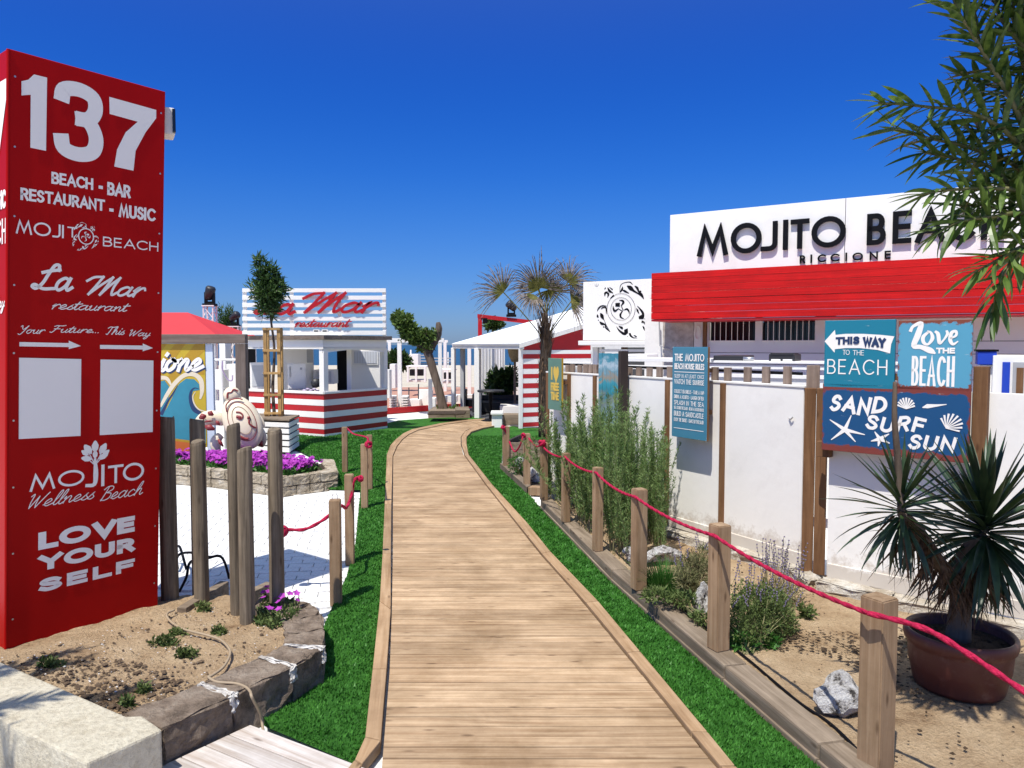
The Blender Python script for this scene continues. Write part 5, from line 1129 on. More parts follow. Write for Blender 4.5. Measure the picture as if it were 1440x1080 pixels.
def ex_grill(t, f, u0, u1, v0, v1, off):
    mb = MB(); mb.tube([f.P(u1 - .02, (v0 + v1) / 2, off + .02), f.P(u1 + .1, (v0 + v1) / 2, off + .02)], (v1 - v0) * .33, 10); add('chrome_end', mb, M_metal, t, smooth=True)
boxthing('griddle', 'long black griddle with a chrome end on the bar counter', 'griddle', CF, 1000, 1046, 500, 509, .4, M_rubber, -.08, extra=ex_grill)
def ex_app(t, f, u0, u1, v0, v1, off):
    mb = MB(); mb.fbox(f, u0 + .03, u0 + .15, v0 + .03, v1 - .03, off, off + .004); add('control_panel', mb, M_grey, t)
boxthing('coffee_machine', 'low white machine under the turtle panel shelf', 'machine', CF, 876, 905, 498, 505.5, .4, M_white, -.1, extra=ex_app)

# ---- white panel with the turtle emblem
TPf = Face(XD(914, 11.6), BT); 
u0, u1 = TPf.uv(820, 440)[0], TPf.uv(920, 440)[0]; v1, v0 = TPf.uv(914, 392)[1], TPf.uv(914, 478)[1]
tp = thing('emblem_wall', 'white wall panel with a black tribal turtle emblem left of the red fascia', 'wall panel', tuple(TPf.P(u0, v0)))
mb = MB(); mb.fbox(TPf, u0, u1 + .5, v0, v1, -.12, 0); add('panel', mb, M_panel, tp, bevel=.004)
mb = MB(); turtle_mark(mb, TPf, None, 1, .003, pix=lambda x, y: TPf.uv(810 + x / 9, 380 + y / 9)); add('turtle_emblem', mb, M_black, tp, kind='stuff')
mb = MB(); ribbon(mb, TPf, [TPf.uv(836.7, 399), TPf.uv(837.3, 402), TPf.uv(839, 402.6), TPf.uv(841, 402), TPf.uv(841.6, 399)], .008, .003, 0); ribbon(mb, TPf, [TPf.uv(839.2, 399), TPf.uv(839.2, 402.5)], .008, .0035, 0); add('small_mark', mb, M_grey, tp, kind='stuff')
mb = MB(); mb.fbox(TPf, u0 - .03, u1 + .9, TPf.uv(850, 485.5)[1], v0 - .01, -.5, .12); add('ledge', mb, M_whitew, tp, bevel=.01)
# dark service hatch below
mb = MB(); a_ = TPf.uv(842, 500)[0]; mb.fbox(TPf, a_, u1 + .9, .3, v0 - .12, -1.0, -.9); add('hatch_back', mb, M_dkgrey, tp)
for x, w_ in ((833, .09), (841, .05), (873, .07)): mb = MB(); a_ = TPf.uv(x, 500)[0]; mb.fbox(TPf, a_ - w_ / 2, a_ + w_ / 2, .2, v0 - .115, -.2, -.1); add('post', mb, M_white if x != 873 else W_fpost, tp)
mb = MB(); mb.fbox(TPf, TPf.uv(842, 500)[0], TPf.uv(935, 500)[0], TPf.uv(850, 494.5)[1], TPf.uv(850, 491)[1], -.3, -.02); add('shelf', mb, M_white, tp)

# ---- white hut with blue shutters at the far right
hf = Face(XD(1395, 7.2), (.86, -.5)); hz = hf.uv(1400, 500)[1]
hut = thing('beach_locker', 'small white locker with blue doors behind the fence on the right', 'locker', tuple(hf.P(0, 0)))
a_, b2 = hf.uv(1396, 520)[0], hf.uv(1500, 520)[0]
mb = MB(); mb.fbox(hf, a_, b2, .0, hz, -.8, 0); add('carcass', mb, M_white, hut, bevel=.006)
for i, (x0, x1) in enumerate(((1409, 1420), (1424, 1440), (1446, 1470))):
    mb = MB(); mb.fbox(hf, hf.uv(x0, 530)[0], hf.uv(x1, 530)[0], .9, hf.uv(1410, 509)[1], .003, .02); add('door', mb, (M_blue, M_grey, M_blue)[i], hut, bevel=.003)
mb = MB(); mb.fbox(hf, hf.uv(1429, 530)[0], hf.uv(1439, 530)[0], .95, hf.uv(1430, 517)[1], .02, .03); add('hatch', mb, W_fpost, hut)
ct = thing('blue_crate', 'blue plastic crate with a black lid behind the sign post', 'crate', tuple(XD(1383, 7.3, 1.6)))
mb = MB(); c = XD(1386, 7.4, 1.86); mb.box((c.x, c.y, 1.87), (.16, .3, .13), -.5); add('crate_body', mb, M_blue, ct, bevel=.008)
mb = MB(); mb.box((c.x, c.y, 1.945), (.19, .32, .02), -.5); add('lid', mb, M_black, ct, bevel=.004)
mb = MB(); mb.box((c.x, c.y, .9), (.1, .2, 1.8), -.5); add('stand', mb, M_white, ct)
# ================================================================ LA MAR KIOSK
C0 = G(456, 615.5, 0); CR = G(545, 603, 0); CL = G(340, 606.5, 0)
kio = thing('striped_kiosk', 'red and white striped bar kiosk with a slatted sign on its roof', 'kiosk', tuple(C0))
KL = Face(CL, C0 - CL); KR = Face(C0, CR - C0); UL_ = (C0 - CL).length; UR_ = (CR - C0).length
zc = KR.uv(456, 552.5)[1]; 
bands = [547, 552.5, 559, 568, 576.5, 584, 592, 599, 607, 611, 616]
# boards: white top rail, then alternating red/white boards; heights from the near corner
ys = [554.5, 562.5, 571, 579.5, 588, 596.5, 604, 611, 616.2]; 
zs = [KR.uv(456, y)[1] for y in ys]; zs[-1] = .0
for f, U, eps in ((KL, UL_, 0), (KR, UR_, 0)):
    mb = MB(); mb.fbox(f, 0 if f is KR else -.05, U, zs[0] + .003, zc + .02, -.12, .02); add('counter_rail', mb, M_white, kio, bevel=.004)
    for i in range(len(zs) - 1):
        mb = MB(); mb.fbox(f, .002, U - .002, zs[i+1] + .003, zs[i], -.05, -.002 + (.004 if i % 2 else 0)); add('board', mb, (M_red, M_white)[i % 2], kio)
def kface_top(x, y, f=KR): return f.uv(x, y)[1]
zf0, zf1, zf2 = KL.uv(450, 491)[1], KL.uv(450, 477.5)[1], KL.uv(450, 471.5)[1]
for f, U in ((KL, UL_), (KR, UR_)):
    mb = MB(); mb.fbox(f, 0, U, zf0, zf1, -.06, .0); add('header_board', mb, M_white, kio, bevel=.003)
    mb = MB(); mb.fbox(f, -.05, U + .1, zf1 + .002, zf2, -.12, .08); add('cornice', mb, W_frame, kio, bevel=.004)
# back sides of the kiosk (roof slab, back wall, other posts)
BR_ = CR + Vector((-1.2, 2.0, 0)); BL_ = CL + Vector((-.3, 2.3, 0))
mb = MB(); mb.extrude([(p.x, p.y) for p in (CL, C0, CR, BR_, BL_)], zf1 + .005, zf2 - .01); add('roof', mb, M_whitew, kio)
mb = MB(); mb.extrude([(p.x, p.y) for p in (CL, C0, CR, BR_, BL_)], zf0 + .02, zf0 + .04); add('ceiling', mb, M_white, kio)
mb = MB(); mb.extrude([(p.x, p.y) for p in (CL + Vector((0, .06, 0)), C0 + Vector((0, .08, 0)), CR + Vector((-.08, .05, 0)), BR_, BL_)], -.02, .03); add('floor', mb, M_grey, kio)
BK = Face(BL_, BR_ - BL_); UB = (BR_ - BL_).length
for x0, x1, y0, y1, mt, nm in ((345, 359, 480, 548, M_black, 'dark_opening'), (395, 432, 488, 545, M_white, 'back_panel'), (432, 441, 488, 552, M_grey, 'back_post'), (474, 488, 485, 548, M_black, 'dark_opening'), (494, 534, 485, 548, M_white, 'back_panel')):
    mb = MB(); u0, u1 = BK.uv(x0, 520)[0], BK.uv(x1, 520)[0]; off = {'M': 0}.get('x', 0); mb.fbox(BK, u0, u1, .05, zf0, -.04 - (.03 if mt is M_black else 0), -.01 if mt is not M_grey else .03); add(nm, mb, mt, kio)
mb = MB(); mb.fbox(BK, 0, UB, .05, .75, -.08, -.05); add('back_board', mb, M_whitew, kio)
wn = MB(); u0, u1, v0, v1 = BK.uv(496, 520)[0], BK.uv(532, 520)[0], BK.uv(510, 513)[1], BK.uv(510, 493)[1]; wn.fbox(BK, u0, u1, v0, v1, -.008, .02); wo = add('window', wn, M_whitew, kio)
mb = MB(); mb.fbox(BK, u0 + .04, u1 - .04, v0 + .04, v1 - .02, .022, .03); add('pane', mb, paint('white_blind', (.6, .62, .66), .3, .03), wo)
for i in range(9): mb = MB(); u = u0 + .06 + (u1 - u0 - .12) * i / 8; mb.fbox(BK, u - .004, u + .004, v0 + .05, v1 - .03, .031, .036); add('blind_slat', mb, M_grey, wo)
for x0, x1, f, dz in ((448, 459, KL, 0), (541.5, 546, KR, 0), (399, 401.5, KL, 0), (362, 365, KL, 0)):
    if x1 == 401.5 or x0 == 362: continue
    u0, u1 = f.uv(x0, 520)[0], f.uv(x1, 520)[0]; u1 = min(u1, UL_ - .005) if f is KL else u1
    mb = MB(); mb.fbox(f, u0, u1, zc + .02, zf0, -.16, -.02); add('post', mb, M_white, kio, bevel=.004)
mb = MB(); p = XD(491, 17.2); mb.box((p.x, p.y, (zc + zf0) / 2 - .3), (.09, .09, zf0 - zc + .6)); add('post', mb, M_white, kio)
# arched valance on the right face
mb = MB(); n = 14; P0 = [KR.P(UR_ * i / n, zf0 + .002, -.03) for i in range(n + 1)]; P1_ = [KR.P(UR_ * i / n, zf0 - .09 + .07 * math.sin(math.pi * i / n), -.03) for i in range(n + 1)]
for i in range(n): mb.face([P0[i], P1_[i], P1_[i+1], P0[i+1]])
for q in range(len(mb.f)): pass
add('valance', mb, M_white, kio)
# things inside
def cab(name, label, cat, x0, x1, y0, y1, d, mat, dep=.5, extra=None, rz=0):
    a_, b2 = D(x0, y0, d), D(x1, y1, d); z1, z0 = a_.z, b2.z; cx_ = (a_.x + b2.x) / 2
    t = thing(name, label, cat, (cx_, d, z0)); mb = MB(); mb.box((cx_, d + dep / 2, (z0 + z1) / 2), (b2.x - a_.x, dep, z1 - z0), rz); add('body', mb, mat, t, bevel=.012)
    if extra: extra(t, a_.x, b2.x, z0, z1, d)
    return t
def ex_fridge(t, x0, x1, z0, z1, d):
    mb = MB(); mb.box(((x0 + x1) / 2, d - .004, (z0 + z1) / 2), (x1 - x0 - .04, .012, z1 - z0 - .05)); add('door', mb, M_whitew, t, bevel=.004)
    mb = MB(); mb.box((x0 + .06, d - .02, (z0 + z1) / 2 + .1), (.02, .02, .25)); add('handle', mb, M_metal, t)
    mb = MB(); mb.box(((x0 + x1) / 2 + .1, d - .012, z1 - .12), (.05, .006, .05)); add('badge', mb, M_grey, t)
cab('fridge', 'white chest fridge inside the striped kiosk', 'fridge', 404, 431, 511, 548, 16.9, M_whitew, .6, ex_fridge)
def ex_win(t, x0, x1, z0, z1, d):
    mb = MB(); mb.box(((x0 + x1) / 2, d - .006, (z0 + z1) / 2), ((x1 - x0) * .72, .012, (z1 - z0) * .8)); add('door', mb, paint('pale_grey', (.5, .51, .52), .4), t, bevel=.003)
cab('cabinet', 'white framed cabinet at the left end of the kiosk counter', 'cabinet', 351, 374, 510, 547, 17.6, M_white, .4, ex_win)
cab('sink_unit', 'small white cabinet by the kiosk corner post', 'cabinet', 441, 470, 520, 540, 17.3, M_whitew, .4, ex_win)
sp_ = thing('speaker', 'round black speaker resting on the kiosk counter', 'speaker', tuple(D(443, 546, 16.4))); p = D(443.5, 539, 16.4); mb = MB(); mb.lathe((0, 0, 0), [(.001, -.06), (.09, -.05), (.105, 0), (.09, .04), (.06, .05), (.001, .03)], 20)
mb.v = [(p.x + v[0], p.y + v[2], p.z + v[1]) for v in mb.v]; add('cone', mb, M_rubber, sp_, smooth=True)
mb = MB(); mb.box((p.x, p.y + .08, p.z), (.15, .12, .17)); add('case', mb, M_black, sp_, bevel=.01)
cl = MB(); p = D(436, 549, 16.3)
for k in range(5): cl.blob((p.x - .12 + k * .07, p.y, p.z + .03 * (k % 2)), .05, 1, .3, k, (1.3, 1, .6))
o = add('towel_heap', cl, paint('lilac_cloth', (.45, .38, .5), .9, .2, 9), loc=tuple(p), smooth=True); tag(o, 'crumpled lilac and white cloths on the kiosk counter', 'towels'); o['kind'] = 'stuff'
# roof sign: seven slats on four uprights, red script
ks = thing('slatted_sign', 'white slatted roof sign with red script lettering over the kiosk', 'sign', tuple(XD(442, 16.9, 2.2)))
KS = Face(XD(340.5, 16.6), (1, .0)); 
for a_, b2 in ((405.5, 411), (415.8, 421.5), (426, 432), (436.3, 441.3), (445.6, 451), (455, 460.5), (465, 471)):
    (u0, v1), (u1, v0) = KS.uv(340.5, a_), KS.uv(542.5, b2); mb = MB(); mb.fbox(KS, u0, u1, v0, v1, -.025, 0); add('slat', mb, M_white, ks, bevel=.003)
for x0 in (341, 407, 474.5, 537.5): u0, u1 = KS.uv(x0, 440)[0], KS.uv(x0 + 5, 440)[0]; mb = MB(); mb.fbox(KS, u0, u1, zf2 - .005, KS.uv(x0, 406)[1], -.075, -.027); add('upright', mb, M_white, ks)
M_redl = paint('red_lettering', (.42, .006, .012), .4, .05)
on(ks, 'script_lettering', lambda m: text(m, KS, 'La', ((357, 444), (416, 411)), .12, SCR, w=.045, thick=.04, slant=.3), M_redl)
on(ks, 'script_lettering', lambda m: text(m, KS, 'Mar', ((426, 441), (534, 410.5)), .12, SCR, w=.045, thick=.04, slant=.34), M_redl)
on(ks, 'script_lettering', lambda m: text(m, KS, 'restaurant', ((415, 460.5), (495, 449)), .12, SCR, w=.045, thick=.03, slant=.32), M_redl)
for x in (445, 457):
    lt = thing('wall_lamp', 'left small white lamp under the roof sign lettering' if x == 445 else 'right small white lamp under the roof sign lettering', 'lamp', tuple(D(x, 466, 16.5)), 'lamps under the kiosk sign'); p = D(x, 465.5, 16.5)
    mb = MB(); mb.box((p.x, p.y, p.z), (.13, .06, .06)); add('housing', mb, M_whitew, lt, bevel=.008); mb = MB(); mb.box((p.x, p.y - .034, p.z), (.09, .006, .035)); add('lens', mb, M_dkgrey, lt)

# ================================================================ left background
# wooden frame and surf mural
fd = 12.4
fr_ = thing('timber_arch', 'large grey brown timber frame standing around the surf mural', 'frame', tuple(XD(250, fd)))
xl, xr0, xr1 = XD(118, fd).x, XD(333, fd).x, XD(347.5, fd).x; zt = D(340, 470, fd).z; zb = D(340, 483, fd).z
mb = MB(); mb.box(((xl + xr0) / 2 + (xr1 - xr0) / 2 - .002, fd, (zt + zb) / 2), (xr1 - xl, .14, zt - zb)); add('top_beam', mb, W_frame, fr_, bevel=.008)
for x0 in (xl, xr0): mb = MB(); mb.box((x0 + (xr1 - xr0) / 2, fd, zb / 2 - .002), (xr1 - xr0, .14, zb - .004)); add('upright', mb, W_framez, fr_, bevel=.008)
MF = Face(XD(130, fd - .02), (1, 0))
mur = thing('surf_mural', 'yellow surf mural with a curling teal wave and white script', 'mural', tuple(XD(220, fd, 0)))
(ua, _), (ub, _) = MF.uv(130, 560), MF.uv(289.5, 560); zt2 = MF.uv(288, 483.5)[1]; zb2 = .28
mb = MB(); mb.fbox(MF, ua, ub, zb2, zt2, -.05, 0); add('board', mb, M_yellow, mur)
mb = MB(); mb.fbox(MF, ub + .003, MF.uv(300, 560)[0], .2, zt2, -.09, -.01); add('edge_post', mb, paint('pale_blue_white', (.62, .68, .76), .5), mur, bevel=.004)
Z = lambda x, y: (225 + x / 6, 460 + y / 6)
on(mur, 'sun_rays', lambda m: [fpoly(m, MF, [Z(*p) for p in q], .0015) for q in ([(-60, 140), (60, 140), (-150, 420), (-250, 420)], [(130, 140), (215, 140), (-20, 470), (-100, 420)], [(300, 140), (375, 140), (375, 200), (20, 540), (-20, 520)], [(375, 300), (375, 400), (300, 400)])], M_amber, kind='stuff')
on(mur, 'wave', lambda m: fpoly(m, MF, [Z(*p) for p in [(-300, 760), (-200, 560), (-60, 470), (40, 450), (90, 520), (60, 640), (20, 740), (60, 680), (110, 580), (160, 480), (220, 435), (290, 440), (330, 480), (335, 530), (280, 540), (262, 600), (290, 690), (340, 735), (386, 750), (386, 985), (250, 965), (110, 948), (-100, 950), (-400, 1000), (-400, 800)]], .002), M_teal)
on(mur, 'navy_curl', lambda m: [ribbon(m, MF, cr([(*MF.uv(*Z(x, y)), w_ / 600 * 1.2) for x, y, w_ in q], 6), 0, .0032 + .0004 * i, 0) for i, q in enumerate(([(10, 740, 30), (70, 620, 16), (110, 560, 14), (150, 490, 4)], [(328, 520, 3), (290, 515, 10), (263, 545, 20), (258, 610, 30), (290, 690, 44), (345, 730, 24), (384, 745, 12)]))], M_navy)
on(mur, 'foam_outline', lambda m: [ribbon(m, MF, cr([(*MF.uv(*Z(x, y)), w_ / 540) for x, y, w_ in q], 6), 0, .0042 + .0004 * i, .2) for i, q in enumerate(([(5, 670, 20), (60, 570, 34), (130, 470, 38), (210, 405, 38), (290, 400, 40), (345, 450, 44), (355, 540, 36), (340, 605, 16)], [(-160, 520, 30), (-40, 440, 34), (50, 430, 34), (90, 480, 20), (98, 500, 6)], [(300, 545, 4), (278, 590, 10), (292, 650, 12), (330, 695, 12), (384, 712, 10)]))], M_cream)
on(mur, 'sand_strip', lambda m: fpoly(m, MF, [Z(*p) for p in [(-400, 1000), (-100, 945), (110, 942), (250, 960), (386, 982), (386, 1230), (-560, 1230)]], .0052), M_orange)
on(mur, 'yellow_line', lambda m: ribbon(m, MF, [MF.uv(*Z(*p)) for p in [(-400, 1000), (-100, 950), (110, 948), (250, 965), (386, 988)]], .04, .0058, 0), M_amber)
for dx, dz, mt, w_ in ((.02, -.022, M_navy, .004), (0, 0, M_print, .0075)):
    u0, v0 = MF.uv(160, 525); u1, v1 = MF.uv(287, 489)
    on(mur, 'script_lettering', lambda m: text(m, MF, 'Riccione', (u0 + dx, v0 + dz, u1 + dx, v1 + dz), .135, SCR, w=w_, slant=.25, curve=lambda t: .03 * t), mt)
    u0, v0 = MF.uv(182, 494); u1, v1 = MF.uv(232, 481)
    on(mur, 'script_lettering', lambda m: text(m, MF, 'Life', (u0 + dx, v0 + dz, u1 + dx, min(v1 + dz, zt2 - .01)), .2, SCR, w=w_, slant=.25) if 'f' in SCR else None, mt) if False else None
# red roofed gazebo
gz = thing('gazebo', 'white gazebo with a bright red canvas roof behind the mural', 'gazebo', tuple(XD(200, 20)))
M_redc = paint('red_canvas', (.56, .03, .035), .8, .06, 2)
d0 = 19.0; ea = D(306, 471.5, d0); x1g = ea.x; z0g = ea.z - .02; x0g = XD(60, d0).x; rg = D(264, 439.5, 20.6); zr = rg.z; cxr = rg.x; dd = 3.2
mb = MB(); mb.poly([(x0g, d0, z0g), (x1g, d0, z0g), (x1g, d0 + dd, z0g), (x0g, d0 + dd, z0g), (cxr, d0 + dd / 2, zr), (x0g + (x1g - cxr), d0 + dd / 2, zr)], [(0, 1, 4, 5), (1, 2, 4), (2, 3, 5, 4), (3, 0, 5)]); add('roof', mb, M_redc, gz)
mb = MB(); mb.fbox(Face((x0g, d0), (1, 0)), 0, x1g - x0g, z0g - .13, z0g - .003, -.02, .0); mb2 = add('valance', mb, M_redc, gz); 
mb = MB(); mb.fbox(Face((x1g, d0), (0, 1)), 0, dd, z0g - .13, z0g - .003, -.02, .0); add('valance', mb, M_redc, gz)
for x, y in ((x0g + .1, d0 + .1), (x1g - .15, d0 + .1), (x1g - .15, d0 + dd - .1), (x0g + .1, d0 + dd - .1)): mb = MB(); mb.box((x, y, z0g / 2), (.1, .1, z0g)); add('post', mb, M_white, gz)
# truss towers with moving head lights
def truss(x, d, zt, wpx, label, lx):
    c = XD(x, d); h = wpx / F * d / 2; t = thing('truss_tower', label, 'truss tower', (c.x, c.y, 0), 'white lattice lighting towers')
    k = [(c.x + i * h, c.y + j * h) for i, j in ((-1, -1), (1, -1), (1, 1), (-1, 1))]
    for p in k: add('chord', MB().tube([(p[0], p[1], 0), (p[0], p[1], zt)], .022, 6), M_white, t)
    n = int(zt / .34); mb = MB()
    for s_ in range(4):
        a_, b2 = k[s_], k[(s_ + 1) % 4]
        for i in range(n):
            p, q = (a_, b2) if i % 2 else (b2, a_); mb.tube([(p[0], p[1], zt * i / n), (q[0], q[1], zt * (i + 1) / n)], .012, 5)
    add('bracing', mb, M_white, t, kind='stuff'); mb = MB(); mb.box((c.x, c.y, zt + .015), (h * 2.6, h * 2.6, .03)); add('top_plate', mb, M_white, t)
    return c, zt, t
def moving_head(c, z, s_, label, tilt):
    t = thing('stage_light', label, 'stage light', (c.x, c.y, z), 'black moving stage lights')
    mb = MB(); mb.box((c.x, c.y, z + .05 * s_), (.42 * s_, .3 * s_, .1 * s_)); add('base', mb, M_black, t, bevel=.02 * s_)
    mb = MB(); mb.box((c.x - .13 * s_, c.y, z + .28 * s_), (.07 * s_, .14 * s_, .4 * s_)); mb.box((c.x + .13 * s_, c.y, z + .28 * s_), (.07 * s_, .14 * s_, .4 * s_)); mb.box((c.x, c.y, z + .13 * s_), (.3 * s_, .18 * s_, .08 * s_)); add('yoke', mb, M_black, t, kind='stuff')
    a = Vector((math.cos(tilt), -.2, math.sin(tilt))).normalized(); o_ = Vector((c.x, c.y, z + .46 * s_)); add('head', MB().tube([o_ - a * .25 * s_, o_ - a * .2 * s_, o_, o_ + a * .16 * s_, o_ + a * .22 * s_], [.07 * s_, .14 * s_, .16 * s_, .17 * s_, .13 * s_], 14), M_rubber, t, smooth=True); return t
c, z, _ = truss(297, 21.5, D(297, 431, 21.5).z, 13, 'taller truss tower nearer the red roofed gazebo', 0); moving_head(c, z, .85, 'upright black stage light on the taller truss tower', R(70))
c, z, _ = truss(331.5, 22.5, D(331, 460, 22.5).z, 12, 'shorter truss tower beside the slatted roof sign', 0); moving_head(c, z, .7, 'black stage light on the shorter tower beside the slatted sign', R(35))
# white deck furniture seen through the timber frame
dk = thing('raised_deck', 'low white terrace deck behind the timber frame', 'deck', tuple(XD(318, 17.5)))
for (z0, z1, y) in ((0, .32, 15.9), (.38, .68, 16.3)):
    mb = MB(); mb.box((XD(305, 17).x - .4, y + .6, (z0 + z1) / 2), (2.4, 1.2, z1 - z0)); add('step', mb, M_white, dk, bevel=.01)
cab('tall_cabinet', 'tall white cabinet between the two truss towers', 'cabinet', 308, 318, 481, 545, 18.6, M_white, .4)
cab('white_box', 'white cube box behind the timber frame upright', 'box', 318, 333, 512, 545, 17.8, M_white, .45)
cab('white_bin', 'white panel bench against the mural edge post', 'bench', 299, 313, 520, 548, 17.2, M_whitew, .4)
rl = thing('white_rail', 'thin white handrail behind the timber frame', 'rail', tuple(XD(315, 16.8)))
for (a_, b2) in (((296, 505), (333, 505)), ((296, 508), (296, 560)), ((312, 505), (312, 565)), ((299, 505), (299, 480))): pass
add('top_rail', MB().tube([D(293, 506, 16.8), D(334, 506, 16.8)], .03, 6), M_white, rl)
add('post', MB().tube([D(311, 507, 16.8), XD(311, 16.8)], .045, 8), M_white, rl)
add('cable', MB().tube(cr([D(313, 508, 16.7), D(313, 520, 16.65), D(320, 533, 16.65), D(326, 535, 16.65), D(327, 528, 16.7)], 5), .015, 5), paint('lilac_cable', (.3, .22, .35), .6), rl)
o = add('grey_pole', MB().tube([XD(315, 14.2), D(315, 547, 14.2)], .025, 7), M_grey, loc=tuple(XD(315, 14.2))); tag(o, 'short grey pole rising behind the turtle statue', 'pole')

# ================================================================ rear flower bed, turtle statue, planter tree
E_blk = E_block
ft_ = [G(205, 676, 0), G(245, 679.5, 0), G(297, 684, 0), G(350, 691, 0), G(397, 697.5, 0), G(436, 692, 0), G(475.5, 687, 0), G(470, 668, 0)]
zfb = .245; bk_ = [p + Vector(((.03, .17, 0) if i < 5 else (-.06, .17, 0))) for i, p in enumerate(ft_)]; bk_[-1] = ft_[-1] + Vector((-.2, .02, 0)); bk_[-2] = ft_[-2] + Vector((-.2, .15, 0))
fb = thing('stone_bed', 'raised sandstone bed filled with purple flowers below the turtle', 'planting bed', tuple(ft_[4]))
k = 0
for i in range(len(ft_) - 1):
    n = 2 if i != 0 else 1
    for r_ in range(2):
        for j in range(n):
            t0, t1 = j / n, (j + 1) / n
            if r_: t0, t1 = max(0, t0 - .12 * (j > 0)), min(1, t1 - .12 * (j < n - 1))
            A_ = (ft_[i].lerp(ft_[i+1], t0 + .006), ft_[i].lerp(ft_[i+1], t1 - .006)); B_ = (bk_[i].lerp(bk_[i+1], t0 + .006), bk_[i].lerp(bk_[i+1], t1 - .006))
            stone_seg(A_, B_, fb, E_blk, 300 + k, (-.02, .118)[r_], (.112, zfb)[r_], .008, 'block'); k += 1
soilp = [(p.x, p.y) for p in bk_[:7]] + [(p.x, p.y) for p in (G(463, 668, .15), G(455, 655, .2), G(380, 640, .2), G(200, 636, .2))]
sand_patch('bed_soil', soilp, .2, E_soil, fb, .08, .02, 21)
def carpet(poly, z, n, mats, name, size, up, seed, kind='leaf'):
    r2 = np.random.RandomState(seed); xs = [p[0] for p in poly]; ys = [p[1] for p in poly]; x = r2.uniform(min(xs), max(xs), n * 3); y = r2.uniform(min(ys), max(ys), n * 3); ok = in_poly(x, y, poly); x, y = x[ok][:n], y[ok][:n]; mb = MB()
    for X, Y in zip(x, y):
        zz = z + r2.uniform(0, up) ; s_ = size * r2.uniform(.7, 1.3)
        if kind == 'flower':
            tn = Vector((r2.normal(0, .35), r2.normal(-.25, .35), 1)).normalized(); a = tn.orthogonal().normalized(); b2 = tn.cross(a); c = Vector((X, Y, zz))
            pts = []; m_ = 10
            for q in range(m_): an = 2 * math.pi * q / m_; rr = s_ * (1 if q % 2 == 0 else .62); pts.append(tuple(c + (a * math.cos(an) + b2 * math.sin(an)) * rr + tn * s_ * .25))
            mb.poly(pts + [tuple(c)], [(q, (q + 1) % m_, m_) for q in range(m_)])
        else:
            an = r2.uniform(0, 6.28); el_ = r2.uniform(.2, 1.3); d = Vector((math.cos(an) * math.cos(el_), math.sin(an) * math.cos(el_), math.sin(el_))); w_ = d.orthogonal().normalized() * s_ * .16; c = Vector((X, Y, zz)) - Vector((0, 0, up * .4)); mb.poly([tuple(c - w_), tuple(c + w_), tuple(c + d * s_ + w_ * .3), tuple(c + d * s_ - w_ * .3)], [(0, 1, 2, 3)])
    return mb
fp = [(p.x, p.y) for p in [bk_[1], bk_[3], bk_[4] + Vector((0, 0, 0)), bk_[5], bk_[6] + Vector((-.1, .05, 0)), G(455, 660, .25), G(380, 652, .2), G(235, 648, .2)]]
pm = thing('ice_plants', 'carpet of bright purple ice plant flowers filling the sandstone bed', 'flowers', tuple(ft_[4]))
add('leaves', carpet(fp, .22, 9000, None, '', .07, .12, 1), G_tuft, pm, kind='stuff'); add('flowers', carpet(fp, .30, 1000, None, '', .04, .10, 2, 'flower'), G_purple, pm, kind='stuff')
lp = [(p.x, p.y) for p in [G(358, 878, .2), G(385, 885, .2), G(418, 870, .2), G(422, 850, .2), G(372, 840, .2)]]
pm = thing('ice_plants', 'small clump of pink ice plants at the foot of the roped log', 'flowers', tuple(G(390, 865, .2)))
add('leaves', carpet(lp, .19, 1300, None, '', .04, .06, 3), G_bush2, pm, kind='stuff'); add('flowers', carpet(lp, .27, 16, None, '', .026, .05, 5, 'flower'), G_purple, pm, kind='stuff')
lp = [(p.x, p.y) for p in [G(355, 882, .2), G(405, 886, .2), G(420, 868, .2), G(365, 855, .2)]]; 
# turtle statue
def oblong(mb, c, ax, ay, az, rx, ry, rz, n=18, m=10):
    ax, ay, az = (Vector(v) for v in (ax, ay, az)); b0 = len(mb.v)
    for i in range(m + 1):
        ph = -math.pi / 2 + math.pi * i / m
        for j in range(n):
            th = 2 * math.pi * j / n; mb.v.append(tuple(Vector(c) + ax * rx * math.cos(ph) * math.cos(th) + ay * ry * math.cos(ph) * math.sin(th) + az * rz * math.sin(ph)))
    for i in range(m):
        for j in range(n): mb.f.append((b0 + i * n + j, b0 + i * n + (j + 1) % n, b0 + (i + 1) * n + (j + 1) % n, b0 + (i + 1) * n + j)); mb.m.append(0)
td = 11.35
tur = thing('turtle_statue', 'cream turtle statue with maroon markings rearing over the purple flowers', 'statue', tuple(XD(335, td, .25)))
cS = D(341, 594, td); 
nS = Vector((.30, -.92, .25)).normalized(); upS = Vector((-.42, .12, .9)); upS = (upS - nS * upS.dot(nS)).normalized(); rtS = upS.cross(nS) * -1; rtS = nS.cross(upS) * -1
rtS = Vector((0, 0, 0)) + upS.cross(nS); rtS = rtS if rtS.x > 0 else -rtS
mb = MB(); oblong(mb, cS, rtS, upS, nS, .275, .44, .13, 28, 12); add('shell', mb, M_cream, tur, smooth=True)
mb = MB(); oblong(mb, cS + nS * .05 + upS * .0, rtS, upS, nS, .205, .335, .115, 28, 12); add('shell_dome', mb, M_cream, tur, smooth=True)
def onshell(a, b): 
    s_ = max(0, 1 - (a / .205) ** 2 - (b / .335) ** 2); return cS + nS * (.05 + .115 * math.sqrt(s_) + .006) + rtS * a + upS * b
def smark(P, r_, mt=M_maroon, name='shell_marking'): add(name, MB().tube([onshell(a, b) for a, b in cr(P, 6)], r_ if not isinstance(r_, list) else r_, 6), mt, tur, smooth=True)
smark([(.19 * math.cos(R(a)), .315 * math.sin(R(a))) for a in range(0, 361, 20)], .005)
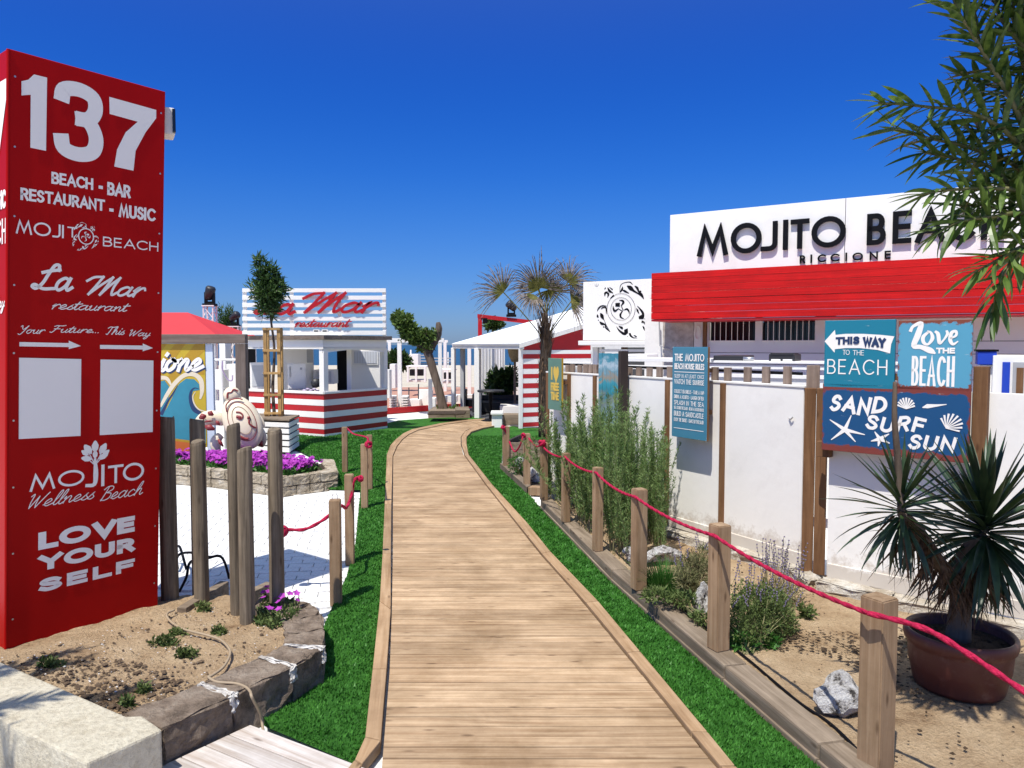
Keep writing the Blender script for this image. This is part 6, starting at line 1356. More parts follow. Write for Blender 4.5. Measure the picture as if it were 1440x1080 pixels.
smark([(.125 * math.cos(R(a)), .225 * math.sin(R(a)) + .01) for a in range(0, 361, 20)], .004, paint('brown_line', (.25, .15, .09), .6))
for P, r_ in (([(-.03, .16), (.02, .13), (.04, .07), (.0, .03), (-.04, .05)], .012), ([(-.05, .09), (-.02, .07), (.0, .05)], .024), ([(.10, -.02), (.08, -.08), (.11, -.14), (.14, -.17)], .014), ([(.09, .02), (.12, .0)], .022), ([(-.12, -.20), (-.07, -.26), (-.02, -.29)], .02), ([(-.15, -.1), (-.13, -.17)], .012)): smark(P, r_)
# rim lines
add('shell_marking', MB().tube([cS + nS * .11 + rtS * a + upS * b for a, b in cr([(-.15, .22), (-.12, .32), (-.03, .37), (.08, .35), (.13, .31)], 5)], .01, 6), M_maroon, tur, smooth=True)
hd = cS + upS * .46 + rtS * .02; mb = MB(); oblong(mb, hd, rtS, upS, nS, .13, .13, .10, 16, 9); add('head', mb, M_cream, tur, smooth=True)
add('head_marking', MB().tube([hd + nS * .1 + rtS * a + upS * b for a, b in cr([(-.09, -.05), (-.05, .03), (.0, .02), (.05, .05), (.1, .0)], 4)], .012, 6), M_maroon, tur, smooth=True)
def flip(P, r_, w_, marks):
    p = cr([tuple(D(x, y, td + dz)) for x, y, dz in P], 6); n = len(p); mb = MB().tube(p, [w_ * (.55 + .9 * math.sin(math.pi * min(1, .15 + i / n * .8))) for i in range(n)], 10)
    c = Vector(p[0]); mb.v = [(v[0], c.y + (v[1] - c.y) * .55, v[2]) for v in mb.v]; add('flipper', mb, M_cream, tur, smooth=True)
    for (x0, y0, x1, y1, ww) in marks: 
        a_, b2 = D(x0, y0, td + P[1][2] - .1), D(x1, y1, td + P[1][2] - .1); add('flipper_marking', MB().tube([a_, a_.lerp(b2, .5) + Vector((0, -.015, .01)), b2], [ww * .6, ww * 1.5, ww * .5], 7), M_maroon, tur, smooth=True)
flip([(315, 592, .05), (300, 588, 0), (287, 590, 0), (276, 598, .0)], 0, .085, [(293, 580, 300, 584, .03), (281, 588, 290, 585, .035), (288, 600, 302, 604, .035), (304, 592, 309, 598, .02), (286, 594, 300, 592, .012)])
flip([(310, 612, .1), (303, 620, .05), (302, 630, .0), (306, 640, .0)], 0, .06, [(307, 618, 314, 628, .02)])
flip([(330, 634, .0), (328, 645, -.05), (331, 652, -.05), (335, 655, -.02)], 0, .05, [(326, 626, 334, 640, .02)])
flip([(356, 600, .15), (364, 607, .15), (368, 618, .15), (366, 628, .15)], 0, .06, [(360, 600, 368, 612, .03), (364, 618, 369, 628, .03)])
flip([(352, 575, .15), (360, 584, .15), (367, 594, .15), (370, 602, .15)], 0, .04, [(355, 580, 366, 596, .02)])
add('support_pole', MB().tube([XD(338, td + .25, .2), cS + Vector((0, .1, 0))], .03, 8), M_metal, tur)

# tree in the white slatted planter
pd = 13.6
pb = thing('slatted_planter', 'white slatted pallet planter box holding the staked tree', 'planter', tuple(XD(372, pd)))
pa, pc, pe = G(330, 634, 0), G(407, 638.5, 0), G(421, 629, 0)
for f, U in ((Face(pa, pc - pa), (pc - pa).length), (Face(pc, pe - pc), (pe - pc).length)):
    n = 5; zt = D(407, 592.5, pc.y).z
    for i in range(n): mb = MB(); mb.fbox(f, .003, U - .003, .03 + (zt - .03) * i / n, .03 + (zt - .03) * (i + 1) / n - .03, -.025, 0); add('slat', mb, M_white, pb, bevel=.003)
pbk = [pa, pc, pe, pe + (pa - pc)]
mb = MB(); mb.extrude([(p.x * 1 , p.y) for p in [Vector(q).lerp((pa + pe) / 2, .06) for q in pbk]], .02, zt - .05); add('inner_box', mb, M_dkgrey, pb)
mb = MB(); mb.extrude([(p.x, p.y) for p in [Vector(q).lerp((pa + pe) / 2, -.02) for q in pbk]], zt + .002, zt + .035); add('top_board', mb, W_sleeper, pb, bevel=.004)
ztop_p = zt + .035
cc = (pa + pe) / 2; tx = D(386, 590, cc.y)
st_ = thing('tree_stakes', 'ladder like pine stakes holding the slim young tree upright', 'tree stakes', (tx.x, cc.y, ztop_p))
zs_t = D(386, 461, cc.y).z
for dx in (-.13, .13):
    for dy in (-.07, .07): mb = MB(); mb.box((tx.x + dx, cc.y + dy, (ztop_p + zs_t) / 2), (.065, .045, zs_t - ztop_p)); add('stake', mb, W_stake, st_, bevel=.006)
for t in (.02, .23, .48, .74, .985): mb = MB(); mb.box((tx.x, cc.y - .105, ztop_p + .03 + (zs_t - ztop_p - .03) * t), (.33, .022, .045)); add('rung', mb, W_stake, st_, bevel=.003)

# ---------------------------------------------------------------- leaf masses
def leafmass(blobs, n, L_, W_, seed, droop=.0, up=0, cluster=6, hollow=.35, fold=False):
    """leaf-sized faces in clumps spread through ellipsoids; blobs (x,y,z,rx,ry,rz)"""
    r2 = np.random.RandomState(seed); vol = np.array([b[3] * b[4] * b[5] for b in blobs]) ** .75; vol = vol / vol.sum(); m = n // cluster
    which = r2.choice(len(blobs), m, p=vol); d = r2.normal(size=(m, 3)); d /= np.linalg.norm(d, axis=1)[:, None]; rad = (hollow + (1 - hollow) * r2.uniform(0, 1, m) ** .6)[:, None] * r2.choice([1, 1, 1, 1.12], m)[:, None]
    B = np.array(blobs); cen = B[which, :3] + d * rad * B[which, 3:6]; cen = np.repeat(cen, cluster, 0); base = np.repeat(d, cluster, 0); N = len(cen)
    dr = base * .7 + r2.normal(0, .75, (N, 3)); dr[:, 2] += up - droop; dr /= np.linalg.norm(dr, axis=1)[:, None]
    s_ = r2.normal(size=(N, 3)); s_ -= dr * (s_ * dr).sum(1)[:, None]; s_ /= np.linalg.norm(s_, axis=1)[:, None] + 1e-9
    l = (L_ * r2.uniform(.6, 1.25, N))[:, None]; w_ = (W_ * r2.uniform(.7, 1.2, N))[:, None]; c = cen + r2.normal(0, L_ * .25, (N, 3))
    V = np.zeros((N, 4, 3)); V[:, 0] = c; V[:, 1] = c + dr * l * .45 + s_ * w_; V[:, 2] = c + dr * l - np.array([0, 0, 1]) * l * droop * .3; V[:, 3] = c + dr * l * .45 - s_ * w_
    mb = MB(); mb.v = [tuple(q) for q in V.reshape(-1, 3)]; mb.f = [(4 * i, 4 * i + 1, 4 * i + 2, 4 * i + 3) for i in range(N)]; mb.m = [0] * N; return mb
s17 = cc.y / F
t1 = thing('young_tree', 'slim dark leaved young tree with an oval crown in the slatted planter', 'tree', (tx.x, cc.y, ztop_p))
tp_ = [(tx.x, cc.y, ztop_p), (tx.x - .02, cc.y, 1.2), (tx.x + .02, cc.y, 1.9), tuple(D(381, 450, cc.y)), tuple(D(378, 425, cc.y))]
mb = MB().tube(cr(tp_, 5), [.035 - .001 * i for i in range(21)], 7)
for x, y in ((368, 420), (388, 418), (372, 400), (384, 395), (375, 380)): mb.tube([D(381, 447, cc.y), D((x + 381) / 2, (y + 440) / 2, cc.y + rnd.uniform(-.1, .1)), D(x, y, cc.y + rnd.uniform(-.15, .15))], [.016, .012, .005], 5)
add('trunk', mb, W_bark, t1, smooth=True)
def BL(x, y, rx, ry, d, k=.9): p = D(x, y, d); return (p.x, p.y, p.z, rx * d / F, rx * d / F * k, ry * d / F)
add('crown', leafmass([BL(377, 434, 13, 12, cc.y), BL(379, 415, 18, 17, cc.y), BL(374, 396, 15, 15, cc.y), BL(367, 375, 8, 13, cc.y), BL(381, 382, 8, 11, cc.y), BL(391, 405, 9, 12, cc.y), BL(362, 408, 8, 9, cc.y)], 3000, .14, .016, 5, up=.3), G_tree, t1, kind='stuff')
# oleander behind the towers
d_ = 24.5; t2 = thing('oleander_bush', 'dark oleander shrub between the two truss towers', 'shrub', tuple(XD(320, d_)))
add('foliage', leafmass([BL(319, 460, 6, 14, d_), BL(312, 442, 3, 11, d_), BL(327, 468, 6, 10, d_), BL(322, 443, 4, 8, d_)], 1500, .22, .016, 6, up=.5), G_tree, t2, kind='stuff'); add('stems', MB().tube([XD(322, d_), D(320, 480, d_), D(314, 440, d_)], [.06, .04, .01], 6).tube([XD(322, d_), D(326, 470, d_), D(328, 450, d_)], [.05, .03, .01], 6), W_bark, t2)
# leaning pollarded tree with its planter
d_ = 20.4; lp_ = thing('tree_planter', 'low timber box around the leaning tree', 'planter', tuple(XD(632, d_ - .3)))
f = Face(G(602, 588, 0), (1, 0)); 
u1 = f.uv(640, 588)[0]; mb = MB(); mb.fbox(f, 0, u1, 0, .2, -1.4, 0); add('board', mb, W_sleeper, lp_, bevel=.01)
f = Face(G(641, 589, 0), (1, .1)); u1 = f.uv(661, 588)[0]; mb = MB(); mb.fbox(f, 0, u1, 0, .24, -1.1, 0); add('board', mb, W_sleeper, lp_, bevel=.01)
mb = MB(); p = G(632, 584, .2); mb.box((p.x - .1, p.y + .5, .215), (.95, .8, .03)); add('soil', mb, E_soil, lp_)
lt_ = thing('leaning_tree', 'leaning pollarded tree with a thick forked trunk and sparse tufts', 'tree', tuple(XD(620, 20.9, .2)))
d_ = 20.9; tk = [(624, 580), (620, 560), (615, 540), (609, 520), (603, 500), (597, 488)]
add('trunk', MB().tube(cr([tuple(D(x, y, d_)) for x, y in tk], 4), [.15, .145, .14, .13, .125, .12, .12, .115, .115, .115, .115, .115, .115, .12, .12, .12, .12, .12, .12, .12, .115], 10), W_trunk, lt_, smooth=True)
add('limb', MB().tube(cr([tuple(D(x, y, d_)) for x, y in [(599, 492), (588, 482), (576, 470), (568, 458), (563, 448)]], 4), [.13, .12, .12, .11, .11, .10, .10, .1, .09, .09, .08, .08, .07, .06, .06, .05, .04], 8), W_bark, lt_, smooth=True)
add('limb', MB().tube(cr([tuple(D(x, y, d_)) for x, y in [(601, 497), (608, 484), (615, 472), (617, 462), (616, 453)]], 4), [.13, .13, .12, .12, .12, .12, .11, .11, .11, .11, .1, .1, .1, .09, .08, .07, .05], 8), W_bark, lt_, smooth=True)
add('limb', MB().tube([D(600, 492, d_), D(600, 475, d_), D(598, 464, d_)], [.12, .1, .06], 8), W_bark, lt_, smooth=True)
add('foliage', leafmass([BL(567, 452, 13, 12, d_), BL(574, 465, 12, 12, d_), BL(583, 474, 12, 9, d_), BL(594, 474, 11, 11, d_), BL(606, 473, 9, 9, d_), BL(598, 488, 10, 6, d_), BL(560, 446, 7, 7, d_)], 5200, .12, .03, 8, up=.2), G_tree2, lt_, kind='stuff')
add('shoots', leafmass([BL(638, 580, 6, 4, d_), BL(622, 582, 6, 4, d_)], 300, .16, .03, 9, up=.6), G_tree2, lt_, kind='stuff')

# ================================================================ centre background
pg = thing('pergola_frame', 'open white timber pergola frame behind the leaning tree', 'pergola', tuple(XD(570, 22.6)))
d_ = 22.6; zb_ = D(0, 480.5, d_).z; zt_ = D(0, 476.5, d_).z
mb = MB(); mb.box((D(585, 480, d_).x, d_, (zb_ + zt_) / 2), ((625 - 546) / F * d_, .14, zt_ - zb_ + .04)); add('beam', mb, M_white, pg)
for x, wd in ((562, 5.5), (619, 5), (605, 5)):
    dd_ = d_ if x != 605 else 21.8
    c = XD(x, dd_); mb = MB(); mb.box((c.x, dd_, (zb_ if x != 605 else 1.0) / 2), (wd / F * dd_, .12, zb_ if x != 605 else 1.0)); add('post', mb, M_white, pg)
for x, d0 in ((548, 30), (626, 30)): c = XD(x, d0); mb = MB(); mb.box((c.x, d0, zb_ / 2), (.12, .12, zb_)); add('post', mb, M_white, pg)
mb = MB(); mb.box((XD(587, 30).x, 30, zb_ + .05), ((630 - 544) / F * 30, .1, .1)); add('beam', mb, M_white, pg)
# terracotta terrace with a red rim and white base
tr = thing('tiled_terrace', 'low terracotta tiled terrace with a red painted edge', 'terrace', tuple(XD(585, 23)))
a_ = [G(545, 582, 0), G(603, 577.5, 0), G(760, 570, 0), G(760, 545, .1), G(500, 545, .1), G(500, 585, 0)]
mb = MB(); mb.extrude([(p.x, p.y) for p in [a_[5], a_[0], a_[1], a_[2], a_[3], a_[4]]], 0, .12); add('tile_floor', mb, M_terra, tr)
for p, q in ((a_[5], a_[0]), (a_[0], a_[1]), (a_[1], a_[2])):
    f = Face(p, q - p); mb = MB(); mb.fbox(f, 0, (q - p).length, .0, .17, -.02, .03); add('red_edge', mb, M_red, tr)
def sunbed_steps(): pass
M_wf = M_white
def wthing(name, label, cat, parts, group=None):
    """parts: (name, x0, x1, y0, y1, d, depth, mat)"""
    p0 = parts[0]; t = thing(name, label, cat, tuple(XD((p0[1] + p0[2]) / 2, p0[5])), group)
    for nm, x0, x1, y0, y1, d, dep, mt in parts:
        a_, b2 = D(x0, y0, d), D(x1, y1, d); mb = MB(); mb.box(((a_.x + b2.x) / 2, d + dep / 2, (a_.z + b2.z) / 2), (b2.x - a_.x, dep, a_.z - b2.z)); add(nm, mb, mt, t, bevel=.008)
    return t
wthing('white_bench', 'white masonry corner bench on the tiled terrace', 'bench', [('seat', 574, 590, 562, 574, 22.4, .5, M_white), ('backrest', 588, 608, 548, 574, 22.9, .25, M_white), ('arm', 602, 612, 560, 575, 22.3, .5, M_white)])
wthing('white_bench', 'long white masonry bench left of the pavilion posts', 'bench', [('seat', 624, 642, 557, 566, 22.8, .6, M_white), ('seat_back', 640, 664, 555, 569, 23.6, .3, M_white)])
for i, (x, lb_) in enumerate(((552, 'left white louvred lounger on the terrace by the kiosk'), (569, 'right white louvred lounger beside the pergola post'))):
    t = thing('louvred_stand', lb_, 'stand', tuple(XD(x, 22.2)), 'white louvred stands on the terrace'); n = 5
    for k in range(n): a_, b2 = D(x - 4.5, 557 + k * 3.6, 22.2), D(x + 4.5, 558.8 + k * 3.6, 22.2); mb = MB(); mb.box(((a_.x + b2.x) / 2, 22.3, (a_.z + b2.z) / 2), (b2.x - a_.x, .3, a_.z - b2.z)); add('slat', mb, M_white, t)
    mb = MB(); a_ = D(x, 556, 22.3); mb.box((a_.x, 22.48, a_.z / 2), (.2, .03, a_.z)); add('back', mb, M_whitew, t)
wthing('white_cabinet', 'white cabinet beside the right end of the kiosk', 'cabinet', [('body', 548, 556, 512, 546, 23.5, .5, M_white), ('side', 538, 548, 520, 560, 21.5, .4, M_whitew)])
for i, (x0, x1, y0, yb, lb_) in enumerate(((571, 600, 514.5, 538, 'left white bar table with a dark space beneath on the far terrace'), (619, 640, 519, 540, 'white bar table seen past the leaning trunk'))):
    wthing('bar_table', lb_, 'table', [('top', x0, x1, y0, y0 + 2, 27, .9, M_white), ('leg', x0 + 1, x0 + 4, y0 + 2, yb, 27, .1, M_white), ('leg', (x0 + x1) / 2 - 2, (x0 + x1) / 2 + 1, y0 + 2, yb, 27, .1, M_white), ('leg', x1 - 4, x1 - 1, y0 + 2, yb, 27, .1, M_white), ('dark_crate', x0 + 5, x1 - 5, y0 + 5, y0 + 14, 27.5, .4, M_rubber), ('lower_shelf', x0 + 3, x1 - 3, yb - 4, yb - 1, 27.2, .7, M_whitew)], 'white bar tables on the far terrace')
wthing('lifeguard_cabin', 'small white beach cabin with a thin mast near the water', 'cabin', [('wall', 575, 588, 498, 515, 34, 1, M_white), ('mast', 576.5, 578.5, 492, 498, 34.5, .1, M_white)])
wthing('beach_rail', 'dark horizontal beach railings before the sea', 'railing', [('rail', 589, 604, 499 + 4 * 0, 500.6, 36, .05, M_grey), ('rail', 589, 640, 503, 504.6, 36, .05, M_grey), ('rail', 589, 640, 507, 508.6, 36, .05, M_grey), ('rail', 589, 640, 511, 512.6, 36, .05, M_dkgrey), ('post', 629, 631, 495, 520, 36, .1, M_white), ('post', 589, 590.5, 498, 520, 36, .1, M_white)])
hd_ = thing('dark_hedge', 'dark clipped hedge before the sea right of the kiosk', 'hedge', tuple(XD(560, 30))); add('foliage', leafmass([BL(552, 505, 8, 9, 30), BL(560, 506, 8, 10, 30), BL(568, 508, 6, 8, 30)], 2200, .2, .06, 11), G_tree, hd_, kind='stuff')
for i, (x, y0, y1) in enumerate(((575, 545, 572), (588.5, 540, 572))):
    o = add('thin_post', MB().tube([D(x, y0, 22.6), D(x, y1, 22.6)], .02, 6), M_dkgrey, loc=tuple(XD(x, 22.6))); tag(o, ('left' if i == 0 else 'right') + ' thin dark post on the tiled terrace', 'post', 'thin posts on the terrace')

# ---------------------------------------------------------------- lounge pavilion
A0 = Vector((.235, 17.5, 0)); dl = Vector((-.405, .914, 0)); dg = Vector((.914, .405, 0))
pav = thing('lounge_pavilion', 'white roofed lounge pavilion with red and white striped end wall', 'pavilion', tuple(A0))
ze = 2.035; W2 = 4.1; Ls = 4.75; R1 = A0 + dg * W2; R2 = R1 + dl * 4.3; zr = 3.2
E1, E2 = A0 - dg * .1 - dl * .1, A0 + dl * Ls - dg * .1; E3, E4 = A0 + dl * Ls + dg * (2 * W2), A0 + dg * (2 * W2)
V = [(*E1.xy, ze), (*E2.xy, ze), (*R2.xy, zr), (*(R1 - dl * .1).xy, zr), (*E3.xy, ze), (*(E4 - dl * .1).xy, ze)]
mb = MB(); mb.poly(V, [(0, 3, 2, 1), (1, 2, 4), (2, 3, 5, 4)]); rf = add('roof', mb, M_fabric, pav); md = rf.modifiers.new('thickness', 'SOLIDIFY'); md.thickness = .05; md.offset = -1
GF_ = Face(A0, dg); LFp = Face(A0 + dl * Ls, -dl)
mb = MB(); P_ = [GF_.P(-.1, ze - .11, .07), GF_.P(W2, zr - .11, .07), GF_.P(W2, zr - .01, .07), GF_.P(-.1, ze - .01, .07)]; Q_ = [GF_.P(-.1, ze - .11, .10), GF_.P(W2, zr - .11, .10), GF_.P(W2, zr - .01, .10), GF_.P(-.1, ze - .01, .10)]; mb.hexa(P_, Q_); add('rake_board', mb, M_whitew, pav)
mb = MB(); mb.fbox(LFp, -.05, Ls + .08, ze - .14, ze - .035, -.02, .06); add('gutter', mb, M_whitew, pav, bevel=.01)
# striped end wall
zl = [GF_.uv(745, y)[1] for y in (492.5, 498, 504.5, 512, 518.5, 526, 532, 539, 546, 553, 559, 567, 573, 580, 586, 594, 600)] + [0.03]
ucol = GF_.uv(760, 540)[0]
uR = GF_.uv(831, 505)[0]
mb = MB(); mb.poly([GF_.P(.02, zl[0] + .003, -.02), GF_.P(uR, zl[0] + .003, -.02), GF_.P(uR, ze + (zr - ze) * uR / W2 - .10, -.02), GF_.P(.02, ze - .09, -.02)], [(0, 1, 2, 3)]); add('gable_board', mb, M_red, pav)
for i in range(len(zl) - 1):
    red = i % 2 == 1; ue = (uR if i < 3 else ucol)
    mb = MB(); mb.fbox(GF_, .02 if i else .02, ue, zl[i+1] + .002, zl[i], -.05, .0 + (.003 if red else 0)); add('stripe_board', mb, M_red if red else M_white, pav)
mb = MB(); mb.fbox(GF_, ucol + .003, uR + .5, 0, zl[3] - .003, -.05, -.01); add('side_wall', mb, M_whitew, pav)
mb = MB(); mb.fbox(GF_, uR + .003, uR + 3, 0, 2.0, -.06, -.02); add('side_wall', mb, M_whitew, pav)
mb = MB(); mb.fbox(GF_, -.06, .015, 0, ze - .09, -.07, .02); add('post', mb, M_white, pav, bevel=.004)
mb = MB(); mb.fbox(GF_, ucol, uR + 1.4, zl[3] - .09, zl[3] - .005, -.01, .05); add('white_trim', mb, M_white, pav)
for x, yb, wd, mt in ((672, 588.5, 9.5, M_white), (638, 580, 6.5, M_white), (651, 580, 7, M_grey)):
    c = G(x, yb, 0); mb = MB(); mb.box((c.x, c.y, (ze - .12) / 2), (wd / F * c.y * .8, wd / F * c.y * .8, ze - .12), -.4); add('post', mb, mt, pav, bevel=.006)
mb = MB(); mb.extrude([(p.x, p.y) for p in (A0 + Vector((.0, .02, 0)), A0 + dg * 5, A0 + dg * 5 + dl * 6, A0 + dl * 6 + dg * .0, A0 + dl * 1.0 + dg * .02)], .0, .03); add('dark_floor', mb, M_dkgrey, pav)
for x, d0, wd in ((697, 24.5, 26), (727, 25.5, 6), (660, 26, 5)):   # curtains and far posts
    c = XD(x, d0); n = 22; mb = MB(); w_ = wd / F * d0
    if wd > 10:
        for i in range(n): x0, x1 = c.x - w_ / 2 + w_ * i / n, c.x - w_ / 2 + w_ * (i + 1) / n; y0, y1 = d0 + .06 * math.sin(i * 1.9), d0 + .06 * math.sin((i + 1) * 1.9); mb.poly([(x0, y0, .2), (x1, y1, .2), (x1, y1, 2.1), (x0, y0, 2.1)], [(0, 1, 2, 3)])
        o = add('curtain', mb, M_fabric, pav, smooth=True)
    else: mb.box((c.x, d0, 1.05), (w_, w_, 2.1)); add('post', mb, M_white, pav)
c = XD(683, 23.5); mb = MB(); n = 16; w_ = 24 / F * 23.5
for i in range(n): x0, x1 = c.x - w_ / 2 + w_ * i / n, c.x - w_ / 2 + w_ * (i + 1) / n; y0, y1 = 23.5 + .07 * math.sin(i * 2.1), 23.5 + .07 * math.sin((i + 1) * 2.1); mb.poly([(x0, y0, .15), (x1, y1, .15), (x1, y1, 2.1), (x0, y0, 2.1)], [(0, 1, 2, 3)])
add('curtain', mb, M_fabric, pav, smooth=True)
# furniture
def round_table(x, d, r_, z, label):
    c = XD(x, d); t = thing('lounge_table', label, 'table', (c.x, d, 0)); mb = MB(); mb.lathe((c.x, d, 0), [(.001, z), (r_, z), (r_ + .01, z - .02), (r_, z - .05), (.001, z - .05)], 24); add('table_top', mb, M_rubber, t); mb = MB(); mb.lathe((c.x, d, 0), [(.06, z - .05), (.04, .3), (.05, .1), (.25, .06), (.26, .03), (.001, .03)], 16); add('pedestal', mb, M_black, t); return t
round_table(690, 19.0, .34, .84, 'round black table in the shade of the pavilion')
wthing('lounge_sofa', 'long black lounge sofa at the back of the pavilion', 'sofa', [('seat', 676, 735, 566, 580, 21.2, .9, M_rubber), ('backrest', 676, 735, 556, 568, 22.1, .25, M_rubber), ('armrest', 664, 676, 555, 580, 20.6, 1.2, M_rubber)])
wthing('black_armchair', 'black armchair between the two front pavilion posts', 'armchair', [('seat', 652, 666, 562, 572, 22.0, .6, M_black), ('backrest', 650, 656, 548, 572, 22.2, .5, M_black), ('leg', 652, 653.5, 572, 580, 22.0, .05, M_black), ('leg', 664, 665.5, 572, 580, 22.0, .05, M_black)])
pt_ = thing('potted_shrub', 'bushy dark green shrub behind the round black table', 'shrub', tuple(XD(708, 22.6)))
add('foliage', leafmass([BL(705, 540, 17, 17, 22.6), BL(716, 532, 9, 12, 22.6), BL(700, 552, 14, 10, 22.6)], 3000, .2, .035, 12, up=.3), G_tree, pt_, kind='stuff'); mb = MB(); c = XD(707, 22.6); mb.lathe((c.x, c.y, .03), [(.22, 0), (.3, .4), (.28, .4), (.27, .35), (.001, .35)], 18); add('pot', mb, M_pot, pt_)
mb = MB(); c = XD(725, 20.5); ls = thing('straw_lamp', 'straw lampshade hanging inside the pavilion beside the striped wall', 'lamp', (c.x, c.y, 1.7)); c = D(724, 488, 20.8)
mb.lathe((c.x, c.y, c.z), [(.19, .05), (.2, -.1), (.17, -.25), (.09, -.42), (.05, -.42), (.1, -.2), (.17, 0)], 18); add('shade', mb, paint('straw', (.42, .32, .2), .9, .2, 20), ls, smooth=True); add('stem', MB().tube([(c.x, c.y, c.z - .4), (c.x, c.y, .03)], .035, 8), W_picket, ls)
# white box, bench and timber front before the pavilion
wthing('white_sofa', 'white cushioned bench with a timber front by the striped wall', 'bench', [('cushion', 703, 733, 571, 583.5, 18.9, .7, M_white), ('timber_front', 707.5, 731, 583.5, 600, 18.2, .5, W_sleeper), ('base_rail', 710, 735, 600, 602, 18.0, .5, M_white)])
wthing('white_box', 'small white lidded box at the end of the boardwalk', 'box', [('body', 691.5, 706, 583, 602, 17.7, .45, M_white), ('lid', 690, 707, 580, 583.2, 17.65, .55, M_white)])
# red scaffold frame with lights behind the roof
sf = thing('red_frame', 'red steel frame rising behind the pavilion roof', 'frame', tuple(XD(720, 28))); d_ = 28
a_, b2 = D(672, 441, d_), D(800, 455, d_)
mb = MB(); z1 = D(0, 441.5, d_).z; z2 = D(0, 447, d_).z; xx0, xx1 = XD(671.5, d_).x, XD(850, d_).x
mb.hexa([(xx0, d_, z2), (xx1, d_ , z2 - .55), (xx1, d_ + .15, z2 - .55), (xx0, d_ + .15, z2)], [(xx0, d_, z1), (xx1, d_, z1 - .55), (xx1, d_ + .15, z1 - .55), (xx0, d_ + .15, z1)]); add('beam', mb, M_red, sf)
for x in (675, 848): c = XD(x, d_); mb = MB(); mb.box((c.x, d_ + .075, (z2 - (0 if x < 700 else .56)) / 2), (.15, .14, z2 - (0 if x < 700 else .56) - .004)); add('post', mb, M_red, sf)
c = D(682, 451, d_ - .1); t = thing('small_floodlight', 'small black floodlight clamped inside the corner of the red frame', 'floodlight', tuple(c)); mb = MB(); mb.box(tuple(c), (.16, .12, .2), .4); add('case', mb, M_black, t, bevel=.02); mb = MB(); mb.tube([(c.x - .15, c.y + .1, c.z + .1), tuple(c)], .02); add('clamp', mb, M_black, t)
c = D(719, 441, d_); t = moving_head(Vector((c.x, d_ + .07, 0)), c.z - .12, .9, 'black stage light leaning on the red frame behind the palm', R(140))
hd_ = thing('roof_plant', 'small dark shrub showing above the pavilion roof line', 'shrub', tuple(XD(693, 29))); add('foliage', leafmass([BL(692, 456, 9, 4, 29), BL(700, 455, 6, 5, 29)], 800, .18, .05, 13), G_tree, hd_, kind='stuff'); add('stem', MB().tube([XD(693, 29), D(693, 458, 29)], .05, 6), W_bark, hd_)
# shoreline people size mark: beach pole
o = add('beach_pole', MB().tube([XD(712, 60), D(712, 462, 60)], .04, 6), M_white, loc=tuple(XD(712, 60))) if False else None
# ================================================================ RIGHT SIDE PLANTS
def strip_leaf(L_, W_, n=5, bend=.25, fold=.25, tipw=.02, prof=None):
    """blade along +x bending down in z, creased along the middle"""
    mb = MB(); vs = []
    for i in range(n + 1):
        t = i / n; w_ = W_ * (prof(t) if prof else math.sin(math.pi * min(1, .12 + t * .88)) ** .8) + (0 if i < n else -0); a = bend * t
        x = L_ * (t - .12 * bend * t ** 3); z = -L_ * bend * t * t * .5; vs += [(x, -w_, z + w_ * fold), (x, 0, z), (x, w_, z + w_ * fold)]
    fs = []
    for i in range(n): a = 3 * i; fs += [(a, a + 3, a + 4, a + 1), (a + 1, a + 4, a + 5, a + 2)]
    return vs, fs
def leaf_mesh(name, mat, *a, **k):
    v, f = strip_leaf(*a, **k); me = bpy.data.meshes.new(name); me.from_pydata(v, [], f); me.materials.append(mat); me.polygons.foreach_set('use_smooth', [True] * len(f)); return me
def orient(p, d, roll=0):
    d = Vector(d).normalized(); q = d.to_track_quat('X', 'Z'); return Matrix.Translation(Vector(p)) @ q.to_matrix().to_4x4() @ Matrix.Rotation(roll, 4, 'X')
# ---- potted yucca
pc_ = G(1354, 960, .1); pc_ = Vector(((1362 - 720) / F * 4.05, 4.05, .1)); PS = .91; 
pot = thing('plant_pot', 'large dark terracotta coloured plastic pot holding the yucca', 'pot', tuple(pc_))
Rr = .302; mb = MB(); mb.lathe(tuple(pc_), [(a_ * PS, z_) for a_, z_ in [(.001, .0), (.245, .0), (.252, .02), (.268, .10), (.272, .105), (.274, .118), (.278, .125), (.286, .22), (.288, .235), (.302, .245), (.310, .27), (.308, .30), (.298, .312), (.284, .308), (.278, .29), (.262, .1), (.001, .09)]], 48); add('pot_body', mb, M_pot, pot, smooth=True)
mb = MB(); mb.lathe((pc_.x, pc_.y, pc_.z), [(.001, .262), (.14, .258), (.255, .25)], 30); add('soil', mb, E_soil, pot, smooth=True)
clods([(pc_.x + .22 * math.cos(R(a)), pc_.y + .22 * math.sin(R(a))) for a in range(0, 360, 30)], pc_.z + .262, 160, E_litter, 'soil_crumbs', None, .004, .012, 33, parent=pot)
yu = thing('yucca', 'two headed yucca with dark sword leaves and a shaggy trunk in the big pot', 'yucca', (pc_.x, pc_.y, pc_.z + .25))
zsoil = pc_.z + .25
HA = D(1386, 752, 4.02); HB = D(1268, 722, 3.85); base = Vector((pc_.x - .01, pc_.y, zsoil)); fork = D(1352, 830, 4.03)
add('trunk', MB().tube(cr([tuple(base), tuple(D(1350, 860, 4.05)), tuple(fork), tuple(D(1358, 780, 4.03)), tuple(HA)], 4), [.07, .065, .062, .06, .058, .056, .055, .055, .052, .05, .05, .048, .046, .042, .04, .035, .03], 10), W_bark, yu, smooth=True)
add('trunk', MB().tube(cr([tuple(fork), tuple(D(1320, 790, 3.98)), tuple(D(1290, 745, 3.9)), tuple(HB)], 4), [.05, .045, .042, .04, .038, .036, .035, .034, .033, .032, .03, .028, .026], 8), W_bark, yu, smooth=True)
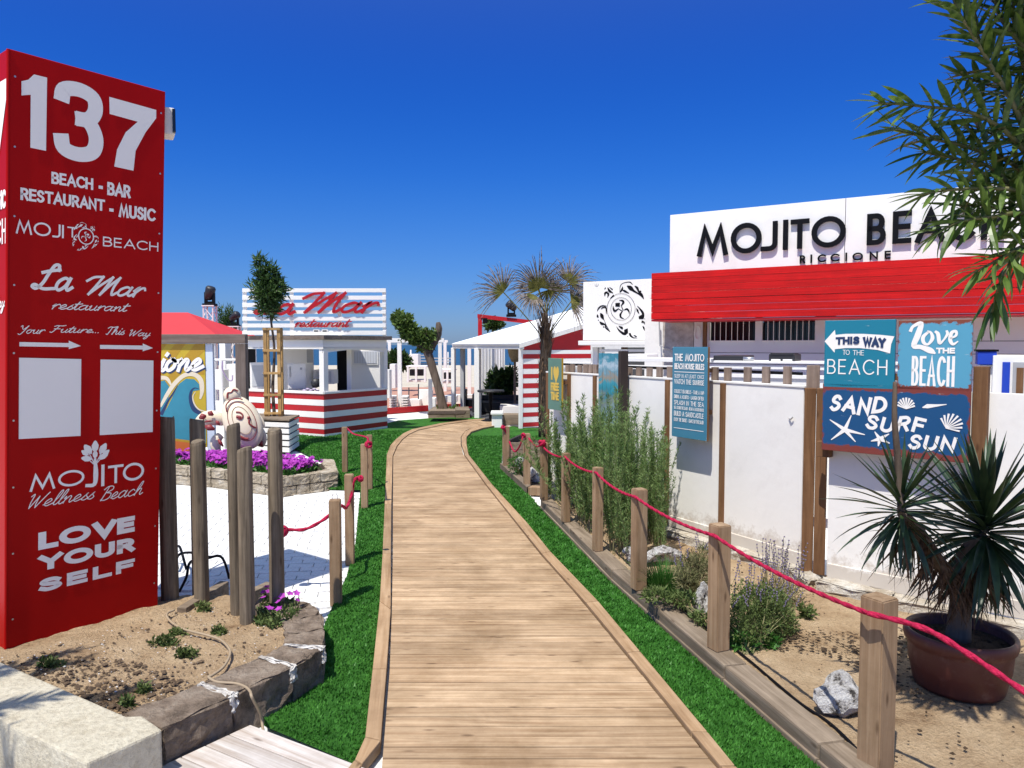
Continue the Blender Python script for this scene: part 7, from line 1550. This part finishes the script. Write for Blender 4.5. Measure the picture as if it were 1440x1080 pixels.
yl = [leaf_mesh('leaf', G_yuc, 1, .034, n=6, bend=b_, fold=.5, prof=lambda t: .45 + .55 * math.sin(math.pi * min(1, .1 + t * .8)) if t < .6 else max(.0, (1 - t) / .4) * .98) for b_ in (.05, .25, .55, .9)]
yd = [leaf_mesh('dead_leaf', G_yucd, 1, .026, n=5, bend=b_, fold=.3, prof=lambda t: .7 * (1 - t) + .05) for b_ in (.3, .9)]
def rosette(c, n, L_, seed, up, lo_=-.9, hi=1.45):
    r2 = random.Random(seed)
    for i in range(n):
        t = (i + .5) / n; el_ = hi + (lo_ - hi) * t ** .85 + r2.uniform(-.12, .12); az = i * 2.39996 + r2.uniform(-.15, .15)
        d = Vector((math.cos(az) * math.cos(el_), math.sin(az) * math.cos(el_), math.sin(el_))); l = L_ * r2.uniform(.82, 1.08) * (.72 + .4 * math.sin(math.pi * min(1, t + .12)))
        me = yl[0 if t < .3 else 1 if t < .55 else 2 if t < .85 else 3]; p = c + Vector((0, 0, (.5 - t) * .16)) + d * .02
        inst('leaf', me, yu, orient(p, d, r2.uniform(-.3, .3)) @ Matrix.Diagonal((l, l * r2.uniform(.85, 1.15), l, 1)))
rosette(HA, 150, .55, 3, 1, -1.1); rosette(HB, 78, .37, 4, 1, -1.2)
r2 = random.Random(8)
for k in range(420):           # dead skirt hugging the trunks
    t = r2.random(); a_, b2 = (HA, fork) if k % 3 else (HB, fork); p = a_.lerp(b2, t * .95) + Vector((0, 0, -.02)); az = r2.uniform(0, 6.28); el_ = r2.uniform(-1.45, -.5)
    d = Vector((math.cos(az) * math.cos(el_), math.sin(az) * math.cos(el_), math.sin(el_))); l = r2.uniform(.12, .36) * (1.15 - .4 * t); inst('dead_leaf', yd[k % 2], yu, orient(p + Vector((math.cos(az), math.sin(az), 0)) * .04, d, r2.uniform(-1, 1)) @ Matrix.Diagonal((l, l * 1.6, l, 1)))
add('flower_stalk', MB().tube(cr([tuple(HB), tuple(D(1262, 640, 3.83)), tuple(D(1258, 590, 3.8)), tuple(D(1258.5, 545, 3.8)), tuple(D(1258, 537, 3.8))], 5), [.02 - .0006 * i for i in range(21)], 8), W_bark, yu, smooth=True)

# ---- oleander overhead (and its twin further left that only throws its shade)
lm = [leaf_mesh('leaf', G_olea, 1, .072, n=6, bend=b_, fold=.35) for b_ in (.0, .25, .5)] + [leaf_mesh('leaf', G_ole2, 1, .06, n=6, bend=.3, fold=.35)]
def olean(base, label, branches, seed, n_obj, d0=3.0):
    t = thing('oleander_tree', label, 'oleander', tuple(base)); r2 = random.Random(seed); rest = MB(); cnt = 0; allL = []
    for bi, P in enumerate(branches):
        q = [Vector(p) for p in cr([tuple(x) for x in P], 7)]; n = len(q)
        add('branch', MB().tube(q, [max(.0035, (.028 if bi == 0 else .013) * (1 - i / n * .85)) for i in range(n)], 6), W_bark if bi == 0 else G_dry, t, smooth=True)
        if bi == 0: continue
        tot_ = sum((q[i+1] - q[i]).length for i in range(n - 1)); s_ = tot_ * .22; k = 0
        while s_ < tot_:
            acc = 0
            for i in range(n - 1):
                l = (q[i+1] - q[i]).length
                if acc + l >= s_: break
                acc += l
            p = q[i].lerp(q[i+1], (s_ - acc) / max(l, 1e-6)); tg = (q[i+1] - q[i]).normalized(); u = tg.orthogonal().normalized(); v = tg.cross(u); f_ = s_ / tot_
            for w3 in range(3):
                an = w3 * 2.094 + k * 1.05 + r2.uniform(-.3, .3); spread = 1.25 - .75 * f_ + r2.uniform(-.2, .2); d = tg * math.cos(spread) + (u * math.cos(an) + v * math.sin(an)) * math.sin(spread); d.z -= .12
                allL.append((p.copy(), d.copy(), r2.uniform(.15, .225) * (1.05 - .25 * f_), r2.choice([0, 0, 1, 1, 2, 3 if r2.random() < .25 else 1]), r2.uniform(-.6, .6)))
            s_ += .036 + .016 * (1 - f_); k += 1
    def score(L_): p = L_[0]; x = 720 + F * p.x / max(p.y, .1); return (0 if 1190 < x < 1450 and p.y > .5 else 1)
    allL.sort(key=score)
    for i, (p, d, l, mi, ro_) in enumerate(allL):
        Mx = orient(p, d, ro_) @ Matrix.Diagonal((l, l, l, 1))
        if i < n_obj: inst('leaf', lm[mi], t, Mx)
        else: rest.poly([tuple(Mx @ v.co) for v in lm[mi].vertices], [tuple(f.vertices) for f in lm[mi].polygons])
    if rest.v: add('foliage', rest, G_olea, t, kind='stuff')
    return t
def Q(x, y, d): return D(x, y, d)
ob = Vector((2.75, 3.35, .1))
crown = Q(1475, 180, 3.2)
br = [[ob, Vector((2.65, 3.3, 1.0)), Vector((2.5, 3.25, 1.9)), Q(1480, 230, 3.2), Q(1470, 60, 3.2), Q(1465, -120, 3.2)],
      [Q(1480, 330, 3.1), Q(1440, 180, 3.0), Q(1380, 70, 2.95), Q(1345, 10, 2.9), Q(1330, -40, 2.9)],
      [Q(1480, 280, 3.1), Q(1430, 200, 3.0), Q(1370, 160, 2.95), Q(1300, 150, 2.9), Q(1235, 145, 2.9)],
      [Q(1480, 300, 3.2), Q(1430, 235, 3.1), Q(1370, 210, 3.05), Q(1310, 195, 3.0), Q(1250, 180, 3.0)],
      [Q(1480, 260, 3.2), Q(1430, 140, 3.1), Q(1390, 90, 3.05), Q(1372, 30, 3.0), Q(1375, -40, 3.0)],
      [Q(1490, 250, 3.2), Q(1450, 130, 3.1), Q(1432, 60, 3.05), Q(1425, 0, 3.0), Q(1430, -70, 3.0)],
      [Q(1490, 300, 3.1), Q(1440, 270, 3.0), Q(1385, 265, 2.95), Q(1330, 268, 2.9), Q(1290, 275, 2.9)],
      [Q(1490, 320, 3.1), Q(1440, 300, 3.0), Q(1395, 305, 2.95), Q(1350, 312, 2.9), Q(1310, 330, 2.9)],
      [Q(1490, 350, 3.2), Q(1450, 300, 3.1), Q(1400, 240, 3.05), Q(1350, 225, 3.0), Q(1300, 215, 2.95)],
      [Q(1490, 340, 3.1), Q(1455, 345, 3.0), Q(1425, 365, 2.95), Q(1405, 400, 2.9), Q(1395, 440, 2.9)],
      [Q(1500, 330, 3.1), Q(1460, 340, 3.0), Q(1430, 350, 2.95), Q(1395, 370, 2.9), Q(1365, 385, 2.9)],
      [Q(1490, 240, 3.3), Q(1460, 170, 3.25), Q(1420, 130, 3.2), Q(1390, 120, 3.2), Q(1350, 105, 3.1)],
      [Q(1490, 240, 3.3), Q(1460, 230, 3.25), Q(1440, 210, 3.2), Q(1400, 190, 3.2), Q(1360, 180, 3.1)],
      [Q(1500, 280, 3.4), Q(1470, 270, 3.4), Q(1440, 255, 3.35), Q(1410, 250, 3.3), Q(1370, 245, 3.3)],
      [Q(1490, 350, 3.2), Q(1450, 320, 3.15), Q(1420, 300, 3.1), Q(1390, 290, 3.1), Q(1350, 290, 3.0)],
      [Q(1500, 120, 3.1), Q(1470, 60, 3.0), Q(1450, 10, 3.0), Q(1445, -50, 3.0), Q(1440, -90, 3.0)],
      [Q(1500, 200, 3.1), Q(1455, 90, 3.0), Q(1410, 30, 3.0), Q(1395, -20, 3.0), Q(1390, -60, 3.0)],
      # the side over the pot, outside the picture
      [Q(1480, 230, 3.2), Vector((2.5, 2.7, 3.2)), Vector((2.2, 2.35, 3.3)), Vector((1.9, 2.1, 3.3))],
      [Q(1480, 230, 3.2), Vector((2.7, 2.9, 3.1)), Vector((2.6, 2.5, 3.3)), Vector((2.4, 2.2, 3.5))],
      [Q(1480, 230, 3.2), Vector((2.9, 3.0, 3.0)), Vector((3.1, 2.8, 3.2)), Vector((3.3, 2.6, 3.4))],
      [Q(1490, 280, 3.2), Vector((2.4, 2.9, 2.5)), Vector((2.35, 2.6, 2.45)), Vector((2.3, 2.3, 2.4))]]
for k in range(7):  # extra unseen branches above the frame, added to shade the pot
    rr = random.Random(90 + k); e_ = Vector((1.62 + rr.uniform(-.5, .6), 2.65 + rr.uniform(-.5, .4), 4.15 + rr.uniform(-.25, .5)))
    br.append([Q(1480, 200, 3.2), Q(1480, 200, 3.2).lerp(e_, .4) + Vector((0, 0, .1)), e_, e_ + Vector((rr.uniform(-.2, .1), rr.uniform(-.2, .1), rr.uniform(-.1, .2)))])
olean(ob, 'tall oleander with long narrow leaves hanging over the upper right corner', br, 21, 300)
bs = Vector((-4.3, 1.6, .1)); br2 = [[bs, bs + Vector((.1, .1, 1.5)), bs + Vector((.3, .3, 2.6))]]
for k in range(9):
    rr = random.Random(40 + k); e_ = bs + Vector((rr.uniform(.3, 1.5), rr.uniform(.2, 1.5), 3.0 + rr.uniform(-.2, .6))); br2.append([bs + Vector((.25, .25, 2.2)), (bs + Vector((.25, .25, 2.4))).lerp(e_, .5), e_, e_ + Vector((.2, .2, 0))])
olean(bs, 'oleander outside the picture whose shade falls on the concrete kerb', br2, 22, 0)

# ---- tall willowy shrubs against the fence
def wands(base_poly, n, h0, h1, seed, zb, name, parent, leafL=.032, leafW=.0028, per=46, lean=.18, taper=.75, curve=.15):
    r2 = np.random.RandomState(seed); xs = [p[0] for p in base_poly]; ys = [p[1] for p in base_poly]; st = MB(); V = []; k = 0
    while k < n:
        x, y = r2.uniform(min(xs), max(xs)), r2.uniform(min(ys), max(ys))
        if not in_poly(np.array([x]), np.array([y]), base_poly)[0]: continue
        k += 1; h = r2.uniform(h0, h1) if r2.rand() < .6 else r2.uniform(h0 * .6, h0); an = r2.uniform(0, 6.28); ln = abs(r2.normal(0, lean)) * h; pts = [Vector((x + math.cos(an) * ln * t + r2.normal(0, .006), y + math.sin(an) * ln * t + r2.normal(0, .006), zb + h * t * (1 - curve * ln * t))) for t in (0, .25, .5, .75, 1)]
        q = cr([tuple(p) for p in pts], 3); st.tube(q, [.003 * (1 - .7 * i / len(q)) for i in range(len(q))], 3, False); Lq = len(q) - 1; m = int(per * h)
        tt = r2.uniform(.08, 1.0, m) ** .8 * Lq; i0 = np.minimum(tt.astype(int), Lq - 1); qa = np.array(q); fr = (tt - i0)[:, None]; P = qa[i0] * (1 - fr) + qa[i0 + 1] * fr; dr = r2.normal(0, 1, (m, 3)); dr[:, 2] = abs(dr[:, 2]) * .8 + .7; dr /= np.linalg.norm(dr, axis=1)[:, None]
        sd = r2.normal(size=(m, 3)); sd -= dr * (sd * dr).sum(1)[:, None]; sd /= np.linalg.norm(sd, axis=1)[:, None]; l = (leafL * r2.uniform(.6, 1.4, m))[:, None]
        v = np.zeros((m, 4, 3)); v[:, 0] = P; v[:, 1] = P + dr * l * .5 + sd * leafW; v[:, 2] = P + dr * l; v[:, 3] = P + dr * l * .5 - sd * leafW; V.append(v)
    V = np.concatenate(V); N = len(V); mb = MB(); mb.v = [tuple(a) for a in V.reshape(-1, 3)]; mb.f = [(4 * i, 4 * i + 1, 4 * i + 2, 4 * i + 3) for i in range(N)]; mb.m = [0] * N
    return st, mb
shr = [([G(768, 702, .1), G(800, 728, .1), LF.P(ux(LF, 815), 0, .12), LF.P(ux(LF, 772), 0, .15)], 60, .75, 1.15, 'pale leafy shrub at the far end of the row by the post knot', .045, .004, .14),
       ([G(812, 742, .1), G(838, 764, .1), LF.P(ux(LF, 858), 0, .12), LF.P(ux(LF, 815), 0, .12)], 95, 1.0, 1.45, 'willowy shrub below the painted board', .045, .004, .10),
       ([G(848, 772, .1), G(878, 790, .1), LF.P(ux(LF, 900), 0, .12), LF.P(ux(LF, 852), 0, .12)], 120, 1.1, 1.6, 'tallest willowy shrub in the middle of the row', .038, .003, .09),
       ([G(870, 785, .1), G(905, 800, .1), LF.P(ux(LF, 935), 0, .2), LF.P(ux(LF, 893), 0, .12)], 95, .8, 1.3, 'willowy shrub beside the house rules sign', .036, .003, .09),
       ([G(915, 776, .1), G(938, 786, .1), LF.P(ux(LF, 962), 0, .3), LF.P(ux(LF, 925), 0, .12)], 95, .95, 1.28, 'dense dark shrub at the near end of the row under the house rules sign', .03, .003, .06)]
for i, (P, n, h0, h1, lb_, ll, lw, ln) in enumerate(shr):
    poly = [(p.x, p.y) for p in P]; c = sum(P, Vector()) / 4; t = thing('tall_shrub', lb_, 'shrub', (c.x, c.y, .1), 'willowy shrubs along the fence')
    st, mb = wands(poly, int(n * .62), h0 * .95, h1 * .95, 50 + i, .08, '', t, ll * 1.15, lw * 1.15, 230, ln * 2.0); add('stems', st, G_dry, t, kind='stuff'); add('foliage', mb, G_bush, t, kind='stuff')
# grass tuft
c = G(935, 828, .1); tf = thing('grass_tuft', 'fresh green grass tuft beside the white rock', 'grass tuft', tuple(c)); mb = MB(); r2 = random.Random(2)
for k in range(900):
    a = r2.uniform(0, 6.28); rr = r2.random() ** .5 * .13; p = Vector((c.x + math.cos(a) * rr * 1.2, c.y + math.sin(a) * rr * .9, .09)); h = r2.uniform(.14, .3); dx, dy = math.cos(a) * rr * 1.3 + r2.gauss(0, .03), math.sin(a) * rr * 1.3 + r2.gauss(0, .03); q = [(p + Vector((dx * t * t, dy * t * t, h * t * (1 - .15 * t)))) for t in (0, .4, .75, 1)]; an = r2.uniform(0, 6.28); s_ = Vector((math.cos(an), math.sin(an), 0)) * .0028
    for i in range(3): mb.poly([tuple(q[i] - s_ * (1 - i * .3)), tuple(q[i] + s_ * (1 - i * .3)), tuple(q[i+1] + s_ * (.7 - i * .33)), tuple(q[i+1] - s_ * (.7 - i * .33))], [(0, 1, 2, 3)])
add('blades', mb, G_tuft, tf, kind='stuff')
def fluff(name, label, cat, base, blobs, n, L_, W_, mat, seed, spikes=0, sh=.35, up=.4, sx=.3):
    t = thing(name, label, cat, tuple(base)); add('foliage', leafmass(blobs, n, L_, W_, seed, up=up, cluster=5, hollow=.45), mat, t, kind='stuff'); st = MB(); r2 = random.Random(seed)
    for k in range(40):
        b_ = r2.choice(blobs); e_ = Vector((b_[0] + r2.uniform(-.8, .8) * b_[3], b_[1] + r2.uniform(-.8, .8) * b_[4], b_[2] + r2.uniform(-.2, .9) * b_[5])); st.tube([Vector(base) + Vector((r2.uniform(-.03, .03), r2.uniform(-.03, .03), 0)), Vector(base).lerp(e_, .5) + Vector((0, 0, .03)), e_], [.004, .003, .0015], 3, False)
    fl = MB()
    for k in range(spikes):
        b_ = r2.choice(blobs); p = Vector((b_[0] + r2.uniform(-1, 1) * b_[3] * .9, b_[1] + r2.uniform(-1, 1) * b_[4] * .9, b_[2] + b_[5] * .5)); h = r2.uniform(.5, 1) * sh; e_ = p + Vector((r2.uniform(-.05, .09), r2.uniform(-.04, .04), h)); st.tube([p, p.lerp(e_, .5) + Vector((.006, 0, 0)), e_], .0018, 3, False)
        for j in range(7): q = p.lerp(e_, .45 + j * .09); fl.blob((q.x + r2.uniform(-.006, .006), q.y, q.z), .0065, 1, .1, j)
    add('stems', st, G_dry, t, kind='stuff')
    if spikes: add('flower_spikes', fl, paint('grey_lavender', (.16, .13, .2), .9, .2, 30), t, kind='stuff')
    return t
fluff('dry_bush', 'straggly half dry bush left of the second rope post', 'bush', G(975, 835, .1), [BL(975, 805, 22, 27, 5.5), BL(990, 790, 16, 22, 5.6), BL(962, 815, 14, 16, 5.4)], 2600, .05, .003, G_dry, 61, 14, .22)
fluff('low_weeds', 'low green weeds around the foot of the dry bush', 'weeds', G(945, 845, .1), [BL(925, 838, 20, 7, 5.2), BL(960, 842, 18, 7, 5.15), BL(985, 870, 12, 8, 4.9)], 1100, .045, .006, G_bush2, 62)
fluff('round_bush', 'dense round olive green bush right of the second rope post', 'bush', G(1068, 912, .1), [BL(1068, 868, 44, 42, 4.75), BL(1050, 880, 32, 34, 4.6), BL(1092, 876, 30, 32, 4.8), BL(1060, 845, 34, 26, 4.9), BL(1085, 850, 28, 22, 5.0)], 11000, .024, .0045, G_bush2, 63, 26, .24)
fluff('lavender', 'thin lavender spikes rising against the fence behind the round bush', 'lavender', G(1105, 850, .1), [BL(1105, 840, 22, 18, 5.35), BL(1085, 830, 18, 14, 5.45)], 900, .05, .0035, G_dry, 64, 38, .36)
fluff('low_weeds', 'bright green weeds at the foot of the round bush', 'weeds', G(1050, 918, .1), [BL(1045, 905, 16, 8, 4.55), BL(1080, 903, 16, 7, 4.6)], 700, .05, .008, G_tuft, 65)
for i, (x, y, lb_) in enumerate(((1135, 868, 'small green seedling near the footing right of the round bush'), (1290, 905, 'small dry weed between the post and the pot'), (730, 668, 'leafy green plant behind the rocks of the small bed'))):
    d0 = G(x, y, .1).y; fluff('small_weed', lb_, 'weed', G(x, y, .1), [BL(x, y - 7 - 8 * (i == 2), 9 + 6 * (i == 2), 9 + 6 * (i == 2), d0)], 160 + 500 * (i == 2), .04, .008, G_bush2 if i != 2 else G_tuft, 70 + i)
fluff('bed_shrub', 'bright green leafy shrub between the rocks of the small bed', 'shrub', G(752, 660, .1), [BL(752, 655, 14, 14, 12.4)], 700, .09, .02, G_tuft, 76)
for i, (x, y, s_, lb_) in enumerate(((230, 905, 20, 'flat green weeds in the middle of the sandy bed'), (262, 920, 14, 'small weed patch right of the flat weeds'), (178, 990, 6, 'tiny seedling near the concrete kerb'), (286, 855, 10, 'tuft of grass at the foot of the left log pair'), (250, 892, 9, 'little pink flowering weed beside the hose'), (308, 889, 8, 'small weed between hose and middle logs'), (70, 935, 14, 'dark weed at the kerb under the sign tower'), (203, 972, 7, 'tiny weed in the near corner of the sand'))):
    d0 = G(x, y, .2).y; t = fluff('small_weed', lb_, 'weed', G(x, y, .19), [BL(x - s_ * .5, y - 2, s_ * .5, 4, d0), BL(x + s_ * .5, y, s_ * .6, 4, d0), BL(x, y - 3, s_ * .5, 5, d0)], 130 + 14 * s_, .028, .006, G_bush2, 80 + i, up=.5)

# ---- palm
pd_ = 15.8; pa = thing('fan_palm', 'thin half dead fan palm with shaggy trunk beside the striped wall', 'palm tree', tuple(XD(765, pd_)))
tk = [XD(765, pd_), D(764, 560, pd_), D(765, 520, pd_), D(768, 490, pd_), D(767, 465, pd_), D(766, 440, pd_)]
add('trunk', MB().tube(cr([tuple(p) for p in tk], 4), [.125, .115, .11, .11, .11, .105, .11, .11, .115, .12, .12, .12, .125, .13, .12, .11, .10, .09, .08, .07, .06], 10), wood('palm_trunk', (.02, .014, .01), (.09, .065, .045), 'Z', fine=30, knots=False, bstr=1), pa, smooth=True)
mb = MB(); r2 = random.Random(5)
for k in range(420):           # shaggy leaf bases and fibres
    t = r2.random(); p = tk[0].lerp(tk[5], t) if False else Vector(cr([tuple(q) for q in tk], 8)[int(t * 39)]); az = r2.uniform(0, 6.28); rr = .11; b_ = p + Vector((math.cos(az) * rr, math.sin(az) * rr, 0)); upw = t > .55
    d = Vector((math.cos(az) * .5, math.sin(az) * .5, 1.3 if upw else r2.choice([.9, -.8]))).normalized() * r2.uniform(.06, .16 if not upw else .5); s_ = d.cross(Vector((math.cos(az), math.sin(az), 0))).normalized() * .012; mb.poly([tuple(b_ - s_), tuple(b_ + s_), tuple(b_ + d + s_ * .2), tuple(b_ + d - s_ * .2)], [(0, 1, 2, 3)])
add('trunk_fibres', mb, G_yucd, pa, kind='stuff')
def fan(hub_px, d, dirn, nl, L_, spread, seed, stalk_from, face=None, fold=.4):
    r2 = random.Random(seed); hub = D(*hub_px, d); dirn = Vector(dirn).normalized(); fn = Vector(face or (0, -1, .2)); fn = (fn - dirn * fn.dot(dirn)).normalized(); sd = dirn.cross(fn)
    grn, dry = MB(), MB(); fr = add('stalk', MB().tube(cr([tuple(stalk_from), tuple(Vector(stalk_from).lerp(hub, .5) + Vector((0, 0, .03))), tuple(hub)], 5), .012, 5), G_palm, pa)
    for i in range(nl):
        a = (i / (nl - 1) - .5) * spread + r2.uniform(-.03, .03); dv_ = dirn * math.cos(a) + sd * math.sin(a) + fn * r2.uniform(-.05, .18); dv_.normalize(); l = L_ * (.8 + .25 * math.cos(a * .6)) * r2.uniform(.85, 1.1); w_ = .009 + .004 * r2.random()
        nrm_ = dv_.cross(fn).normalized(); drp = r2.uniform(.2, .95); pts = [hub + dv_ * l * t + Vector((0, 0, -drp * l * max(0, t - .55) ** 1.5)) + (Vector((r2.gauss(0, .03), r2.gauss(0, .03), -.05 * r2.random())) if t > .85 else Vector()) for t in (0, .3, .6, .85, 1.0)]
        for j in range(4):
            m_ = grn if j == 0 else dry; wa, wb_ = w_ * (1, 1.1, .9, .5, .1)[j], w_ * (1, 1.1, .9, .5, .1)[j+1]
            if j == 0: wa = .004
            m_.poly([tuple(pts[j] - nrm_ * wa), tuple(pts[j] + nrm_ * wa), tuple(pts[j+1] + nrm_ * wb_), tuple(pts[j+1] - nrm_ * wb_)], [(0, 1, 2, 3)])
    o = add('fan_leaf', dry, G_palmd, pa, kind='stuff'); add('fan_leaf_heart', grn, G_palm, pa, kind='stuff')
top = D(766, 478, pd_)
fan((708, 411), pd_, (-.75, -.1, .66), 34, .72, 2.9, 1, top)
fan((757, 404), pd_ - .2, (-.05, -.25, 1), 36, .78, 3.6, 2, D(766, 440, pd_))
fan((757, 408), pd_ + .1, (-.5, .1, .8), 26, .62, 2.8, 3, D(766, 440, pd_))
fan((799, 397), pd_, (.65, -.1, .75), 34, .66, 3.2, 4, D(768, 440, pd_))
fan((803, 424), pd_ + .1, (.9, -.1, .12), 36, .62, 3.0, 5, top, fold=.2)
fan((750, 414), pd_ - .3, (-.4, -.3, -.9), 26, .42, 2.6, 6, D(766, 440, pd_))
fan((778, 410), pd_, (.2, -.3, .9), 26, .6, 2.8, 7, D(766, 445, pd_))
fan((770, 408), pd_ + .2, (.3, .3, -.8), 24, .5, 3.2, 8, D(766, 445, pd_))
fan((812, 422), pd_ + .2, (.95, .2, -.1), 24, .55, 1.8, 9, top)
add('spear_leaf', MB().tube([D(764, 400, pd_), D(762, 370, pd_), D(761, 345, pd_)], [.02, .015, .003], 5), G_palmd, pa)
strip_org()
for o in bpy.data.objects:
    if 'w' in o.keys(): del o['w']
